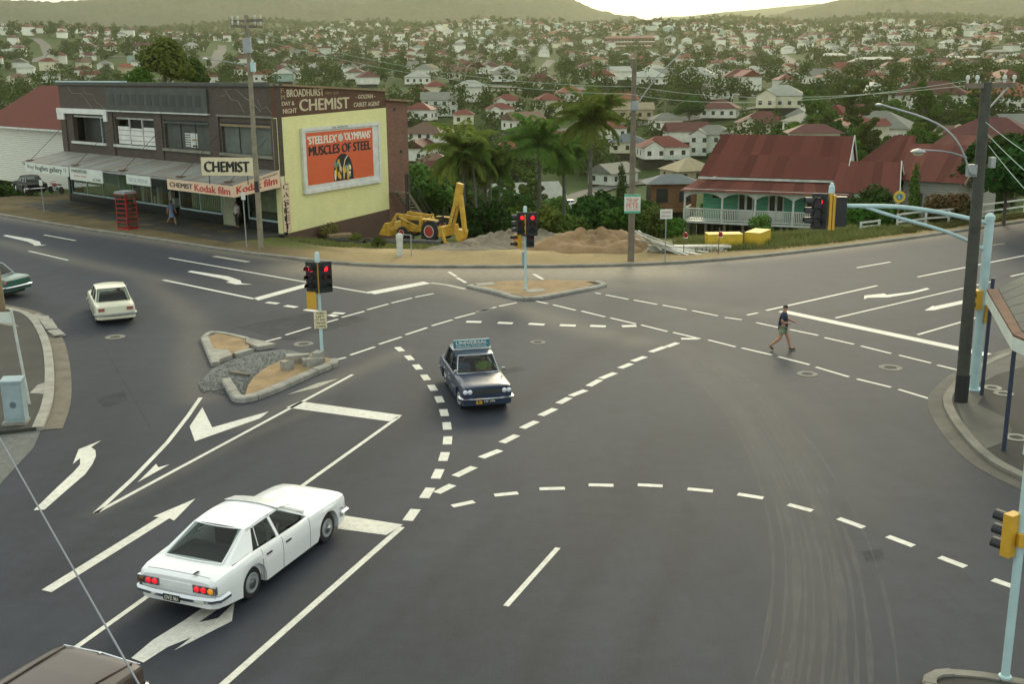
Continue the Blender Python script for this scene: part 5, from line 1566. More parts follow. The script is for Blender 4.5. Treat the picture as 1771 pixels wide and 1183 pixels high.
# ---- shopfronts under the awning
def shopfront(x0, x1, kind):
    wbox(MF, x0, x1, -.3, -.02, .0, .75, 'stall_riser', 'black_tile')
    wbox(MF, x0, x1, -1.2, -1.1, .75, 3.3, 'display_back', kind)
    wbox(MF, x0, x1, -1.1, -.3, .7, .75, 'display_floor', 'shop_green')
    wbox(MF, x0, x1, -.22, -.14, .75, .84, 'window_frame', 'pale_aqua'); wbox(MF, x0, x1, -.22, -.14, 3.1, 3.2, 'window_frame', 'board_grey')
    n = max(1, int((x1 - x0) / 2.4))
    for k in range(n + 1):
        xx = x0 + (x1 - x0) * k / n
        wbox(MF, xx - .03, xx + .03, -.22, -.14, .845, 3.095, 'window_mullion', 'pale_aqua')
    for k in range(n):
        wbox(MF, x0 + (x1 - x0) * k / n + .035, x0 + (x1 - x0) * (k + 1) / n - .035, -.185, -.175, .845, 3.095, 'window_pane', 'shop_glass')
wbox(MF, 0, LEN, -.34, -.3, 3.2, 3.68, 'fascia_wall', 'board_grey')
shopfront(20.6, 28.2, 'shop_green'); shopfront(13.4, 18.6, 'shop_dark'); shopfront(7.0, 12.2, 'curtain'); shopfront(.5, 3.9, 'curtain')
for x0, x1 in ((18.6, 20.6), (12.2, 13.4), (3.9, 5.4)):
    wbox(MF, x0, x1, -1.9, -1.8, 0, 3.2, 'door_recess', 'shop_dark')
    wbox(MF, x0 + .2, x1 - .2, -1.79, -1.74, .1, 2.3, 'door', 'shop_green' if x0 > 4 else 'black_paint')
wbox(MF, 5.4, 7.0, -.25, -.2, 0, 3.2, 'curtain_panel', 'fibro_pleat')
wbox(MF, 28.2, LEN, -.32, 0, 0, 3.7, 'corner_pier', 'black_tile'); wbox(MF, 0.0, .5, -.32, -.0, 0, 2.1, 'corner_pier', 'black_tile'); wbox(MF, 0, .5, -.32, 0, 2.1, 3.7, 'corner_pier', 'cream_sign')
wbox(MF, .25, 3.9, -.9, -.4, .76, 1.2, 'display_goods', 'board_grey')
for k in range(9): wbox(MF, 13.7 + k * .52, 13.95 + k * .52, -1.0, -.6, .76, 1.3 + (k * 37 % 5) * .22, 'display_goods', ('trim_white', 'sign_pink', 'board_grey', 'ink_faded')[k % 4])
for k in range(22): wbox(MF, 7.1 + k * .23, 7.22 + k * .23, -1.09, -1.03, .76, 3.1, 'curtain_fold', 'curtain')
# footpath in front of the shops
fpv = MB().extr([(MF @ Vector(p)).to_tuple() for p in ((-.2, 0, .08), (29.5, 0, .08), (29.5, 4.2, .08), (-.2, 4.2, .08))][::-1], (0, 0, .06)).build('footpath', MATS['path_dark'])
tag(fpv, kind='structure', label='dark footpath under the shop awning')
bpy.context.view_layer.update()
person('man in a white shirt and dark trousers standing in the chemist doorway', MF @ Vector((4.5, .35, .14)), math.atan2(nF.y, nF.x), STAND, h=1.74, top='white_cloth', bottom='dark_cloth', long_legs=True)
# phone box
pb_ = thing('phone_box', 'red telephone box with glazed sides on the shop footpath', 'phone box', G(222, 395.5, .12), math.atan2(nF.y, nF.x) + math.pi / 2 + .25)
w = .46
MB().box(-w, w, -w, w, 0, .12).build('base', MATS['phone_red'], pb_)
for sx in (-1, 1):
    for sy in (-1, 1): MB().box(sx * w - .05 * (sx > 0) - .0, sx * w + .05 * (sx < 0), sy * w - .05 * (sy > 0), sy * w + .05 * (sy < 0), .12, 2.3).build('corner_post', MATS['phone_red'], pb_)
for k in range(7):
    z = .45 + k * .3
    for s in (-1, 1):
        MB().box(-w + .05, w - .05, s * w - .02, s * w + .02, z, z + .05).build('glazing_bar', MATS['phone_red'], pb_)
        MB().box(s * w - .02, s * w + .02, -w + .05, w - .05, z, z + .05).build('glazing_bar', MATS['phone_red'], pb_)
for s in (-1, 1):
    MB().box(-w + .05, w - .05, s * w - .004, s * w + .004, .12, 2.28).build('pane', MATS['shop_glass'], pb_)
    MB().box(s * w - .004, s * w + .004, -w + .05, w - .05, .12, 2.28).build('pane', MATS['shop_glass'], pb_)
MB().box(-w - .03, w + .03, -w - .03, w + .03, 2.305, 2.4).box(-w, w, -w, w, 2.4, 2.46).build('roof', MATS['galvanised'], pb_)
MB().box(-.15, .15, w - .2, w - .05, 1.1, 1.7).build('telephone', MATS['black_paint'], pb_)
# neighbour with red roof at the left edge
nb = thing('weatherboard_hall', 'cream weatherboard hall with dark red roof beyond the shops', 'building')
hc = C0 + A_ * 30.2 + nF * -4.5
MN = Matrix(((A_.x, nF.x, 0, hc.x), (A_.y, nF.y, 0, hc.y), (0, 0, 1, 0), (0, 0, 0, 1)))
nb.matrix_world = MN
MB().box(.3, 24, -12, 0, 0, 5.2).build('wall', MATS['weatherboard'], nb)
rf = MB().extr([(0, .5, 5.15), (24.4, .5, 5.15), (24.4, -6, 8.7), (0, -6, 8.7)], (0, 0, .08)).build('roof', MATS['iron_red'], nb)
MB().extr([(0, -12.5, 5.15), (0, -6, 8.7), (24.4, -6, 8.7), (24.4, -12.5, 5.15)], (0, 0, .08)).build('roof', MATS['iron_red'], nb)
MB().extr([(.32, -12, 5.2), (.32, -6, 8.6), (.32, 0, 5.2)], (.1, 0, 0)).build('gable', MATS['weatherboard'], nb)
MB().box(0, 24.4, .5, .6, 5.05, 5.2).build('gutter', MATS['trim_white'], nb)
# motorcycle on the yard
mc = thing('motorcycle', 'red and chrome motorcycle parked on the yard beside the shops', 'motorcycle', G(98, 335, .12), R(150))
for x in (-.65, .65):
    wv = MB().lathe([(.2, -.05), (.3, -.05), (.32, 0), (.3, .05), (.2, .05)], 18, TR((x, 0, .32), rx=math.pi / 2)).build('wheel', MATS['rubber'], mc)
    MB().lathe([(.19, -.02), (.19, .02), (.03, .04)], 14, TR((x, 0, .32), rx=math.pi / 2)).build('rim', MATS['chrome'], wv)
MB().tube([(-.65, 0, .32), (-.1, 0, .45), (.4, 0, .75), (.65, 0, .32)], .03, 6).build('frame', MATS['dark_steel'], mc)
MB().box(-.15, .25, -.13, .13, .3, .6).build('engine', MATS['galvanised'], mc)
MB().lathe([(.05, -.3), (.15, -.1), (.16, .1), (.05, .28)], 10, TR((.15, 0, .78), ry=math.pi / 2)).build('fuel_tank', MATS['motor_red'], mc, 60)
MB().box(-.6, -.08, -.12, .12, .74, .82).build('seat', MATS['black_paint'], mc)
MB().tube([(.38, -.35, 1.02), (.45, 0, .98), (.38, .35, 1.02)], .018, 6).build('handlebar', MATS['chrome'], mc)
lens(mc, 'headlight', .6, 0, .85, .09, 'headlamp', 1)
# rear stairs beside the brick wing
stt = thing('timber_stair', 'weathered timber stair with dark handrails behind the yellow wall', 'stair')
stt.matrix_world = MS
for s in (.35, 1.35):
    MB().bar((SL + .3, s, 1.6), (SL + 3.9, s, -1.9), .06, .24).build('stringer', MATS['timber_grey'], stt)
for k in range(14):
    f = (k + .5) / 14
    MB().box(SL + .3 + 3.6 * f - .13, SL + .3 + 3.6 * f + .13, .35, 1.35, 1.6 - 3.5 * f + .05, 1.6 - 3.5 * f + .09).build('tread', MATS['timber_grey'], stt)
MB().box(SL + .05, SL + .35, .06, 1.5, 1.5, 1.6).build('landing', MATS['timber_grey'], stt)
for x in (SL + .1, SL + .36):
    MB().box(x - .05, x + .05, 1.35, 1.45, -2, 2.9).build('post', MATS['dark_steel'], stt)
MB().bar((SL + .3, 1.4, 2.85), (SL + 3.9, 1.4, -.7), .06, .07).build('handrail', MATS['dark_steel'], stt)
MB().bar((SL + .3, 1.4, 2.3), (SL + 3.9, 1.4, -1.25), .05, .06).build('handrail', MATS['dark_steel'], stt)
MB().bar((SL + .1, 1.4, 2.85), (SL + .3, 1.4, 2.85), .06, .07).build('handrail', MATS['dark_steel'], stt)
MB().box(SL + 3.8, SL + 3.9, 1.35, 1.45, -3, -.6).build('post', MATS['dark_steel'], stt)
# ---------------------------------------------------------------- signals, poles, wires
def signal_head(parent, x, y, z, rz, lit=0, n=3, housing='signal_black', r=.1, board=True, sc=1.0):
    """n lamps one under another facing local +x turned by rz; lit = index of the glowing one or None"""
    M = TR((x, y, z), rz) @ Matrix.Scale(sc, 4)
    h = n * .3
    hd = MB().box(-.2, 0, -.16, .16, -h / 2, h / 2).build('signal_housing', MATS[housing], parent, None, M)
    if board: MB().box(-.02, .005, -.235, .235, -h / 2 - .09, h / 2 + .09).build('target_board', MATS['signal_black'], hd)
    for i in range(n):
        zz = h / 2 - .15 - i * .3
        m = ('lamp_red' if lit == 0 and i == 0 else ('lens_red', 'lens_amber', 'lens_green')[i if n == 3 else (0 if i == 0 else 2)])
        MB().lathe([(r, 0), (r, .02), (.001, .04)], 14, TR((.01, 0, zz), ry=math.pi / 2)).build('lens', MATS[m], hd)
        vv = MB()
        ri = [(a, 1) for a in np.linspace(-.35, math.pi + .35, 11)]
        for rad in (r + .03, r + .022):
            vv.add([(d, rad * math.cos(a), zz + rad * math.sin(a)) for d in (.0, .26) for a, _ in ri], [(k, k + 1, 11 + k + 1, 11 + k) for k in range(10)])
        vv.build('visor', MATS['signal_black'], hd, 60)
    return hd
def sig_pole(label, base, h, r=.06):
    t = thing('traffic_signal', label, 'traffic light', base)
    MB().lathe([(r * 1.5, 0), (r * 1.5, .06), (r, .08), (r, h - .35), (r * 1.5, h - .34), (r * 1.35, h - .05), (r * .9, h)], 14).build('pole', MATS['pale_aqua'], t, 40)
    return t
ls = sig_pole('aqua signal pole with two red heads on the broken gravel island', G(558, 629) + Vector((0, 0, .1)), 3.87)
signal_head(ls, -.22, -.05, 3.0, R(-118)); signal_head(ls, .26, -.02, 3.0, R(-62))
MB().box(-.05, .05, -.1, .02, 2.45, 3.5).build('bracket', MATS['signal_yellow'], ls)
signal_head(ls, -.28, .05, 2.2, R(100), None, 2, 'signal_yellow', .09, False)
sgn = MB().box(-.22, .22, -.085, -.07, 1.2, 1.82).build('sign_plate', MATS['cream_sign'], ls, None, TR((0, 0, 0), R(12)))
for k, tx in enumerate(('TURN', 'LEFT', 'AT ANY', 'TIME WITH', 'CARE')):
    w_ = .28 if k < 2 else .34
    link('lettering', text_mesh(tx, w_, .075, MATS['ink_black'], .01), sgn, Matrix(((1, 0, 0, -w_ / 2), (0, 0, -1, -.087), (0, 1, 0, 1.70 - k * .115), (0, 0, 0, 1))))
cs_ = sig_pole('aqua signal pole with a cluster of heads on the sandy triangular island', G(909, 504) + Vector((0, 0, .1)), 3.86)
signal_head(cs_, -.13, -.12, 3.05, R(-95), 0); signal_head(cs_, .33, -.12, 3.05, R(-85), 0)
signal_head(cs_, -.36, .02, 3.05, R(-175), None)
signal_head(cs_, -.42, -.1, 2.28, R(-140), 0, 2, 'signal_yellow', .08, False); signal_head(cs_, .25, -.1, 2.28, R(-80), None, 2, 'signal_black', .08, False)
MB().box(-.03, .03, -.2, -.08, 2.6, 3.5).build('bracket', MATS['signal_yellow'], cs_)
MB().box(-.17, .02, .02, .12, 1.1, 1.75).build('control_box', MATS['aqua_grey'], cs_)
# right mast arm signal
mb = G(1683, 680) + Vector((0, 0, .12))
ma = thing('mast_signal', 'pale aqua mast arm signal reaching over the road beside the black footed pole', 'traffic light', mb)
mh = 5.35
MB().lathe([(.26, 0), (.26, .04), (.15, .05), (.135, 3), (.13, mh), (.15, mh), (.15, mh + .12), (.07, mh + .2)], 16).build('pole', MATS['pale_aqua'], ma, 40)
tip = D(1452, 356, 33.2) - mb
tip = Vector((tip.x, tip.y, tip.z))
top = Vector((0, 0, mh - .1))
arm = [top, top.lerp(tip, .3) + Vector((0, 0, .16)), top.lerp(tip, .6) + Vector((0, 0, .2)), top.lerp(tip, .85) + Vector((0, 0, .08)), tip]
MB().tube(smooth_poly(arm, 2), .068, 10).build('arm', MATS['pale_aqua'], ma, 60)
bs = Vector((0, 0, mh - .95))
MB().tube(smooth_poly([bs, bs.lerp(arm[2], .4) + Vector((0, 0, .02)), bs.lerp(arm[3], .75) + Vector((0, 0, .02)), arm[3]], 2), .056, 10).build('brace', MATS['pale_aqua'], ma, 60)
hx = tip + Vector((-.2, 0, -.22))
hz = tip.z - .15
def big_head(x, rz, lit, bo=True): return signal_head(ma, x, tip.y - .05, hz, rz, lit, 3, 'signal_black', .1, bo)
big_head(tip.x - .62, R(-112), 0)
MB().box(tip.x - .36, tip.x - .28, tip.y - .2, tip.y - .02, hz - .55, hz + .55).box(tip.x - .25, tip.x - .17, tip.y - .2, tip.y - .02, hz - .55, hz + .5).build('bracket', MATS['signal_yellow'], ma)
big_head(tip.x + .02, R(80), None, False)
big_head(tip.x - .8, R(175), None, False)
MB().lathe([(.1, 0), (.09, .2), (.06, .25), (.05, .3)], 12, TR((tip.x - .28, tip.y - .05, hz + .55))).build('cap', MATS['pale_aqua'], ma)
signal_head(ma, -.28, -.05, 2.9, R(-170), None, 2, 'signal_yellow', .09, False)
MB().box(.06, .24, -.26, -.1, 2.2, 2.75).build('push_button_box', MATS['signal_yellow'], ma)
# near right signal
nr = G(1737, 1183); nr = Vector((8.17, 16.4, .1))
ns_ = sig_pole('aqua signal pole with one yellow backed head on the dark kerbed island', nr, 4.3, .07)
zc = HT(8.17, 16.4, 930)
signal_head(ns_, -.2, .08, zc - .05, R(122), None, 3, 'signal_yellow', .1, False, sc=.8)
MB().box(-.09, .09, -.14, -.05, zc - .22, zc - .0).build('terminal_box', MATS['signal_yellow'], ns_)
# timber poles
def timber_pole(label, base, h, r0, r1, m='timber_grey', lean=(0, 0)):
    t = thing('power_pole', label, 'power pole', base)
    MB().tube([(0, 0, -.3), (lean[0] * .5, lean[1] * .5, h / 2), (lean[0], lean[1], h)], [r0, (r0 + r1) / 2, r1], 12).build('pole', MATS[m], t, 50)
    return t
def crossarm(t, z, L, rz, y=0, m='timber_grey'):
    ar = MB().box(-L / 2, L / 2, -.06, .06, -.07, .07).build('crossarm', MATS[m], t, None, TR((0, y, z), rz))
    for k in (-.47, -.28, .28, .47):
        MB().lathe([(.03, 0), (.035, .1), (.06, .11), (.05, .2), (.02, .22)], 8, TR((L * k, 0, .07))).build('insulator', MATS['trim_white'], ar)
lp_ = G(452, 434)
p1 = timber_pole('tall pale timber power pole with street light before the chemist', lp_ + Vector((0, 0, .1)), 12.9, .17, .11, 'pole_pale')
crossarm(p1, 12.6, 2.4, R(-35)); crossarm(p1, 12.3, 2.0, R(50), 0)
MB().box(-.22, .22, -.3, -.12, 10.9, 11.7).build('transformer_box', MATS['galvanised'], p1)
MB().box(.1, .35, -.22, .02, 9.9, 10.4).build('junction_box', MATS['pale_aqua'], p1)
MB().tube([(0, 0, 10.2), (-1.0, -.2, 10.42), (-2.2, -.4, 10.6)], .03, 6).build('light_arm', MATS['galvanised'], p1)
MB().lathe([(.02, .08), (.12, .05), (.16, 0), (.1, -.06), (.02, -.08)], 10, TR((-2.3, -.42, 10.6))).build('lamp', MATS['trim_white'], p1)
MB().box(-.12, .12, -.2, -.15, 3.3, 3.9).build('pole_plate', MATS['black_paint'], p1)
lp2 = G(1091, 455)
p2 = timber_pole('dark timber power pole carrying an orange fete poster by the soil heap', lp2 + Vector((0, 0, .1)), 10.3, .18, .12)
zb_ = HT(lp2.x, lp2.y, 190)
MB().box(-.12, .2, -.3, -.12, zb_ - .1, zb_ + .35).build('junction_box', MATS['galvanised'], p2)
MB().tube([(.1, 0, zb_ + .1), (1.2, .2, zb_ + 1.6), (2.6, .3, zb_ + 2.9)], .03, 6).build('light_arm', MATS['galvanised'], p2)
z0_, z1_ = HT(lp2.x, lp2.y, 371), HT(lp2.x, lp2.y, 338)
fp = MB().box(-.42, .42, -.26, -.24, z0_, z1_).build('fete_poster', MATS['sign_white'], p2)
hh = z1_ - z0_
MB().box(-.42, .42, -.263, -.2605, z0_, z0_ + .12 * hh).build('poster_strip', MATS['house_green'], fp); MB().box(-.42, .42, -.263, -.2605, z1_ - .12 * hh, z1_).build('poster_strip', MATS['house_green'], fp)
for tx, a, b, w_ in (("'THE GAP'", .58, .8, .6), ('FETE', .3, .54, .62), ('SAT 2PM', .18, .26, .6)):
    link('lettering', text_mesh(tx, w_, (b - a) * hh, MATS['poster_orange'], .02), fp, Matrix(((1, 0, 0, -w_ / 2), (0, 0, -1, -.263), (0, 1, 0, z0_ + a * hh), (0, 0, 0, 1))))
lp3 = G(1661, 701)
p3 = timber_pole('dark timber power pole with black painted foot beside the mast arm signal', lp3 + Vector((0, 0, .12)), 9.45, .19, .145, 'pole_dark', (-.12, 0))
MB().lathe([(.2, 0), (.2, .85), (.19, .86)], 14).build('painted_foot', MATS['black_paint'], p3)
crossarm(p3, 9.35, 1.5, R(8)); MB().bar((.5, 0, 9.3), (0, 0, 8.7), .04, .04).build('arm_strut', MATS['galvanised'], p3)
zk = HT(lp3.x, lp3.y, 303)
MB().box(-.45, -.2, -.12, .1, zk - .15, zk + .2).build('junction_box', MATS['galvanised'], p3); MB().box(.18, .32, -.1, .1, zk + .1, zk + .4).build('junction_box', MATS['galvanised'], p3)
# outreach lamp arms
def toward(u, v): 
    q = D(u, v, lp3.y - .3); return q - (lp3 + Vector((0, 0, .12)))
a0, a1, a2, a3 = toward(1678, 300), toward(1660, 245), toward(1618, 208), toward(1525, 181)
MB().tube([(-.1, 0, a0.z - .1)] + smooth_poly([a0, a1, a2, a3], 2), .03, 6).build('light_arm', MATS['galvanised'], p3, 60)
MB().tube(smooth_poly([toward(1672, 272), toward(1640, 262), toward(1596, 259)], 1), .028, 6).build('light_arm', MATS['galvanised'], p3, 60)
q = toward(1588, 262)
lh = MB().lathe([(.02, .09), (.16, .05), (.22, 0), (.18, -.03)], 14, TR(q)).build('lamp', MATS['galvanised'], p3, 60)
MB().lathe([(.16, 0), (.12, -.07), (.02, -.1)], 12, TR(q + Vector((0, 0, -.03)))).build('lamp_lens', MATS['cream_sign'], lh, 60)
q = toward(1520, 181); MB().lathe([(.02, .05), (.1, .03), (.12, 0), (.05, -.05)], 10, TR(q)).build('lamp', MATS['galvanised'], p3)
p4 = timber_pole('grey timber pole beside the broken kerb slabs', G(3, 542) + Vector((0, 0, .1)), 11, .19, .14, 'timber', (-.2, 0))
crossarm(p4, 10.6, 2.2, R(40))
bpy.context.view_layer.update()
# wires, each a thing
def wire(label, a, b, sag=.4, r=.009, m='wire_pale', group='overhead wires'):
    a, b = Vector(a), Vector(b)
    n = 14
    o = MB().tube([a.lerp(b, i / n) - Vector((0, 0, 4 * sag * (i / n) * (1 - i / n))) for i in range(n + 1)], r, 5).build('overhead_wire', MATS[m])
    return tag(o, label, 'wire', group)
t3 = lp3 + Vector((-.1, 0, 9.6)); t2 = lp2 + Vector((0, 0, 8.8)); t1 = lp_ + Vector((0, 0, 10.9))
for k in (-.62, .62):
    wire('pale overhead wire strung from the black footed pole to the fete poster pole', t3 + Vector((k, 0, 0)), t2 + Vector((k * .3, 0, .1 + k * .3)), .5, .009)
    wire('pale overhead wire strung from the fete poster pole to the street light pole', t2 + Vector((k * .3, 0, .1 + k * .3)), t1 + Vector((k, .2, 1.2)), .7, .011)
for k in range(3):
    wire('service wire running from the black footed pole towards the awning', lp3 + Vector((.1 * k - .1, 0, 8.5 - k * .35)), D(1900, 330 + 60 * k, 25), .15, .012)
wire('single service wire crossing low in front of the brown saloon', D(-260, 290, 22), D(300, 1290, 7.0), .05, .0085, 'wire_blue', None)
# ---------------------------------------------------------------- near left cabinet, sign post
cab = thing('signal_cabinet', 'pale blue grey control cabinet on the dark pavement beside the leaning sign post', 'cabinet', G(31, 738) + Vector((0, 0, .1)), R(8))
MB().box(-.36, .3, -.25, .25, 0, .1).build('base', MATS['concrete_pale'], cab)
MB().box(-.28, .28, -.2, .2, .1, 1.28).build('body', MATS['steel_grey_bin'], cab)
MB().extr([(-.3, -.23, 1.28), (.3, -.23, 1.28), (.3, .23, 1.33), (-.3, .23, 1.33)], (0, 0, .06)).build('lid', MATS['steel_grey_bin'], cab)
MB().box(-.24, .24, -.212, -.202, .18, 1.2).build('door', MATS['steel_grey_bin'], cab); MB().lathe([(.11, 0), (.11, .004), (.1, .004), (.1, 0)], 18, TR((0, -.213, .62), rx=math.pi / 2)).build('emblem', MATS['aqua_grey'], cab)
sp_ = thing('street_sign', 'white street sign on a leaning pale post beside the control cabinet', 'street sign', G(52, 705) + Vector((0, 0, .1)))
zt_ = HT(G(52, 705).x, G(52, 705).y, 540)
MB().tube([(0, 0, -.1), (-.22, 0, zt_)], .045, 8).build('post', MATS['trim_white'], sp_)
MB().box(-1.6, -.22, -.02, .02, zt_ - .42, zt_ - .1).build('blade', MATS['sign_white'], sp_)
# ---------------------------------------------------------------- right corner awning and posts
ra = thing('corner_awning', 'rusty corner shop awning with white fascia and dark posts', 'awning')
c0, c1, c2 = D(1707, 512, 29.8), D(1757, 598, 26.8), D(1850, 640, 26.0)
c4 = D(1860, 470, 34)
zaw = c0.z
def lvl(p): return Vector((p.x, p.y, zaw))
c0, c1, c2, c4 = lvl(G(1706, 503, zaw)), lvl(G(1752, 582, zaw)), lvl(G(1900, 645, zaw)), lvl(G(1880, 450, zaw))
inn = [c0.lerp(c2, .12) + Vector((.25, .0, .06)), c1 + Vector((.28, .12, .06))]
MB().extr([c0 - Vector((0, 0, .33)), c1 - Vector((0, 0, .33)), c1, c0], (.05, .02, 0)).build('fascia', MATS['sign_white'], ra)
MB().extr([c1 - Vector((0, 0, .33)), c2 - Vector((0, 0, .33)), c2, c1], (.02, .06, 0)).build('fascia', MATS['sign_white'], ra)
MB().extr([c0, c1, c1 + Vector((.3, .2, .0)), c0 + Vector((.3, -.02, 0))], (0, 0, .06)).build('gutter', MATS['rust_steel'], ra)
MB().extr([c1, c2, c2 + Vector((0, .35, 0)), c1 + Vector((.3, .3, 0))], (0, 0, .055)).build('gutter', MATS['rust_steel'], ra)
for k in range(6):
    a, b = c0 + Vector((.32, -.02, .05)), c1 + Vector((.32, .25, .05))
    e, f = c4 + Vector((0, 0, .5)), c2 + Vector((0, .3, .5))
    MB().extr([a.lerp(b, k / 6), a.lerp(b, (k + .96) / 6), e.lerp(f, (k + .96) / 6), e.lerp(f, k / 6)], (0, 0, .03)).build('roof_sheet', MATS['board_grey'], ra)
link('lettering', text_mesh('MEATS', .9, .2, MATS['ink_red'], .02), ra, Matrix.Translation(c1 + Vector((.25, .02, -.27))) @ Matrix.Rotation(math.atan2(c2.y - c1.y, c2.x - c1.x), 4, 'Z') @ Matrix.Rotation(math.pi / 2, 4, 'X'))
for u, v in ((1697, 690), (1735, 787)):
    b = G(u, v)
    MB().tube([(b.x, b.y, .1), (b.x, b.y, zaw - .02)], .06, 8).build('post', MATS['post_blue'], ra)
# ---------------------------------------------------------------- footpath furniture
po = thing('parking_sign', 'thin steel parking sign post beside the chemist power pole', 'sign', G(427, 431) + Vector((0, 0, .12)))
MB().tube([(0, 0, 0), (-.02, 0, 3.2)], .035, 6).build('post', MATS['galvanised'], po); MB().box(-.12, .12, -.05, -.03, 2.75, 3.2).build('plate', MATS['sign_white'], po)
po2 = thing('parking_sign', 'thin steel sign post at the yard end of the shop footpath', 'sign', G(77, 371) + Vector((0, 0, .12)))
MB().tube([(0, 0, 0), (-.02, 0, 2.4)], .035, 6).build('post', MATS['galvanised'], po2); MB().box(-.12, .12, -.05, -.03, 2.0, 2.4).build('plate', MATS['sign_white'], po2)
po3 = thing('notice_board', 'small white notice on a steel post beside the white beams', 'sign', G(1150, 455) + Vector((0, 0, .1)))
zt_ = HT(po3.location.x, po3.location.y, 365)
MB().tube([(0, 0, 0), (0, 0, zt_)], .03, 6).build('post', MATS['galvanised'], po3)
pn = MB().box(-.32, .32, -.05, -.03, zt_ - .5, zt_).build('plate', MATS['sign_white'], po3)
for k, tx in enumerate(('DANGER', 'KEEP OUT')): link('lettering', text_mesh(tx, .5, .1, MATS['ink_red'], .0), pn, Matrix(((1, 0, 0, -.25), (0, 0, -1, -.052), (0, 1, 0, zt_ - .2 - k * .2), (0, 0, 0, 1))))
hy = thing('water_standpipe', 'white capped standpipe with a small rail beside the lot', 'hydrant', G(692, 446) + Vector((0, 0, .1)))
MB().lathe([(.16, 0), (.18, .9), (.2, .95), (.2, 1.15), (.12, 1.25)], 12).build('body', MATS['trim_white'], hy, 40)
MB().tube([(.1, 0, 1.2), (.62, 0, 1.15), (.62, 0, 0)], .03, 6).build('rail', MATS['galvanised'], hy)
for i, (u, v, vt) in enumerate(((1182, 443, 403), (1242, 442, 402))):
    b = G(u, v); z = HT(b.x, b.y, vt)
    o = thing('lamp_stake', ('red warning lamp hung on a stake by the white beams', 'red warning lamp hung on a stake before the yellow crates')[i], 'warning lamp', b + Vector((0, 0, .08)))
    MB().tube([(0, 0, -.1), (.02, 0, z + .2)], .025, 6).build('stake', MATS['timber_grey'], o)
    MB().lathe([(.09, 0), (.11, .06), (.11, .2), (.05, .28)], 10, TR((.08, -.05, z - .3))).build('lamp', MATS['lens_red'], o)
    MB().lathe([(.12, 0), (.12, .04)], 10, TR((.08, -.05, z - .34))).build('lamp_base', MATS['sign_white'], o)
# ---------------------------------------------------------------- builders' lot
def heap(name, label, cu, cv, rx, ry, h, m, seed, rz=0.0, cat='heap', dip=0.0):
    c = G(cu, cv)
    rr = np.random.default_rng(seed)
    ph = rr.uniform(0, 6.28, 8)
    V, Fc = [], []
    nr_, na = 30, 84
    z0 = Hs(c.x, c.y)
    for i in range(nr_ + 1):
        f = i / nr_
        for k in range(na):
            a = 2 * math.pi * k / na
            w = 1 + .12 * math.sin(3 * a + ph[0]) + .08 * math.sin(7 * a + ph[1])
            x, y = rx * f * w * math.cos(a), ry * f * w * math.sin(a)
            q = h * (1 - f ** 1.6) * (1 + .15 * math.sin(5 * x + ph[2]) * math.sin(4 * y + ph[3])) + (.07 * math.sin(9 * x + ph[4]) * math.sin(11 * y + ph[5]) + rr.normal(0, .022)) * (1 - f) - dip * max(0, 1 - ((x / rx) ** 2 * 5 + ((y / ry) + .35) ** 2 * 4))
            X, Y = c.x + x * math.cos(rz) - y * math.sin(rz), c.y + x * math.sin(rz) + y * math.cos(rz)
            g = Hs(X, Y) if i == nr_ else None
            V.append((X, Y, (g - .06) if g is not None else (Hs(X, Y) * f + z0 * (1 - f)) + q))
    for i in range(nr_):
        for k in range(na):
            Fc.append((i * na + k, i * na + (k + 1) % na, (i + 1) * na + (k + 1) % na, (i + 1) * na + k)[::-1])
    b = MB(); b.v, b.f = V, Fc
    return tag(b.build(name, MATS[m], None, 180), label, cat)
heap('gravel_heap', 'low grey gravel heap behind the triangular signal island', 880, 418, 3.6, 2.6, .95, 'gravel_grey', 1)
heap('gravel_heap', 'flat trail of grey gravel beside the yellow loader', 800, 428, 2.6, 1.6, .35, 'gravel_grey', 2)
heap('gravel_heap', 'rounded grey gravel heap against the brown soil', 940, 417, 2.3, 2.0, .95, 'gravel_grey', 3)
heap('soil_heap', 'large brown heap of excavated soil beside the fete poster pole', 1030, 428, 4.2, 2.6, 1.15, 'soil_brown', 4, 0, 'heap', .45)
heap('soil_heap', 'smaller brown soil mound sloping towards the white timber pile', 1092, 430, 1.3, 1.2, .7, 'soil_brown', 5)
# pipes
def pipe(label, a, b, r=.17):
    a, b = G(*a), G(*b)
    for p in (a, b): p.z = Hs(p.x, p.y) + r + .02
    b_ = MB()
    d = (b - a).normalized(); s = Vector((-d.y, d.x, 0)); t = Vector((0, 0, 1))
    rings = []
    for P_, rr in ((a, r * .8), (a, r), (b, r), (b, r * .8)):
        rings.append([P_ + (s * math.cos(k * math.pi / 7) + t * math.sin(k * math.pi / 7)) * rr for k in range(14)])
    b_.loft(rings, True, False)
    rr2 = [[a + (s * math.cos(k * math.pi / 7) + t * math.sin(k * math.pi / 7)) * r * .8 for k in range(14)], [b + (s * math.cos(k * math.pi / 7) + t * math.sin(k * math.pi / 7)) * r * .8 for k in range(14)]]
    b_.loft(rr2, True, False)
    return tag(b_.build('drain_pipe', MATS['pipe_black'], None, 50), label, 'pipe', 'black pipes on the lot')
pipe('short black drain pipe lying in grass below the yellow wall', (568, 404), (630, 416), .19)
pipe('long black drain pipe lying in front of the yellow loader', (588, 398), (764, 416), .19)
pipe('second black drain pipe half hidden in weeds under the loader', (640, 408), (700, 412), .17)
pipe('slim black drain pipe ending at the gravel trail', (762, 421), (784, 425), .12)
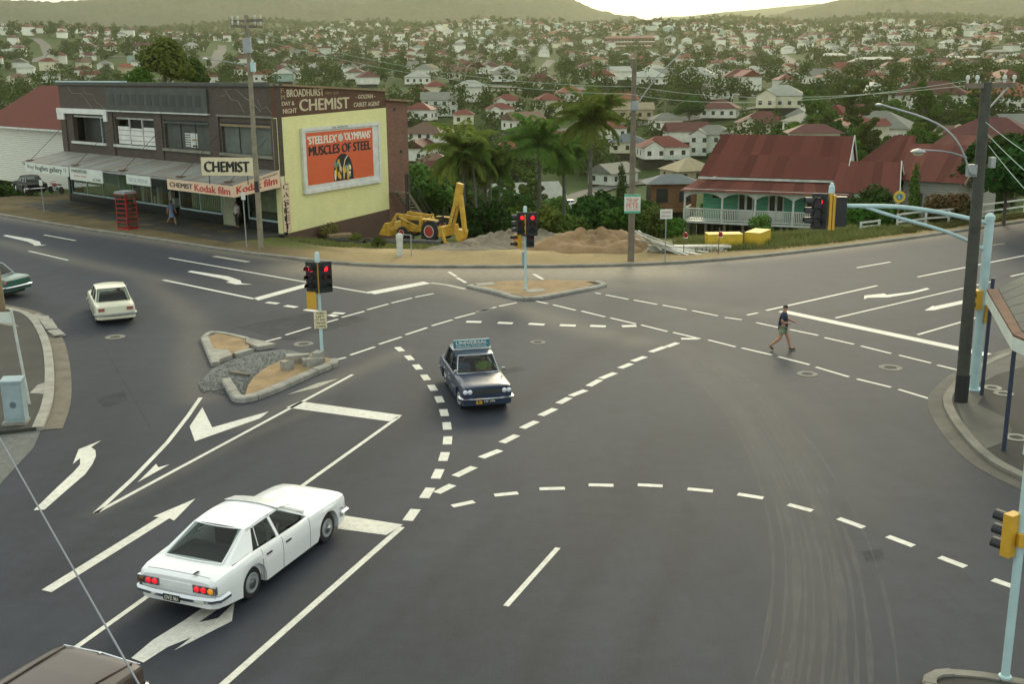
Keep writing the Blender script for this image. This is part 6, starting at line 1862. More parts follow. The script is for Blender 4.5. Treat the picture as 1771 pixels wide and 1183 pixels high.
# crates and timber
def box_thing(name, label, cat, loc, rz, sx, sy, sz, m, group=None, planks=5):
    t = thing(name, label, cat, loc, rz, group)
    for k in range(planks):
        z0, z1 = sz * k / planks + .006, sz * (k + 1) / planks - .006
        for s in (-1, 1):
            MB().box(-sx / 2, sx / 2, s * sy / 2 - .015, s * sy / 2 + .015, z0, z1).build('side_plank', MATS[m], t)
            MB().box(s * sx / 2 - .015, s * sx / 2 + .015, -sy / 2 + .016, sy / 2 - .016, z0, z1).build('end_plank', MATS[m], t)
    MB().box(-sx / 2 - .02, sx / 2 + .02, -sy / 2 - .02, sy / 2 + .02, sz, sz + .03).build('lid', MATS[m], t)
    return t
b = (G(1224, 431.5) + G(1283, 431)) / 2
box_thing('yellow_crate', 'long yellow site box lying side on in the grass', 'crate', b + Vector((0, .45, -.02)), .02, 1.95, .9, .86, 'crate_yellow', None, 2)
b = (G(1291, 430) + G(1312, 429)) / 2
box_thing('yellow_crate', 'yellow site box turned end on beside its longer neighbour', 'crate', b + Vector((.45, .85, -.02)), R(58), 1.75, .9, .88, 'crate_yellow', None, 2)
b = G(587, 397)
box_thing('timber_crate', 'open slatted timber crate against the yellow wall', 'crate', Vector((b.x, b.y, Hs(b.x, b.y))), R(25), 1.5, .8, .55, 'timber', None, 4)
b0, b1 = G(1122, 438), G(1262, 437)
rr_ = random.Random(9)
for i in range(9):
    lay = i // 3
    o = MB().box(0, (b1 - b0).length - rr_.uniform(0, .5), -.08, .08, 0, .11).build('white_beam', MATS['timber_white'])
    o.location = b0 + Vector((rr_.uniform(-.1, .35), (i % 3) * .19, .06 + lay * .115)); o.rotation_euler = (0, 0, math.atan2(b1.y - b0.y, b1.x - b0.x) + rr_.uniform(-.008, .008))
    tag(o, 'long white painted beam stacked along the kerb', 'beam', 'stack of white beams along the kerb')
c = G(1152, 441)
for i in range(34):
    L = rr_.uniform(1.2, 2.6)
    o = MB().box(0, L, -.05, .05, -.02, .02).build('white_plank', MATS['timber_white'])
    f = i / 34
    xx = rr_.uniform(-1.75, -.2)
    o.location = c + Vector((xx, rr_.uniform(0, 1.3), .25 + (.1 - xx) * rr_.uniform(.3, .68)))
    o.rotation_euler = (rr_.uniform(-.6, .6), min(math.asin(min(.95, (o.location.z - .1) / L)), rr_.uniform(.3, .62)), rr_.uniform(-.6, .45))
    tag(o, 'white painted plank in the tumbled timber pile', 'plank', 'tumbled pile of white planks')
# ---------------------------------------------------------------- backhoe loader
r_ax = D(745, 399.5, 70.6); f_ax = D(694.5, 394.5, 71.9)
hd = math.atan2(f_ax.y - r_ax.y, f_ax.x - r_ax.x); WBL = math.hypot(f_ax.x - r_ax.x, f_ax.y - r_ax.y)
gz = r_ax.z - .66
lo = thing('backhoe_loader', 'yellow backhoe loader with raised boom and red wheel centres on the lot', 'loader', (r_ax.x + .8 * math.sin(hd), r_ax.y - .8 * math.cos(hd), gz), hd)
def ty(x, y, r, w, nm='wheel'):
    o = MB().lathe([(r * .55, -w), (r * .93, -w), (r, -w * .6), (r, w * .6), (r * .93, w), (r * .55, w)], 24, TR((x, y, r), rx=math.pi / 2)).build(nm, MATS['rubber'], lo, 40)
    MB().lathe([(r * .2, -w - .012), (r * .53, -w - .008), (r * .53, w + .008), (r * .2, w + .012)], 20, TR((x, y, r), rx=math.pi / 2)).build('rim', MATS['rim_red'], o)
    MB().lathe([(r * .52, w + .012), (r * .6, w + .02), (r * .6, -w - .02), (r * .52, -w - .012)], 20, TR((x, y, r), rx=math.pi / 2), False).build('rim_band', MATS['trim_white'], o)
    lug = MB()
    for k in range(18):
        a = 2 * math.pi * k / 18
        lug.box(-.03, .03, -w, w, r - .01, r + .03, TR((x, y, r)) @ Matrix.Rotation(a, 4, 'Y') @ Matrix.Rotation(.5, 4, 'Z'))
    tag(lug.build('tread_lugs', MATS['rubber'], o), kind='stuff')
for s in (-1, 1): ty(0, s * .8, .66, .2); ty(WBL, s * .72, .37, .12)
bx_ = lambda nm, x0, x1, y0, y1, z0, z1, m='loader_yellow', **k: MB().box(x0, x1, y0, y1, z0, z1).build(nm, MATS[m], lo)
bx_('chassis', -.6, WBL + .3, -.35, .35, .45, .8); bx_('engine_hood', .7, WBL + .35, -.34, .34, .8, 1.32); bx_('grille', WBL + .355, WBL + .4, -.3, .3, .6, 1.25, 'dark_steel'); bx_('engine_side', .9, WBL - .1, -.36, .36, .95, 1.2, 'dark_steel')
bx_('mudguard', -.55, .6, -.98, -.6, 1.36, 1.42); bx_('mudguard', -.55, .6, .6, .98, 1.36, 1.42); bx_('seat', -.25, .2, -.28, .28, 1.05, 1.2, 'black_paint'); bx_('seat_back', -.3, -.22, -.26, .26, 1.2, 1.55, 'black_paint'); bx_('control_console', .45, .7, -.3, .3, .8, 1.4)
MB().tube([(.62, 0, 1.3), (.42, 0, 1.62)], .03, 6).build('steering_column', MATS['dark_steel'], lo)
for s in (-1, 1):
    y = s * .62
    MB().bar((.9, y, 1.4), (WBL + .5, y, 1.52), .1, .2).bar((WBL + .5, y, 1.52), (WBL + 1.15, y, .6), .1, .2).build('loader_arm', MATS['loader_yellow'], lo)
    MB().bar((.85, y, .6), (.95, y, 1.55), .12, .28).build('loader_post', MATS['loader_yellow'], lo)
    MB().bar((.9, y * .92, .75), (WBL + .35, y * .92, 1.35), .08, .08).build('lift_ram', MATS['loader_yellow'], lo)
    MB().bar((WBL + .6, y, 1.2), (WBL + 1.2, y, .95), .06, .06).build('bucket_ram', MATS['chrome'], lo)
bk = [(WBL + .95, .1), (WBL + 1.75, .12), (WBL + 1.85, .2), (WBL + 1.3, .34), (WBL + 1.15, .6), (WBL + 1.3, .95), (WBL + 1.1, .92), (WBL + .92, .5)]
MB().extr([(x, -.95, z) for x, z in bk], (0, 1.9, 0)).build('bucket', MATS['loader_yellow'], lo)
for s in (-.95, .95): MB().extr([(x, s, z) for x, z in ((WBL + 1.0, .12), (WBL + 1.8, .16), (WBL + 1.3, .95))], (0, .03, 0)).build('bucket_side', MATS['loader_yellow'], lo)
# rear digging boom, folded upright
bx_('rear_frame', -1.0, -.6, -.9, .9, .35, 1.0); 
for s in (-1, 1):
    MB().bar((-.9, s * .85, .9), (-1.25, s * .95, .0), .14, .14).box(-1.45, -1.05, s * .95 - .15, s * .95 + .15, -.02, .06).build('stabiliser', MATS['loader_yellow'], lo)
bm0 = Vector((-1.15, 0, .8)); bm1 = Vector((-1.75, 0, 2.2)); bm2 = Vector((-1.95, 0, 3.55)); 
MB().bar((-1.0, 0, .7), (-1.55, 0, 2.55), .28, .36).build('boom', MATS['loader_yellow'], lo)
MB().bar((-1.55, 0, 2.4), (-1.85, 0, 3.75), .3, .42).build('boom_head', MATS['loader_yellow'], lo)
MB().bar((-1.85, 0, 3.0), (-2.15, 0, .6), .22, .27).build('dipper_arm', MATS['loader_yellow'], lo)
MB().bar((-1.15, .14, .9), (-1.62, .14, 2.3), .07, .07).build('boom_ram', MATS['chrome'], lo); MB().bar((-1.9, -.14, 2.4), (-2.05, -.14, .9), .07, .07).build('dipper_ram', MATS['chrome'], lo)
bb_ = [(-2.2, .75), (-1.75, .85), (-1.55, .5), (-1.6, .15), (-1.9, .05), (-2.1, .3)]
MB().extr([(x, -.3, z) for x, z in bb_], (0, .6, 0)).build('digging_bucket', MATS['loader_yellow'], lo)
MB().tube([(-.85, .2, 1.0), (-.75, .2, 1.35)], .02, 5).build('lever', MATS['dark_steel'], lo); MB().tube([(-.85, -.2, 1.0), (-.75, -.2, 1.35)], .02, 5).build('lever', MATS['dark_steel'], lo)
# ---------------------------------------------------------------- green veranda house
hp = D(1182, 378, 86.0); hq = D(1398, 393, 82.2)
hz0 = (hp.z + hq.z) / 2
hx_ = Vector((hq.x - hp.x, hq.y - hp.y, 0)); HW = 10.6
ux = hx_.normalized(); uy = Vector((-ux.y, ux.x, 0))
gh_ = thing('green_house', 'green timber house with red iron roof and white railed veranda', 'house')
gh_.matrix_world = Matrix(((ux.x, uy.x, 0, hp.x), (ux.y, uy.y, 0, hp.y), (0, 0, 1, hz0), (0, 0, 0, 1)))
VW, VD = 12.3, 2.2
hb = lambda nm, x0, x1, y0, y1, z0, z1, m, par=gh_: MB().box(x0, x1, y0, y1, z0, z1).build(nm, MATS[m], par)
hb('veranda_floor', 0, VW, 0, VD, -.18, -.02, 'trim_white'); hb('wall', 2.2 - 1.2, VW - .6, VD, VD + .2, -.1, 2.9, 'weatherboard_green'); hb('side_wall', 1.0, 1.2, VD + .2, 9.5, -.1, 2.9, 'weatherboard'); hb('side_wall', VW - .8, VW - .6, VD + .2, 9.5, -.1, 2.9, 'weatherboard'); hb('rear_wall', 1.2, VW - .8, 9.3, 9.5, -.1, 2.9, 'weatherboard')
for k in range(9):
    for yy in (.15, VD + .2, 6): hb('stump', .2 + k * 1.45, .4 + k * 1.45, yy, yy + .2, -3.4, -.18, 'timber_grey')
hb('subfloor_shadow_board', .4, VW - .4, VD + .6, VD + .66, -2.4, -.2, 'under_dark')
zt = 2.28
posts = [0.05, 3.0, 5.55, 8.4, 11.2, VW - .05]
for x in posts: hb('veranda_post', x - .07, x + .07, .03, .17, -.02, zt, 'trim_white')
for a, b in zip(posts[:-1], posts[1:]):
    n = 12
    pl = [(a + .07, zt)] + [(a + .07 + (b - a - .14) * i / n, zt - .12 - .36 * (abs(2 * i / n - 1) ** 2.6)) for i in range(n + 1)] + [(b - .07, zt)]
    MB().extr([(x, .06, z) for x, z in pl], (0, .06, 0)).build('arched_valance', MATS['trim_white'], gh_)
hb('veranda_beam', -.05, VW + .05, .0, .2, zt + .002, zt + .2, 'trim_white')
hb('top_rail', .1, VW - 1.5, .06, .16, .9, .98, 'trim_white'); hb('bottom_rail', .1, VW - 1.5, .06, .16, .06, .13, 'trim_white')
bal = MB().box(-.03, .03, .09, .13, .13, .9).mesh('baluster', MATS['trim_white'])
nb_ = 78
for k in range(nb_): link('baluster', bal, gh_, Matrix.Translation((.2 + k * (VW - 1.8) / nb_, 0, 0)))
for k in range(16): link('baluster', bal, gh_, Matrix.Translation((.02, .25 + k * .12, 0)) @ Matrix.Rotation(math.pi / 2, 4, 'Z'))
hb('side_rail', -.02, .06, .2, VD, .9, .98, 'trim_white')
for x in (4.4, 6.75, 9.6, 1.75):
    if x == 1.75: hb('window', x, x + .5, VD - .04, VD - .003, 1.6, 2.2, 'window_dark'); continue
    d_ = hb('french_door', x - .62, x + .62, VD - .05, VD - .003, 0, 2.3, 'trim_white')
    for s in (-.3, .3): 
        hb('door_pane', x + s - .2, x + s + .2, VD - .06, VD - .052, .75, 2.15, 'window_dark', d_); hb('door_panel', x + s - .2, x + s + .2, VD - .06, VD - .052, .12, .6, 'white_paint', d_)
for x, w_ in ((2.9, .7), (7.9, .9), (9.0, .5)): hb('veranda_chair', x, x + w_, 1.2, 1.7, -.02, .75, 'timber_grey')
# roofs of separate iron sheets
def sheets(parent, p00, p10, p11, p01, n, m='iron_red', rows=1, nm='roof_sheet'):
    p00, p10, p11, p01 = map(Vector, (p00, p10, p11, p01))
    nrm = (p10 - p00).cross(p01 - p00).normalized()
    for r_ in range(rows):
        f0, f1 = r_ / rows, (r_ + 1) / rows + (.02 if r_ < rows - 1 else 0)
        for k in range(n):
            a, b = k / n, (k + 1) / n + (.006 if k < n - 1 else 0)
            A = p00.lerp(p10, a); B = p00.lerp(p10, b); Cc = p01.lerp(p11, b); Dd = p01.lerp(p11, a)
            o = nrm * (.012 * (rows - r_) + (k % 2) * .009)
            w_ = (B - A).length
            q = [A.lerp(Dd, f0) + o, B.lerp(Cc, f0) + o, B.lerp(Cc, f1) + o, A.lerp(Dd, f1) + o]
            # sheet in its own frame so that the corrugation runs up the slope
            ex = (p10 - p00).normalized(); ey = nrm.cross(ex)
            M = Matrix(((ex.x, ey.x, nrm.x, q[0].x), (ex.y, ey.y, nrm.y, q[0].y), (ex.z, ey.z, nrm.z, q[0].z), (0, 0, 0, 1)))
            Mi = M.inverted()
            MB().extr([Mi @ p for p in q], (0, 0, .012)).build(nm, MATS[m], parent, None, M)
sheets(gh_, (-.35, -.35, 2.32), (VW + .3, -.35, 2.32), (VW + .3 - .9, VD + .1, 3.1), (.75, VD + .1, 3.1), 15)
sheets(gh_, (.6, VD - .35, 3.28), (VW - .4, VD - .35, 3.28), (VW - .4, 5.4, 6.35), (.6 + 1.0, 5.4, 6.35), 14, rows=2)
sheets(gh_, (VW - .4, 9.6, 3.3), (.6, 9.6, 3.3), (1.6, 5.4, 6.35), (VW - .4, 5.4, 6.35), 14)
hb('fascia', .62, VW - .5, VD - .37, VD - .33, 3.08, 3.26, 'trim_white')
MB().extr([(VW - .62, VD + .1, 3.1), (VW - .62, 9.4, 3.1), (VW - .62, 5.4, 6.2)], (.1, 0, 0)).build('gable_wall', MATS['weatherboard'], gh_)
for a, b in (((VW - .36, VD - .35, 3.26), (VW - .36, 5.4, 6.38)), ((VW - .36, 9.6, 3.26), (VW - .36, 5.4, 6.38))): MB().bar(a, b, .06, .22).build('bargeboard', MATS['trim_white'], gh_)
MB().extr([(1.0, VD + .1, 3.1), (1.0, 9.4, 3.1), (1.55, 5.4, 6.2)], (.1, 0, 0)).build('gable_wall', MATS['weatherboard'], gh_)
# right entry wing with its own gable roof
ex = VW + .2
hb('wing_wall', ex + .2, ex + 3.2, 1.2, 6, -.1, 2.6, 'weatherboard'); 
sheets(gh_, (ex - 1.6, .2, 2.55), (ex + 3.4, .2, 2.55), (ex + 3.1, 3.4, 4.6), (ex - 1.2, 3.4, 4.6), 7)
sheets(gh_, (ex + 3.4, 6.4, 2.55), (ex - 1.6, 6.4, 2.55), (ex - 1.2, 3.4, 4.6), (ex + 3.1, 3.4, 4.6), 7)
for a, b in (((ex + 3.42, .1, 2.5), (ex + 3.14, 3.4, 4.66)), ((ex + 3.42, 6.4, 2.5), (ex + 3.14, 3.4, 4.66))): MB().bar(a, b, .06, .2).build('bargeboard', MATS['trim_white'], gh_)
for x in (ex + .25, ex + 1.5, ex + 2.9): hb('porch_post', x - .06, x + .06, .4, .52, -.3, 2.5, 'trim_white')
for x0, x1 in ((ex + .3, ex + 1.45), (ex + 1.55, ex + 2.85)):
    n = 10
    pl = [(x0, 2.5)] + [(x0 + (x1 - x0) * i / n, 2.3 - .5 * abs(2 * i / n - 1) ** 2.2) for i in range(n + 1)] + [(x1, 2.5)]
    MB().extr([(x, .44, z) for x, z in pl], (0, .05, 0)).build('arched_valance', MATS['trim_white'], gh_)
for k in range(10): MB().bar((ex + 1.6 + k * .13, .45, .0), (ex + 1.6 + k * .13, .45, 1.8), .03, .03).build('lattice_slat', MATS['trim_white'], gh_)
for k in range(5): hb('porch_step', ex + .3, ex + 1.4, -.9 + k * .26, -.64 + k * .26, -1.3 + k * .22, -1.14 + k * .22, 'trim_white')
MB().bar((.1, -.1, -.1), (-1.0, -.1, -2.2), .08, .08).bar((.1, -.9, -.1), (-1.0, -.9, -2.2), .08, .08).build('stair_stringer', MATS['under_dark'], gh_)
for k in range(8): hb('stair_tread', -.1 - k * .13, .12 - k * .13, -.9, -.1, -.3 - k * .25, -.26 - k * .25, 'timber_grey')
# white rail fence up the right street
def fence_run(label, px, n, h=.95):
    t = thing('rail_fence', label, 'fence')
    P = [G(*p) for p in px]
    for p in P: p.z = Hs(p.x, p.y)
    P = resample(P, 2.4)
    for p in P: MB().box(-.06, .06, -.06, .06, -.3, h, TR(p)).build('post', MATS['trim_white'], t)
    for a, b in zip(P[:-1], P[1:]):
        for z in (h - .05, h * .45): MB().bar(a + Vector((0, -.08, z)), b + Vector((0, -.08, z)), .05, .1).build('rail', MATS['trim_white'], t)
fence_run('white two rail fence beside the footpath past the green house', [(1551, 398), (1600, 391), (1640, 388), (1700, 379), (1771, 369), (1900, 350)], 8)
fence_run('short white rail at the porch steps of the green house', [(1488, 402), (1520, 396)], 2, .6)
# yellow roundel sign
rs = thing('round_sign', 'yellow ringed round sign on a post beside the rail fence', 'sign')
rp = D(1551, 395, 68.5); rs.location = (rp.x, rp.y, Hs(rp.x, rp.y))
z_ = HT(rp.x, rp.y, 340) - rs.location.z
MB().tube([(0, 0, 0), (0, 0, z_)], .03, 6).build('post', MATS['timber'], rs)
dd = MB().lathe([(.37, -.01), (.37, .01)], 22, TR((0, -.05, z_), rx=math.pi / 2)).build('disc', MATS['crate_yellow'], rs)
MB().lathe([(.2, 0), (.2, .006)], 18, TR((0, -.061, z_), rx=math.pi / 2)).build('inner_disc', MATS['blue_sign'], dd)
link('lettering', text_mesh('L', .12, .2, MATS['ink_white'], .02), dd, Matrix(((1, 0, 0, -.06), (0, 0, -1, -.069), (0, 1, 0, z_ - .1), (0, 0, 0, 1))))
MB().box(-.3, .3, -.05, -.03, z_ - .62, z_ - .5).build('plate', MATS['sign_white'], rs)
# ---------------------------------------------------------------- vegetation prototypes
def leaf_cloud(P, Nrm, size, rng, flat=.35):
    """quads of about `size` at points P, turned roughly along the outward normals"""
    n = len(P)
    d = Nrm + rng.normal(0, .65, (n, 3)); d[:, 2] += flat
    d /= np.linalg.norm(d, axis=1)[:, None]
    t = np.cross(d, rng.normal(0, 1, (n, 3))); t /= np.linalg.norm(t, axis=1)[:, None] + 1e-9
    b = np.cross(d, t)
    s = size * rng.uniform(.6, 1.3, (n, 1))
    V = np.stack([P - t * s * .5 - b * s * .28, P + t * s * .1 - b * s * .5, P + t * s * .55 + b * s * .25, P - t * s * .1 + b * s * .5], 1).reshape(-1, 3)
    Q = np.arange(n * 4).reshape(n, 4)
    return V, Q
def q_mesh(name, V, Q, mat):
    me = bpy.data.meshes.new(name)
    np_mesh(me, V, Q)
    me.materials.append(mat)
    return me
def lumps_points(lumps, n, rng, shell=.35):
    vol = np.array([l[3] * l[4] * l[5] for l in lumps]) ** .67
    k = rng.choice(len(lumps), n, p=vol / vol.sum())
    L = np.array(lumps)[k]
    v = rng.normal(0, 1, (n, 3)); v /= np.linalg.norm(v, axis=1)[:, None]
    r = (1 - shell * rng.random((n, 1)) ** 1.5)
    return L[:, :3] + v * L[:, 3:] * r, v
def tree_proto(kind, seed):
    rng = np.random.default_rng(seed); rr = random.Random(seed)
    tr = MB(); lumps = []
    if kind == 'broad':
        h, th, rad = 8.0, 2.4, 4.0
        for i in range(15):
            a, q = rr.uniform(0, 6.28), rr.uniform(.15, .95)
            z = th + .9 + (h - th - 1.6) * (1 - q ** 1.5) * rr.uniform(.55, 1.05)
            s = rr.uniform(1.0, 1.9)
            lumps.append((rad * .75 * q * math.cos(a), rad * .75 * q * math.sin(a), z, s, s, s * .75))
        n, ls = 3300, .42
    elif kind == 'gum':
        h, th, rad = 12.0, 4.5, 3.4
        for i in range(13):
            a, q = rr.uniform(0, 6.28), rr.uniform(.2, 1)
            z = th + (h - th) * rr.uniform(.1, .95)
            s = rr.uniform(.7, 1.35)
            f = 1 - .5 * abs((z - th) / (h - th) - .4)
            lumps.append((rad * .8 * q * f * math.cos(a), rad * .8 * q * f * math.sin(a), z, s, s, s * .7))
        n, ls = 2300, .4
    elif kind == 'bush':
        h, th, rad = 2.6, .3, 1.9
        for i in range(9):
            a, q = rr.uniform(0, 6.28), rr.uniform(0, .8)
            s = rr.uniform(.5, .95)
            lumps.append((rad * .7 * q * math.cos(a), rad * .7 * q * math.sin(a), .5 + rr.uniform(0, 1.3) * (1 - q * .5), s, s, s * .8))
        n, ls = 1900, .22
    elif kind == 'column':
        h, th, rad = 6.5, .4, .8
        for i in range(12):
            z = .7 + i * .5; s = .75 * (1 - (i / 12) ** 2 * .75)
            lumps.append((rr.uniform(-.12, .12), rr.uniform(-.12, .12), z, s, s, .6))
        n, ls = 1700, .22
    P, Nn = lumps_points(lumps, n, rng)
    V, Q = leaf_cloud(P, Nn, ls, rng)
    if kind != 'bush':
        tr.tube([(0, 0, -1.5), (.05, .03, th * .6), (0.02, .1, th + (h - th) * .35)], [.035 * h * .7, .03 * h * .6, .012 * h], 7)
        for l in lumps[::2]:
            b0 = Vector((.03, .06, th * rr.uniform(.7, 1.1)))
            tr.tube([b0, b0.lerp(Vector(l[:3]), .55) + Vector((0, 0, .25)), l[:3]], [.016 * h * .6, .011 * h * .6, .004 * h], 5)
    else:
        for l in lumps[:5]: tr.tube([(0, 0, -.5), (l[0] * .5, l[1] * .5, l[2] * .6), l[:3]], [.05, .035, .015], 5)
    return V, Q, tr
PROTO = {}
def proto(kind, seed, leaf):
    k = (kind, seed, leaf)
    if k not in PROTO:
        V, Q, tr = tree_proto(kind, seed)
        PROTO[k] = (q_mesh('crown', V, Q, MATS[leaf]), tr.mesh('trunk', MATS['bark'], 60))
    return PROTO[k]
def plant(kind, seed, leaf, loc, s, rz, label, group=None, name=None, cat=None, sz=None):
    cm, tm = proto(kind, seed, leaf)
    t = thing(name or {'broad': 'broad_tree', 'gum': 'gum_tree', 'bush': 'shrub', 'column': 'cypress_tree'}[kind], label, cat or ('shrub' if kind == 'bush' else 'tree'), loc, rz, group)
    t.scale = (s, s, sz or s)
    link('trunk' if kind != 'bush' else 'stems', tm, t); link('crown' if kind != 'bush' else 'foliage', cm, t)
    return t
def ground_at(u, v_or_none, d):
    p = D(u, 300, d)
    return Vector((p.x, p.y, Hs(p.x, p.y)))
# ---------------------------------------------------------------- palms
def palm_mesh(seed, nf=20, L=3.0):
    rng = random.Random(seed)
    b = MB()
    for i in range(nf):
        az = i * 2.399 + rng.uniform(-.2, .2)
        el = R(rng.choice((75, 60, 48, 36, 22, 8, -8)) + rng.uniform(-8, 8))
        l = L * rng.uniform(.85, 1.1)
        pts, p, e = [], Vector((0, 0, 0)), el
        n = 12
        for k in range(n + 1):
            pts.append(p.copy())
            p = p + Vector((math.cos(az) * math.cos(e), math.sin(az) * math.cos(e), math.sin(e))) * (l / n)
            e -= (1.5 + .5 * math.cos(el)) / n * (k / n * 1.5 + .35)
        side = Vector((-math.sin(az), math.cos(az), 0))
        b.tube(pts[::2], [.03, .028, .022, .018, .012, .008, .004], 4, False)
        for k in range(1, n * 4):
            f = k / (n * 4)
            i0 = min(int(f * n), n - 1); q = pts[i0].lerp(pts[i0 + 1], f * n - i0)
            d = (pts[min(i0 + 1, n)] - pts[i0]).normalized()
            ll = 1.0 * (math.sin(math.pi * min(1, f * 1.02 + .08)) ** .6) * rng.uniform(.8, 1.1)
            for s in (-1, 1):
                o = side * s * .62 + d * .35 + Vector((0, 0, -.42 + rng.uniform(-.25, .2)))
                o.normalize()
                tip = q + o * ll; mid = q + o * ll * .5 + Vector((0, 0, .05))
                w = d * .075
                b.flat([q - w * .6, mid - w, tip, mid + w])
    return b
palm_lab = {0: 'full queen palm with drooping fronds directly behind the yellow loader', 1: 'queen palm on a tall slim trunk behind the gravel heap', 2: 'tallest queen palm with arching fronds beside the fete poster pole'}
for i, (u, vc, d, s) in enumerate(((800, 262, 86, 1.15), (932, 250, 88, 1.05), (1021, 205, 84, 1.0), (838, 290, 90, .85), (700 + 275, 268, 94, .8))):
    c = D(u, vc, d); g = Hs(c.x, c.y)
    t = thing('palm_tree', palm_lab.get(i, ('shorter queen palm crowded against the fuller one', 'low queen palm half hidden between the two slim trunks')[i - 3] if i > 2 else ''), 'palm tree', (c.x, c.y, g))
    hgt = c.z - g
    MB().tube([(0, 0, -.5), (.05, .05, hgt * .5), (0, 0, hgt - .3), (0, 0, hgt + .2)], [.2, .16, .14, .1], 9).build('trunk', MATS['bark_palm'], t, 60)
    palm_mesh(20 + i, 30, 3.8 * s).build('fronds', MATS['leaf_palm'], t, None, Matrix.Translation((0, 0, hgt)))
    if i in (0, 2):
        b = MB()
        rr_ = random.Random(i)
        for k in range(9):
            a = rr_.uniform(0, 6.28); b.tube([(0, 0, 0), (.35 * math.cos(a), .35 * math.sin(a), -.5), (.4 * math.cos(a), .4 * math.sin(a), -2.0 - rr_.random())], [.03, .05, .01], 5)
        b.build('dead_fronds', MATS['leaf_dry'], t, None, Matrix.Translation((0, 0, hgt)))
# extra thin trunks in the clump behind the loader
for i, (u, d, hgt) in enumerate(((822, 85, 6.5), (846, 86.5, 6.0), (858, 88, 5.2))):
    g = ground_at(u, None, d)
    t = thing('palm_tree', ('slim grey palm stem leaning in the clump behind the loader', 'bare palm stem standing between its thicker neighbours', 'short bare palm stem at the edge of the clump')[i], 'palm tree', g)
    MB().tube([(0, 0, -.5), (.1 * i, 0, hgt * .5), (.25 * i - .2, 0, hgt)], [.13, .11, .08], 8).build('trunk', MATS['bark_palm'], t, 60)
    palm_mesh(40 + i, 9, 2.0).build('fronds', MATS['leaf_palm'], t, None, Matrix.Translation((.25 * i - .2, 0, hgt)))
# ---------------------------------------------------------------- near shrubs and trees, placed one by one
NEARV = [ # kind, seed, leaf, u, d, scale, label
    ('broad', 1, 'leaf_bright', 728, 97, .85, 'bright green mango tree filling the gap behind the brick wing'),
    ('broad', 2, 'leaf_dark', 765, 104, .8, 'dark dense tree behind the mango tree'),
    ('broad', 3, 'leaf_mid', 712, 118, .8, 'rounded green tree further down behind the brick wing'),
    ('broad', 1, 'leaf_mid', 880, 112, .6, 'dark tree shading the palm stems'),
    ('broad', 2, 'leaf_mid', 960, 118, .6, 'green tree between the slim palm trunks'),
    ('bush', 4, 'leaf_dark', 815, 82, 1.2, 'dark shrub at the foot of the palm clump'),
    ('bush', 5, 'leaf_dark', 848, 80, 1.25, 'dark shrub beside the palm stems'),
    ('bush', 6, 'leaf_mid', 876, 83, 1.3, 'leafy shrub behind the gravel heap'),
    ('bush', 4, 'leaf_mid', 905, 84, 1.2, 'green shrub below the slim palm trunk'),
    ('bush', 5, 'leaf_olive', 950, 80, 1.1, 'olive weed clump behind the gravel heaps'),
    ('bush', 6, 'leaf_olive', 985, 79, 1.0, 'olive weed clump behind the brown soil'),
    ('bush', 4, 'leaf_dark', 1012, 82, 1.55, 'large twiggy shrub behind the brown soil heap'),
    ('bush', 5, 'leaf_dark', 1045, 84, 1.6, 'tall dark shrub beside the tallest palm'),
    ('bush', 6, 'leaf_mid', 1075, 80, 1.3, 'green shrub behind the fete poster pole'),
    ('bush', 4, 'leaf_mid', 1105, 84, 1.4, 'leafy shrub left of the green house stair'),
    ('bush', 5, 'leaf_olive', 1130, 80, 1.0, 'low scrub by the veranda stair'),
    ('bush', 6, 'leaf_mid', 1145, 100, 1.6, 'green shrub beside the blue grey roofed cottage'),
    ('bush', 4, 'leaf_mid', 1168, 78, .7, 'low weed clump under the veranda corner'),
    ('bush', 5, 'leaf_bright', 1322, 77.5, .62, 'climbing plant hung over the veranda railing'),
    ('bush', 6, 'leaf_mid', 1500, 72, .9, 'shrub in front of the porch lattice'),
    ('bush', 4, 'leaf_mid', 1530, 71, .8, 'shrub beside the porch steps of the green house'),
    ('bush', 5, 'leaf_dark', 1520, 78, 1.3, 'dark shrub between the porch and the round sign'),
    ('bush', 6, 'leaf_red', 1645, 72, 1.05, 'reddish flowering shrub behind the rail fence'),
    ('bush', 4, 'leaf_red', 1622, 73, .7, 'small red leaved shrub beside the flowering shrub'),
    ('broad', 3, 'leaf_dark', 1745, 70, .72, 'dark tree overhanging the rail fence'),
    ('broad', 2, 'leaf_dark', 1800, 66, .85, 'dense dark tree behind the black footed pole'),
    ('broad', 1, 'leaf_dark', 1700, 82, .7, 'dark tree behind the reddish shrub'),
    ('column', 8, 'leaf_bright', 1585, 73, .62, 'thin yellow green sapling rising before the maroon roofs'),
    ('broad', 2, 'leaf_dark', -10, 130, 1.3, 'dark tree at the far end of the weatherboard hall'),
    ('column', 8, 'leaf_dark', 1075, 190, 1.5, 'dark cypress beside the pale valley cottage'),
    ('broad', 2, 'leaf_dark', 850, 262, 1.35, 'large dark fig tree down in the valley'),
    ('broad', 3, 'leaf_mid', 790, 240, 1.0, 'green tree beside the valley fig'),
    ('bush', 6, 'leaf_bright', 1170, 150, 2.0, 'pale banana clump below the tan roofed house'),
    ('broad', 1, 'leaf_mid', 1190, 330, 1.3, 'feathery date palm like crown above the grey roofed house'),
]
for kd, sd_, lf_, u, d, s, lb in NEARV:
    g = ground_at(u, None, d)
    plant(kd, sd_, lf_, g, s, random.uniform(0, 6.28), lb)
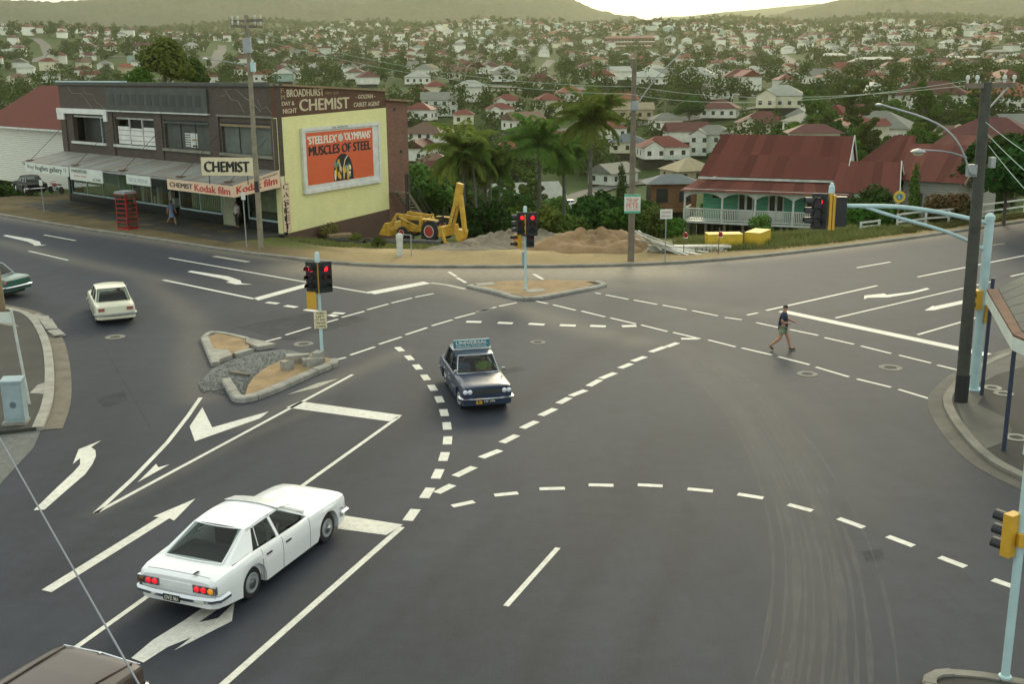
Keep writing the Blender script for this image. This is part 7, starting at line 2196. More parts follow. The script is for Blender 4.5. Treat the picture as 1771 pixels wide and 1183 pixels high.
for u, d, sc_, vt, lf_, lb in ((297, 112, .82, 67, 'leaf_olive', 'big olive crowned tree rising behind the shop parapet'), (342, 118, .55, 100, 'leaf_olive', 'lower olive tree touching the big crown behind the shops'), (255, 120, .5, 115, 'leaf_mid', 'small green tree behind the shop parapet')):
    g = ground_at(u, None, d)
    zb_ = D(u, vt, d).z - g.z - 7.6 * sc_
    t = thing('broad_tree', lb, 'tree', g)
    cm, tm = proto('broad', 1, lf_)
    MB().tube([(0, 0, -.5), (.1, 0, zb_ * .6), (0, 0, zb_ + 2.5 * sc_)], [.3, .22, .14], 8).build('trunk', MATS['bark'], t, 60)
    link('crown', cm, t, Matrix.Translation((0, 0, zb_)) @ Matrix.Scale(sc_, 4)); link('limbs', tm, t, Matrix.Translation((0, 0, zb_)) @ Matrix.Scale(sc_, 4))
# weeds and grass: blades nobody could count
def grass(name, label, poly, n, hmin, hmax, m, seed):
    rng = np.random.default_rng(seed)
    P = [G(*p) for p in poly]
    x0, x1 = min(p.x for p in P), max(p.x for p in P); y0, y1 = min(p.y for p in P), max(p.y for p in P)
    pts = []
    clumps = rng.uniform((x0, y0), (x1, y1), (n // 18, 2))
    while len(pts) < n:
        c = clumps[rng.integers(len(clumps))]
        x, y = c[0] + rng.normal(0, .3), c[1] + rng.normal(0, .25)
        ins = False
        for i in range(len(P)):
            a, b = P[i], P[i - 1]
            if (a.y > y) != (b.y > y) and x < (b.x - a.x) * (y - a.y) / (b.y - a.y) + a.x: ins = not ins
        if ins: pts.append((x, y))
        elif rng.random() < .02: pts.append(pts[-1] if pts else (P[0].x, P[0].y))
    A = np.array(pts); Z = H(A[:, 0], A[:, 1])
    n = len(A)
    h = rng.uniform(hmin, hmax, n); a = rng.uniform(0, 6.28, n); w = rng.uniform(.012, .03, n)
    lean = rng.normal(0, .35, (n, 2)) * h[:, None]
    B = np.stack([A[:, 0], A[:, 1], Z], 1)
    dx = np.stack([np.cos(a) * w, np.sin(a) * w, np.zeros(n)], 1)
    T = B + np.stack([lean[:, 0], lean[:, 1], h], 1)
    V = np.stack([B - dx, B + dx, T], 1).reshape(-1, 3)
    me = q_mesh(name, V, np.arange(3 * n).reshape(n, 3), MATS[m])
    return tag(link(name, me), label, 'grass', None, 'stuff')
grass('grass', 'rough green grass on the verge before the green house', [(1175, 428), (1290, 412), (1400, 402), (1480, 398), (1560, 396), (1560, 408), (1440, 424), (1340, 434), (1200, 440)], 14000, .12, .42, 'grass_blade', 1)
grass('grass', 'long grass in the slope under the veranda', [(1160, 410), (1180, 402), (1300, 405), (1480, 392), (1480, 405), (1300, 420), (1180, 425)], 9000, .2, .6, 'grass_blade', 2)
grass('grass', 'weedy grass round the black pipes below the yellow wall', [(495, 415), (560, 398), (640, 400), (780, 416), (790, 430), (700, 428), (560, 424)], 8000, .08, .35, 'grass_blade', 3)
grass('grass', 'grass strip along the rail fence', [(1551, 401), (1771, 373), (1771, 380), (1551, 410)], 5000, .1, .35, 'grass_blade', 4)
for i, (u, v, s) in enumerate(((572, 383, .55), (618, 400, .35), (655, 412, .3))):
    p = G(u, v + 12); plant('bush', 5, 'leaf_dry' if i == 0 else 'leaf_olive', Vector((p.x, p.y, Hs(p.x, p.y))), s, i, ('dry brown weed tuft growing against the yellow wall', 'green weed tuft beside the timber crate', 'small weed tuft by the long pipe')[i])
# pebbles spilled over the broken island
rng = np.random.default_rng(3)
pb = MB()
gpl = [G(*Z6(*p)) for p in ((110, 480), (330, 330), (690, 270), (700, 350), (450, 460), (420, 590), (300, 560), (120, 540))]
cxg = sum((p for p in gpl), Vector()) / len(gpl)
for k in range(1500):
    i = rng.integers(len(gpl)); f, g_ = math.sqrt(rng.random()) * 1.06, rng.random()
    p = cxg.lerp(gpl[i].lerp(gpl[(i + 1) % len(gpl)], g_), f)
    s = rng.uniform(.01, .034)
    pb.lathe([(s * .6, 0), (s, s * .4), (s * .5, s * .9)], 5, TR((p.x, p.y, .015), rng.uniform(0, 6)))
tag(pb.build('gravel_stones', MATS['blue_metal']), 'loose blue grey gravel on the broken island', 'gravel', None, 'stuff')
# ---------------------------------------------------------------- houses of the valley
HM = {}
def house_meshes(W, Dp, h, kind, seed):
    """meshes of one plan: walls, roof, windows; local x along the front, front faces -y"""
    key = (W, Dp, h, kind)
    if key in HM: return HM[key]
    ov = .5
    wall = MB().box(-W / 2, W / 2, -Dp / 2, Dp / 2, 0, h)
    roof = MB()
    rh = Dp * .3
    def hip(x0, x1, y0, y1, z, rise, gx=0.0):
        w, d = x1 - x0, y1 - y0
        if w >= d: r0, r1 = (x0 + d / 2 * (1 - gx), (y0 + y1) / 2), (x1 - d / 2 * (1 - gx), (y0 + y1) / 2)
        else: r0, r1 = ((x0 + x1) / 2, y0 + w / 2 * (1 - gx)), ((x0 + x1) / 2, y1 - w / 2 * (1 - gx))
        v = [(x0, y0, z), (x1, y0, z), (x1, y1, z), (x0, y1, z), (*r0, z + rise), (*r1, z + rise)]
        if w >= d: f = [(0, 1, 5, 4), (2, 3, 4, 5), (1, 2, 5), (3, 0, 4)]
        else: f = [(0, 1, 4), (1, 2, 5, 4), (2, 3, 5), (3, 0, 4, 5)]
        roof.add(v, f + [(3, 2, 1, 0)])
    if kind == 'hip': hip(-W / 2 - ov, W / 2 + ov, -Dp / 2 - ov, Dp / 2 + ov, h, rh)
    elif kind == 'gable':
        hip(-W / 2 - ov, W / 2 + ov, -Dp / 2 - ov, Dp / 2 + ov, h, rh, .96)
        wall.extr([(-W / 2, -Dp / 2, h), (-W / 2, Dp / 2, h), (-W / 2, 0, h + rh * .88)], (W, 0, 0)) if False else None
    elif kind == 'front':           # hip with a projecting front gable
        hip(-W / 2 - ov, W / 2 + ov, -Dp / 2 - ov, Dp / 2 + ov, h, rh)
        wall.box(-W / 2 + .3, -W / 2 + W * .42, -Dp / 2 - 1.6, -Dp / 2, 0, h)
        gx0, gx1, gm = -W / 2, -W / 2 + W * .45, -W / 2 + W * .225
        r2 = W * .225 * .62
        roof.add([(gx0 - .2, -Dp / 2 - 2.0, h), (gx1 + .1, -Dp / 2 - 2.0, h), (gm, -Dp / 2 - 2.0, h + r2), (gx0 - .2, 0, h), (gx1 + .1, 0, h), (gm, 0, h + r2)], [(0, 2, 5, 3), (2, 1, 4, 5)])
        wall.add([(gx0 + .3, -Dp / 2 - 1.6, h), (gx1 - .15, -Dp / 2 - 1.6, h), (gm, -Dp / 2 - 1.6, h + r2 - .15)], [(0, 1, 2)])
    win = MB().box(-.5, .5, -.04, .02, 0, 1.15).mesh('window', MATS['window_dark'])
    HM[key] = (wall.mesh('wall', MATS['house_wall']), roof.mesh('roof', MATS['house_roof']), win)
    return HM[key]
ROOFC = {'red': (.15, .034, .026), 'maroon': (.095, .026, .024), 'grey': (.17, .18, .15), 'tan': (.34, .29, .18), 'brown': (.14, .085, .06), 'blue': (.13, .165, .175), 'pale': (.36, .38, .32), 'orange': (.22, .065, .032)}
WALLC = {'white': (.88, .88, .76), 'cream': (.80, .76, .55), 'pale': (.72, .76, .65), 'brick': (.26, .14, .08), 'aqua': (.42, .55, .48), 'buff': (.50, .42, .27)}
stump_m = MB().box(-.12, .12, -.12, .12, -4, 0).mesh('stump', MATS['under_dark'])
def house(p, W, Dp, h, kind, rz, rc, wc, label, lift=1.6, group=None, parts=2, name='house', cat='house'):
    wall, roof, win = house_meshes(W, Dp, h, kind, 0)
    t = thing(name, label, cat, (p.x, p.y, p.z + lift), rz, group)
    o = link('wall', wall, t); o.color = (*WALLC[wc], 1)
    o = link('roof', roof, t); j = random.uniform(.85, 1.15); o.color = (*[c * j for c in ROOFC[rc]], 1)
    if parts >= 1:
        n = max(2, int(W / 2.6))
        for k in range(n):
            x = -W / 2 + W * (k + .5) / n
            y = -Dp / 2 - (1.6 if kind == 'front' and x < -W / 2 + W * .42 and x > -W / 2 + .3 else 0) - .01
            for st in range(1 if h < 4.5 else 2): link('window', win, t, Matrix.Translation((x, y, .9 + st * 2.6)))
    if parts >= 2:
        for s in (-1, 1):
            for y in (-Dp * .25, Dp * .25): link('window', win, t, Matrix.Translation((s * (W / 2 + .01), y, .9)) @ Matrix.Rotation(s * math.pi / 2, 4, 'Z'))
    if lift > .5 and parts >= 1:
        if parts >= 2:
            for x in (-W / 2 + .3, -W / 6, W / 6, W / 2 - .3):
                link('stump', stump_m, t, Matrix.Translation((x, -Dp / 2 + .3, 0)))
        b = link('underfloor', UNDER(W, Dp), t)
    return t
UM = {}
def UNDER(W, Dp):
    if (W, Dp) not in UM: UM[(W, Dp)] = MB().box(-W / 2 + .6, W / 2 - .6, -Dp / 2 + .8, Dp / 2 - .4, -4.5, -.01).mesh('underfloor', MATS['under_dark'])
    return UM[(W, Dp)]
placed = []   # (x, y, radius)
def EXH(u, vb, wpx, kind, rc, wc, rot, label, h=2.9, lift=1.4, dep=.75, d=None, parts=2):
    p = TM(u, vb) if d is None else None
    if p is None:
        q = D(u, vb, d); p = Vector((q.x, q.y, q.z - lift))
        W = wpx * d / 1900
    else: W = wpx * p.y / 1900
    W = round(W, 1)
    face = math.atan2(p.x, p.y)
    placed.append((p.x, p.y, W * .62))
    t = house(p, W, round(W * dep, 1), h, kind, -face + R(rot), rc, wc, label, lift, None, parts)
    return t
e6 = EXH(1145, 288, 80, 'front', 'red', 'white', 12, 'white house with bright red roof and front stair above the gully', 2.9, 2.4, .7)
W6 = 80 * e6.location.y / 1900
MB().bar((1.0, -W6 * .35 - .1, 0), (W6 * .5 - .5, -W6 * .35 - 2.6, -2.3), .9, .15).build('front_stair', MATS['trim_white'], e6)
MB().box(-W6 * .05, W6 * .5, -W6 * .35 - 1.4, -W6 * .35, -.2, 0).build('veranda_floor', MATS['trim_white'], e6); MB().box(-W6 * .05, W6 * .5, -W6 * .35 - 1.45, -W6 * .35 - 1.4, 0, .9).build('veranda_rail', MATS['trim_white'], e6)
EXH(1232, 268, 72, 'front', 'grey', 'pale', -8, 'tall pale house with grey roof and dark garage', 5.4, .2, .7)
EXH(1190, 312, 74, 'hip', 'tan', 'buff', 30, 'low brick house under a tan hipped roof', 2.6, .1, .9)
EXH(1160, 364, 78, 'hip', 'blue', 'brick', 10, 'small brick cottage with blue grey roof beside the green house', 2.5, .6, .6, 97)
EXH(1318, 234, 86, 'front', 'maroon', 'cream', 5, 'maroon roofed house with cream gable behind the green house', 2.8, .6)
EXH(1398, 222, 64, 'gable', 'pale', 'white', 60, 'white house with pale gabled roof beside the maroon one', 2.8, .4)
EXH(1350, 196, 78, 'front', 'pale', 'cream', -4, 'large cream house with pale roof and many windows', 3.4, 1.8)
EXH(1405, 272, 80, 'hip', 'maroon', 'white', 8, 'low maroon roof just behind the green house ridge', 2.5, .2, .6, 112)
EXH(1520, 252, 112, 'hip', 'grey', 'white', -14, 'white house under a broad grey hipped roof', 3.2, .8, .8)
EXH(1605, 203, 124, 'hip', 'maroon', 'white', -6, 'long white weatherboard house with maroon hipped roof on stumps', 3.6, 2.2, .6)
EXH(1730, 205, 120, 'hip', 'orange', 'white', -20, 'white house with orange red roof and shaded underfloor', 3.4, 2.0, .7)
EXH(1712, 272, 130, 'hip', 'maroon', 'pale', -10, 'dark maroon roofed house half hidden by trees', 2.8, .4, .7, 130)
EXH(728, 215, 48, 'hip', 'red', 'white', -20, 'white house with red roof and three arched windows', 3.2, 1.4, .8)
EXH(742, 262, 80, 'hip', 'brown', 'white', -28, 'big white house with weathered brown roof behind the brick wing', 4.6, .6, .8)
EXH(726, 278, 52, 'gable', 'maroon', 'white', 62, 'white gabled cottage tucked below the brown roofed house', 3.4, .3, .9)
EXH(752, 296, 56, 'hip', 'brown', 'white', -10, 'low pinkish roofed cottage above the mango tree', 2.6, .2)
EXH(802, 222, 34, 'hip', 'red', 'cream', 0, 'small red roofed house beside the dark fig')
EXH(865, 212, 44, 'front', 'red', 'white', 10, 'red gabled house behind the palm fronds')
EXH(905, 232, 60, 'gable', 'brown', 'white', 30, 'brown roofed house between the palm crowns')
EXH(1060, 318, 70, 'gable', 'grey', 'pale', 50, 'grey roofed cottage behind the tallest palm', 2.7, .2)
EXH(1085, 272, 60, 'hip', 'blue', 'cream', 0, 'blue roofed cottage beyond the fete poster pole')
EXH(1090, 206, 74, 'gable', 'tan', 'buff', 4, 'long tan shed with flat pale front wall', 3.0, .1, .5)
EXH(1150, 232, 50, 'hip', 'grey', 'white', 15, 'grey roofed house beside the feathery crown')
EXH(1245, 205, 60, 'hip', 'maroon', 'white', -10, 'brown maroon roof spreading above the trees', 2.8, .4)
EXH(1235, 178, 52, 'gable', 'grey', 'white', 40, 'white house with grey gabled roof facing the street')
EXH(1120, 152, 60, 'hip', 'pale', 'white', 8, 'long pale roofed house behind the timber pole')
EXH(1040, 150, 50, 'hip', 'red', 'white', -6, 'white house with red roof above the palms')
EXH(985, 182, 46, 'hip', 'orange', 'white', 12, 'small orange roofed house over the palm crown')
EXH(935, 160, 56, 'hip', 'maroon', 'cream', -4, 'cream house with maroon roof on the slope')
EXH(870, 140, 40, 'front', 'pale', 'white', 14, 'white gabled house on the slope above the fig')
EXH(1205, 148, 60, 'hip', 'pale', 'pale', -12, 'pale green roofed house along the middle street')
EXH(1280, 152, 60, 'hip', 'maroon', 'white', 6, 'white house with maroon roof and shaded porch')
EXH(1420, 150, 56, 'gable', 'grey', 'white', 30, 'white gabled house with dark windows on the rise')
EXH(1370, 152, 40, 'gable', 'grey', 'white', 60, 'small white gabled cottage on the rise')
EXH(1460, 135, 60, 'hip', 'red', 'white', -6, 'white house with faded red roof under the flats')
# the maroon neighbour of the green house, close by
mz = D(1600, 340, 78)
mn = thing('maroon_house', 'grey weatherboard house with big maroon roofs next to the green house', 'house')
qa, qb = D(1560, 350, 84), D(1700, 332, 80)
ux2 = Vector((qb.x - qa.x, qb.y - qa.y, 0)).normalized(); uy2 = Vector((-ux2.y, ux2.x, 0))
mn.matrix_world = Matrix(((ux2.x, uy2.x, 0, qa.x), (ux2.y, uy2.y, 0, qa.y), (0, 0, 1, Hs(qa.x, qa.y) + .4), (0, 0, 0, 1)))
MB().box(0, 4.2, 0, 8, -2, 3.0).build('wall', MATS['weatherboard_grey'], mn)
MB().box(-5, 0, 2, 10, -2, 3.0).build('wall', MATS['weatherboard_grey'], mn)
MB().box(1.0, 1.05 + .5, -.04, -.003, .6, 2.0).build('window', MATS['window_dark'], mn)
sheets(mn, (-.4, -.4, 2.95), (4.7, -.4, 2.95), (4.7, 4, 5.4), (-1.4, 4, 5.4), 7)
sheets(mn, (-5.6, 1.4, 3.0), (.2, 1.4, 3.0), (-1.6, 5.6, 5.9), (-3.4, 5.6, 5.9), 7)
sheets(mn, (-.6, 3.8, 4.6), (5.2, 3.8, 4.6), (4.6, 7.2, 6.0), (.2, 7.2, 6.0), 7)
sheets(mn, (4.7, 8.4, 2.95), (-.4, 8.4, 2.95), (-1.4, 4, 5.4), (4.7, 4, 5.4), 7)
MB().extr([(4.1, .2, 3), (4.1, 7.8, 3), (4.1, 4, 5.2)], (.1, 0, 0)).build('gable_wall', MATS['cream_sign'], mn)
for a, b in (((4.75, -.45, 2.9), (4.75, 4, 5.45)), ((4.75, 8.4, 2.9), (4.75, 4, 5.45))): MB().bar(a, b, .06, .2).build('bargeboard', MATS['timber'], mn)
placed.append((qa.x, qa.y, 9))
# far public buildings
def longb(u, vb, wpx, hpx, floors, rc, wc, label):
    p = TM(u, vb); sc = p.y / 1900; W, h = wpx * sc, hpx * sc
    t = thing('public_building', label, 'building', p, -math.atan2(p.x, p.y) + R(4))
    o = MB().box(-W / 2, W / 2, -5, 5, -3, h).build('wall', MATS['house_wall'], t); o.color = (*WALLC[wc], 1)
    o = MB().extr([(-W / 2 - .8, -6, h), (W / 2 + .8, -6, h), (W / 2 - 3, 0, h + h * .28), (-W / 2 + 3, 0, h + h * .28)], (0, 0, .3)).build('roof', MATS['house_roof'], t); o.color = (*ROOFC[rc], 1)
    for f in range(floors):
        z0 = h * (f + .3) / floors
        n = int(W / 3.2)
        wm_ = MB().box(-1.0, 1.0, -.06, 0, 0, h / floors * .5).mesh('window', MATS['window_dark'])
        for k in range(n): link('window', wm_, t, Matrix.Translation((-W / 2 + W * (k + .5) / n, -5.01, z0)))
        o = MB().box(-W / 2, W / 2, -5.12, -5.003, z0 - h / floors * .22, z0 - .02).build('spandrel_band', MATS['house_wall'], t); o.color = (*WALLC['white'], 1)
    placed.append((p.x, p.y, W * .5))
longb(1088, 80, 84, 13, 2, 'red', 'brick', 'long two storey brick school under a red roof on the far slope')
longb(1512, 119, 62, 15, 3, 'pale', 'brick', 'orange brick block of flats with white bands')
longb(1440, 111, 40, 14, 2, 'pale', 'buff', 'buff brick hall beside the flats')
longb(1660, 113, 70, 12, 2, 'pale', 'brick', 'low brick block with white bands beside the grey office block')
longb(1722, 105, 40, 14, 3, 'grey', 'buff', 'grey banded office block beside the low brick block')
# ---------------------------------------------------------------- streets of the valley
def street(label, px, w, m='path_grey'):
    P = [TM(*p) for p in px]
    P = [p for p in P if p is not None]
    P = resample(P, 8.0)
    A, B = offs(P, w / 2), offs(P, -w / 2)
    rows = [[(a.x, a.y, Hs(a.x, a.y) + .35), (b.x, b.y, Hs(b.x, b.y) + .35)] for a, b in zip(A, B)]
    o = MB().loft(rows, False, False).build('street', MATS[m])
    for p in P: placed.append((p.x, p.y, w * .7 + 5))
    return tag(o, label, kind='structure')
street('side street curving up out of the gully', [(958, 368), (985, 352), (1010, 338), (1040, 328), (1080, 320), (1140, 312), (1210, 300)], 6)
street('steep street climbing the opposite slope', [(925, 137), (940, 118), (953, 104)], 7)
street('street running across the middle slope', [(830, 150), (940, 153), (1080, 158), (1250, 163), (1400, 168)], 6)
street('straight street climbing the far hillside', [(350, 122), (375, 105), (380, 90), (384, 78)], 8)
street('curving street on the far hillside', [(60, 108), (85, 95), (78, 78), (62, 66)], 8)
street('street up the slope below the brick hall', [(1385, 125), (1370, 108), (1352, 95)], 8)
for i, (y0, lab_) in enumerate(((330, 'lowest cross street of the valley suburb'), (438, 'second cross street of the valley suburb'), (546, 'third cross street of the valley suburb'), (660, 'fourth cross street of the valley suburb'), (790, 'fifth cross street of the valley suburb'))):
    P = [Vector((lx * math.cos(R(12)) , y0 + lx * math.sin(R(12)), 0)) for lx in range(-int(y0 * .5), int(y0 * .56), 14)]
    A, B = offs(P, 3.2), offs(P, -3.2)
    o = MB().loft([[(a.x, a.y, Hs(a.x, a.y) + .3), (b.x, b.y, Hs(b.x, b.y) + .3)] for a, b in zip(A, B)], False, False).build('street', MATS['path_grey'])
    tag(o, lab_, kind='structure')
    for p in P: placed.append((p.x, p.y, 5.5))
# ---------------------------------------------------------------- random suburb, rows along two grids
def free(x, y, r):
    for a, b, c in placed:
        if (a - x) ** 2 + (b - y) ** 2 < (c + r) ** 2: return False
    return True
cand = []
for row in range(-10, 62):
    for k in range(-70, 70):
        ang = R(14) if row % 4 < 2 else R(10)
        lx, ly = k * 17.5 + random.uniform(-4, 4) + (row % 3) * 6, 215 + row * 27 + (7 if row % 2 else -4) + random.uniform(-4, 4)
        x, y = lx * math.cos(ang) - (ly - 600) * math.sin(ang) * .35, ly + lx * math.sin(ang)
        if y < 170 or y > 1750: continue
        if abs(math.atan2(x, y)) > R(27.5): continue
        if random.random() < .30: continue
        cand.append((math.hypot(x, y), x, y, ang + (math.pi if row % 2 else 0)))
cand.sort()
kinds_n = [('white', 'red'), ('white', 'maroon'), ('white', 'grey'), ('cream', 'red'), ('cream', 'brown'), ('pale', 'grey'), ('white', 'brown'), ('white', 'pale'), ('pale', 'maroon'), ('buff', 'orange'), ('aqua', 'pale'), ('cream', 'tan')]
wts = [9, 9, 6, 4, 3, 4, 4, 5, 3, 2, 2, 2]
adj = {'hip': 'hipped', 'gable': 'gabled', 'front': 'front gabled'}
NH, nh_ = 262, 0
far_list = []
for dd, x, y, ang in cand:
    if not free(x, y, 6.5): continue
    placed.append((x, y, 6.0))
    wc, rc = random.choices(kinds_n, wts)[0]
    kd = random.choice(('hip', 'hip', 'front', 'gable'))
    W, Dp = random.choice(((9.0, 7.0), (10.5, 7.5), (8.0, 8.0), (11.5, 8.0)))
    h = random.choice((2.9, 2.9, 3.4, 5.2))
    z = Hs(x, y)
    if nh_ < NH:
        u_, v_ = PX((x, y, z))
        if not (-60 < u_ < 1830): continue
        if u_ < 700 and v_ > 150: continue
        if 930 < u_ < 1240 and dd < 300: continue
        nh_ += 1
        size = 'two storey ' if h > 5 else ''
        lab = f"{size}{wc} house with {rc} {adj[kd]} roof among the trees of the valley suburb"
        house(Vector((x, y, z)), W, Dp, h, kd, ang + random.uniform(-.15, .15) + random.choice((0, 0, math.pi / 2)), rc, wc, lab, random.uniform(.3, 2.0) if h < 5 else .1, f'{size}{wc} houses with {rc} {adj[kd]} roofs in the valley', 1 if dd < 620 else 0)
    else: far_list.append((x, y, z, ang, W, Dp, h, wc, rc))
# beyond those: the far suburb as one mass
V, Fq, CL = [], [], []
for x, y, z, ang, W, Dp, h, wc, rc in far_list:
    M = TR((x, y, z), ang + random.choice((0, math.pi / 2)))
    lf = random.uniform(.3, 1.6)
    def put(pts, faces, c):
        o = len(V)
        V.extend([(M @ Vector(p)).to_tuple() for p in pts]); CL.extend([c] * len(pts)); Fq.extend([tuple(i + o for i in f) for f in faces])
    w2, d2 = W / 2, Dp / 2
    put([(-w2, -d2, -3), (w2, -d2, -3), (w2, d2, -3), (-w2, d2, -3), (-w2, -d2, h + lf), (w2, -d2, h + lf), (w2, d2, h + lf), (-w2, d2, h + lf)], [(0, 1, 5, 4), (1, 2, 6, 5), (2, 3, 7, 6), (3, 0, 4, 7)], WALLC[wc])
    a, b = w2 + .5, d2 + .5
    put([(-a, -b, h + lf), (a, -b, h + lf), (a, b, h + lf), (-a, b, h + lf), (-w2 + d2, 0, h + lf + d2 * .6), (w2 - d2, 0, h + lf + d2 * .6)], [(0, 1, 5, 4), (2, 3, 4, 5), (1, 2, 5), (3, 0, 4)], ROOFC[rc])
me = bpy.data.meshes.new('far_suburb')
me.from_pydata(V, [], Fq)
at = me.attributes.new('tint', 'FLOAT_COLOR', 'POINT')
at.data.foreach_set('color', np.concatenate([np.array(CL), np.ones((len(CL), 1))], 1).ravel().astype(np.float32))
m_, nt, b_, out = new_mat('far_house')
an = N(nt, 'ShaderNodeAttribute', attribute_name='tint'); nt.links.new(an.outputs['Color'], b_.inputs['Base Color']); b_.inputs['Roughness'].default_value = .8
me.materials.append(MATS['far_house'])
tag(link('far_suburb', me), 'far pale houses and roofs spread over the distant slopes', 'suburb', None, 'stuff')
# ---------------------------------------------------------------- trees among the houses
TK = [('broad', 1, 'leaf_mid'), ('broad', 2, 'leaf_dark'), ('broad', 3, 'leaf_mid'), ('gum', 7, 'leaf_olive'), ('gum', 9, 'leaf_mid'), ('broad', 2, 'leaf_olive'), ('bush', 6, 'leaf_mid'), ('bush', 4, 'leaf_bright'), ('column', 8, 'leaf_dark')]
TW = [8, 8, 6, 5, 4, 4, 5, 3, 1]
tl = {('broad', 'leaf_mid'): 'rounded mid green garden tree', ('broad', 'leaf_dark'): 'dense dark green garden tree', ('gum', 'leaf_olive'): 'tall loose olive gum tree', ('gum', 'leaf_mid'): 'tall loose green gum tree', ('broad', 'leaf_olive'): 'broad olive crowned tree', ('bush', 'leaf_mid'): 'low green garden shrub', ('bush', 'leaf_bright'): 'low bright green garden shrub', ('column', 'leaf_dark'): 'narrow dark cypress'}
tc_ = []
for _ in range(15500):
    d = math.sqrt(random.uniform(108 ** 2, 2300 ** 2)) if random.random() < .90 else random.uniform(112, 420)
    th = random.uniform(R(-27.5), R(27.5))
    tc_.append((d, d * math.sin(th), d * math.cos(th)))
tc_.sort()
# keep the crowns off the houses: coarse hash of what is placed
cells = {}
for a, b, c in placed: cells.setdefault((int(a // 30), int(b // 30)), []).append((a, b, c))
def clear(x, y, r):
    i, j = int(x // 30), int(y // 30)
    for p in (-1, 0, 1):
        for q_ in (-1, 0, 1):
            for a, b, c in cells.get((i + p, j + q_), ()):
                if (a - x) ** 2 + (b - y) ** 2 < (c + r) ** 2: return False
    return True
NTREE, nt_ = 285, 0
far_t = []
for d, x, y in tc_:
    k = random.choices(range(len(TK)), TW)[0]
    kd, sd_, lf_ = TK[k]
    s = random.uniform(.7, 1.2)
    if not clear(x, y, (1.6 if kd != 'bush' else .5) * s): continue
    if kd != 'bush' and d < 900 and (not clear(x + x / d * 11, y + y / d * 11, -1.5) or not clear(x + x / d * 19, y + y / d * 19, -1.5)) and random.random() < .62: continue
    z = Hs(x, y)
    u_, v_ = PX((x, y, z))
    if not (-80 < u_ < 1850): continue
    if nt_ < NTREE and d < 700:
        if u_ < 690 and v_ > 158: continue
        if 930 < u_ < 1240 and 285 < v_ < 420 and d < 320: continue          # the open side street
        if d < 220: s *= .6
        nt_ += 1
        plant(kd, sd_, lf_, Vector((x, y, z)), s, random.uniform(0, 6.28), tl[(kd, lf_)] + ' among the houses of the valley', tl[(kd, lf_)] + 's in the valley')
    else: far_t.append((x, y, z, s * (1.15 if kd != 'bush' else .9), kd))
# the rest of the wood: one mass of leafy clumps
rng = np.random.default_rng(77)
Ps, Ns, Sz = [], [], []
for x, y, z, s, kd in far_t:
    d = math.hypot(x, y)
    n = 150 if d < 700 else (90 if d < 1200 else 30)
    ls = .75 if d < 700 else (1.15 if d < 1200 else 2.1)
    lum = [(x + random.uniform(-2, 2) * s, y + random.uniform(-2, 2) * s, z + random.uniform(2.2, 5.5) * s, 2.1 * s, 2.1 * s, 1.7 * s) for _ in range(5)]
    if kd == 'gum': lum = [(a, b, c + 3.5 * s, r1 * .75, r2 * .75, r3) for a, b, c, r1, r2, r3 in lum]
    P, Nn = lumps_points(lum, n, rng)
    Ps.append(P); Ns.append(Nn); Sz.append(np.full(n, ls))
P, Nn, Sz = np.concatenate(Ps), np.concatenate(Ns), np.concatenate(Sz)
V, Q = leaf_cloud(P, Nn, Sz[:, None], rng)
tag(link('far_wood', q_mesh('far_wood', V, Q, MATS['leaf_mass'])), 'mass of garden trees spread through the far suburb', 'trees', None, 'stuff')
print('houses', nh_, 'far houses', len(far_list), 'trees', nt_, 'far trees', len(far_t), 'leaf quads', len(Q))
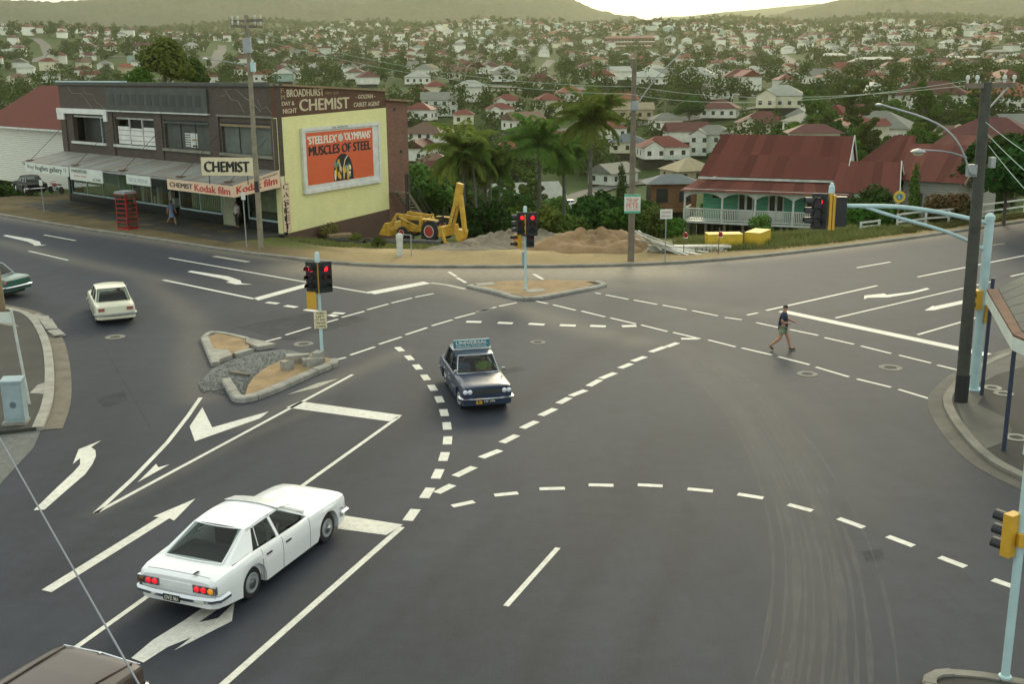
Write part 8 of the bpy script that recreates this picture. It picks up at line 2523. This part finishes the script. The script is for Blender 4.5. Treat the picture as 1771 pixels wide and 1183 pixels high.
# ---------------------------------------------------------------- hills
def ridge(name, label, sky_px, d0, depth, seed, tint):
    us = np.linspace(sky_px[0][0], sky_px[-1][0], 300)
    vs_ = np.interp(us, [p[0] for p in sky_px], [p[1] for p in sky_px])
    rng = np.random.default_rng(seed)
    vs_ = np.convolve(np.pad(vs_, 4, 'edge'), np.ones(9) / 9, 'valid')
    prof = np.concatenate([np.linspace(0, 1, 26), np.linspace(1, 1.9, 12)[1:]])
    VV = []
    for i, (u, v) in enumerate(zip(us, vs_)):
        top = D(u, v, d0)
        for f in prof:
            dist = d0 - depth * (1 - f) if f <= 1 else d0 + depth * (f - 1) * .8
            k = dist / d0
            hgt = (math.sin(min(f, 1) * math.pi / 2) ** 1.25) if f <= 1 else max(0, 1 - (f - 1) ** 1.3)
            base = 92.0 * min(1, (dist) / 2600)
            x = top.x * k
            rough = sum(a * math.sin(x * q1 + p1) * math.sin(dist * q2 + p2) for a, q1, p1, q2, p2 in ((14, .006, seed, .007, 1), (7, .017, 2, .014, seed), (3, .05, 1, .04, 2)))
            rough += rng.normal(0, 2.2)
            env = math.sin(math.pi * min(1, f)) if f <= 1 else 0.35
            VV.append((x, dist, base + (top.z - base) * hgt + rough * env))
    n2 = len(prof)
    ix = np.arange(len(VV)).reshape(len(us), n2)
    q = np.stack([ix[:-1, :-1], ix[1:, :-1], ix[1:, 1:], ix[:-1, 1:]], -1).reshape(-1, 4)
    me = bpy.data.meshes.new(name)
    np_mesh(me, np.array(VV), q)
    me.polygons.foreach_set('use_smooth', [True] * len(me.polygons))
    me.materials.append(MATS[tint])
    return tag(link(name, me), label, None, None, 'structure')
ridge('hills', 'dark forested range behind the shops', [(-500, -10), (0, 3), (60, 2), (115, 8), (170, 1), (300, -18), (480, -28), (640, -14), (690, -10), (800, -40), (900, -32), (960, -14), (985, 0), (1020, 20), (1055, 30), (1095, 38), (1150, 50), (1250, 60)], 3300, 950, 3, 'forest')
ridge('hills', 'dark forested range behind the flats', [(1180, 62), (1260, 52), (1320, 41), (1400, 16), (1455, 0), (1560, -22), (1700, -30), (2300, -40)], 3100, 800, 5, 'forest')
ridge('hills', 'pale far range in the gap between the dark hills', [(950, 50), (1060, 44), (1110, 38), (1180, 30), (1260, 20), (1340, 13), (1420, 8), (1560, 0)], 5200, 1200, 8, 'forest')
# ---------------------------------------------------------------- haze
hz = MB().box(-4200, 4200, -60, 6900, -46, 640).build('haze', None)
hm = bpy.data.materials.new('haze'); hm.use_nodes = True
nt = hm.node_tree
for n in list(nt.nodes): nt.nodes.remove(n)
o_ = nt.nodes.new('ShaderNodeOutputMaterial'); pv_ = nt.nodes.new('ShaderNodeVolumePrincipled')
pv_.inputs['Color'].default_value = (0.92, 0.95, 0.66, 1)
pv_.inputs['Density'].default_value = 0.00010
pv_.inputs['Anisotropy'].default_value = 0.6
nt.links.new(pv_.outputs[0], o_.inputs['Volume'])
hz.data.materials.append(hm)
tag(hz, 'pale evening haze lying over the valley', 'haze', None, 'stuff')
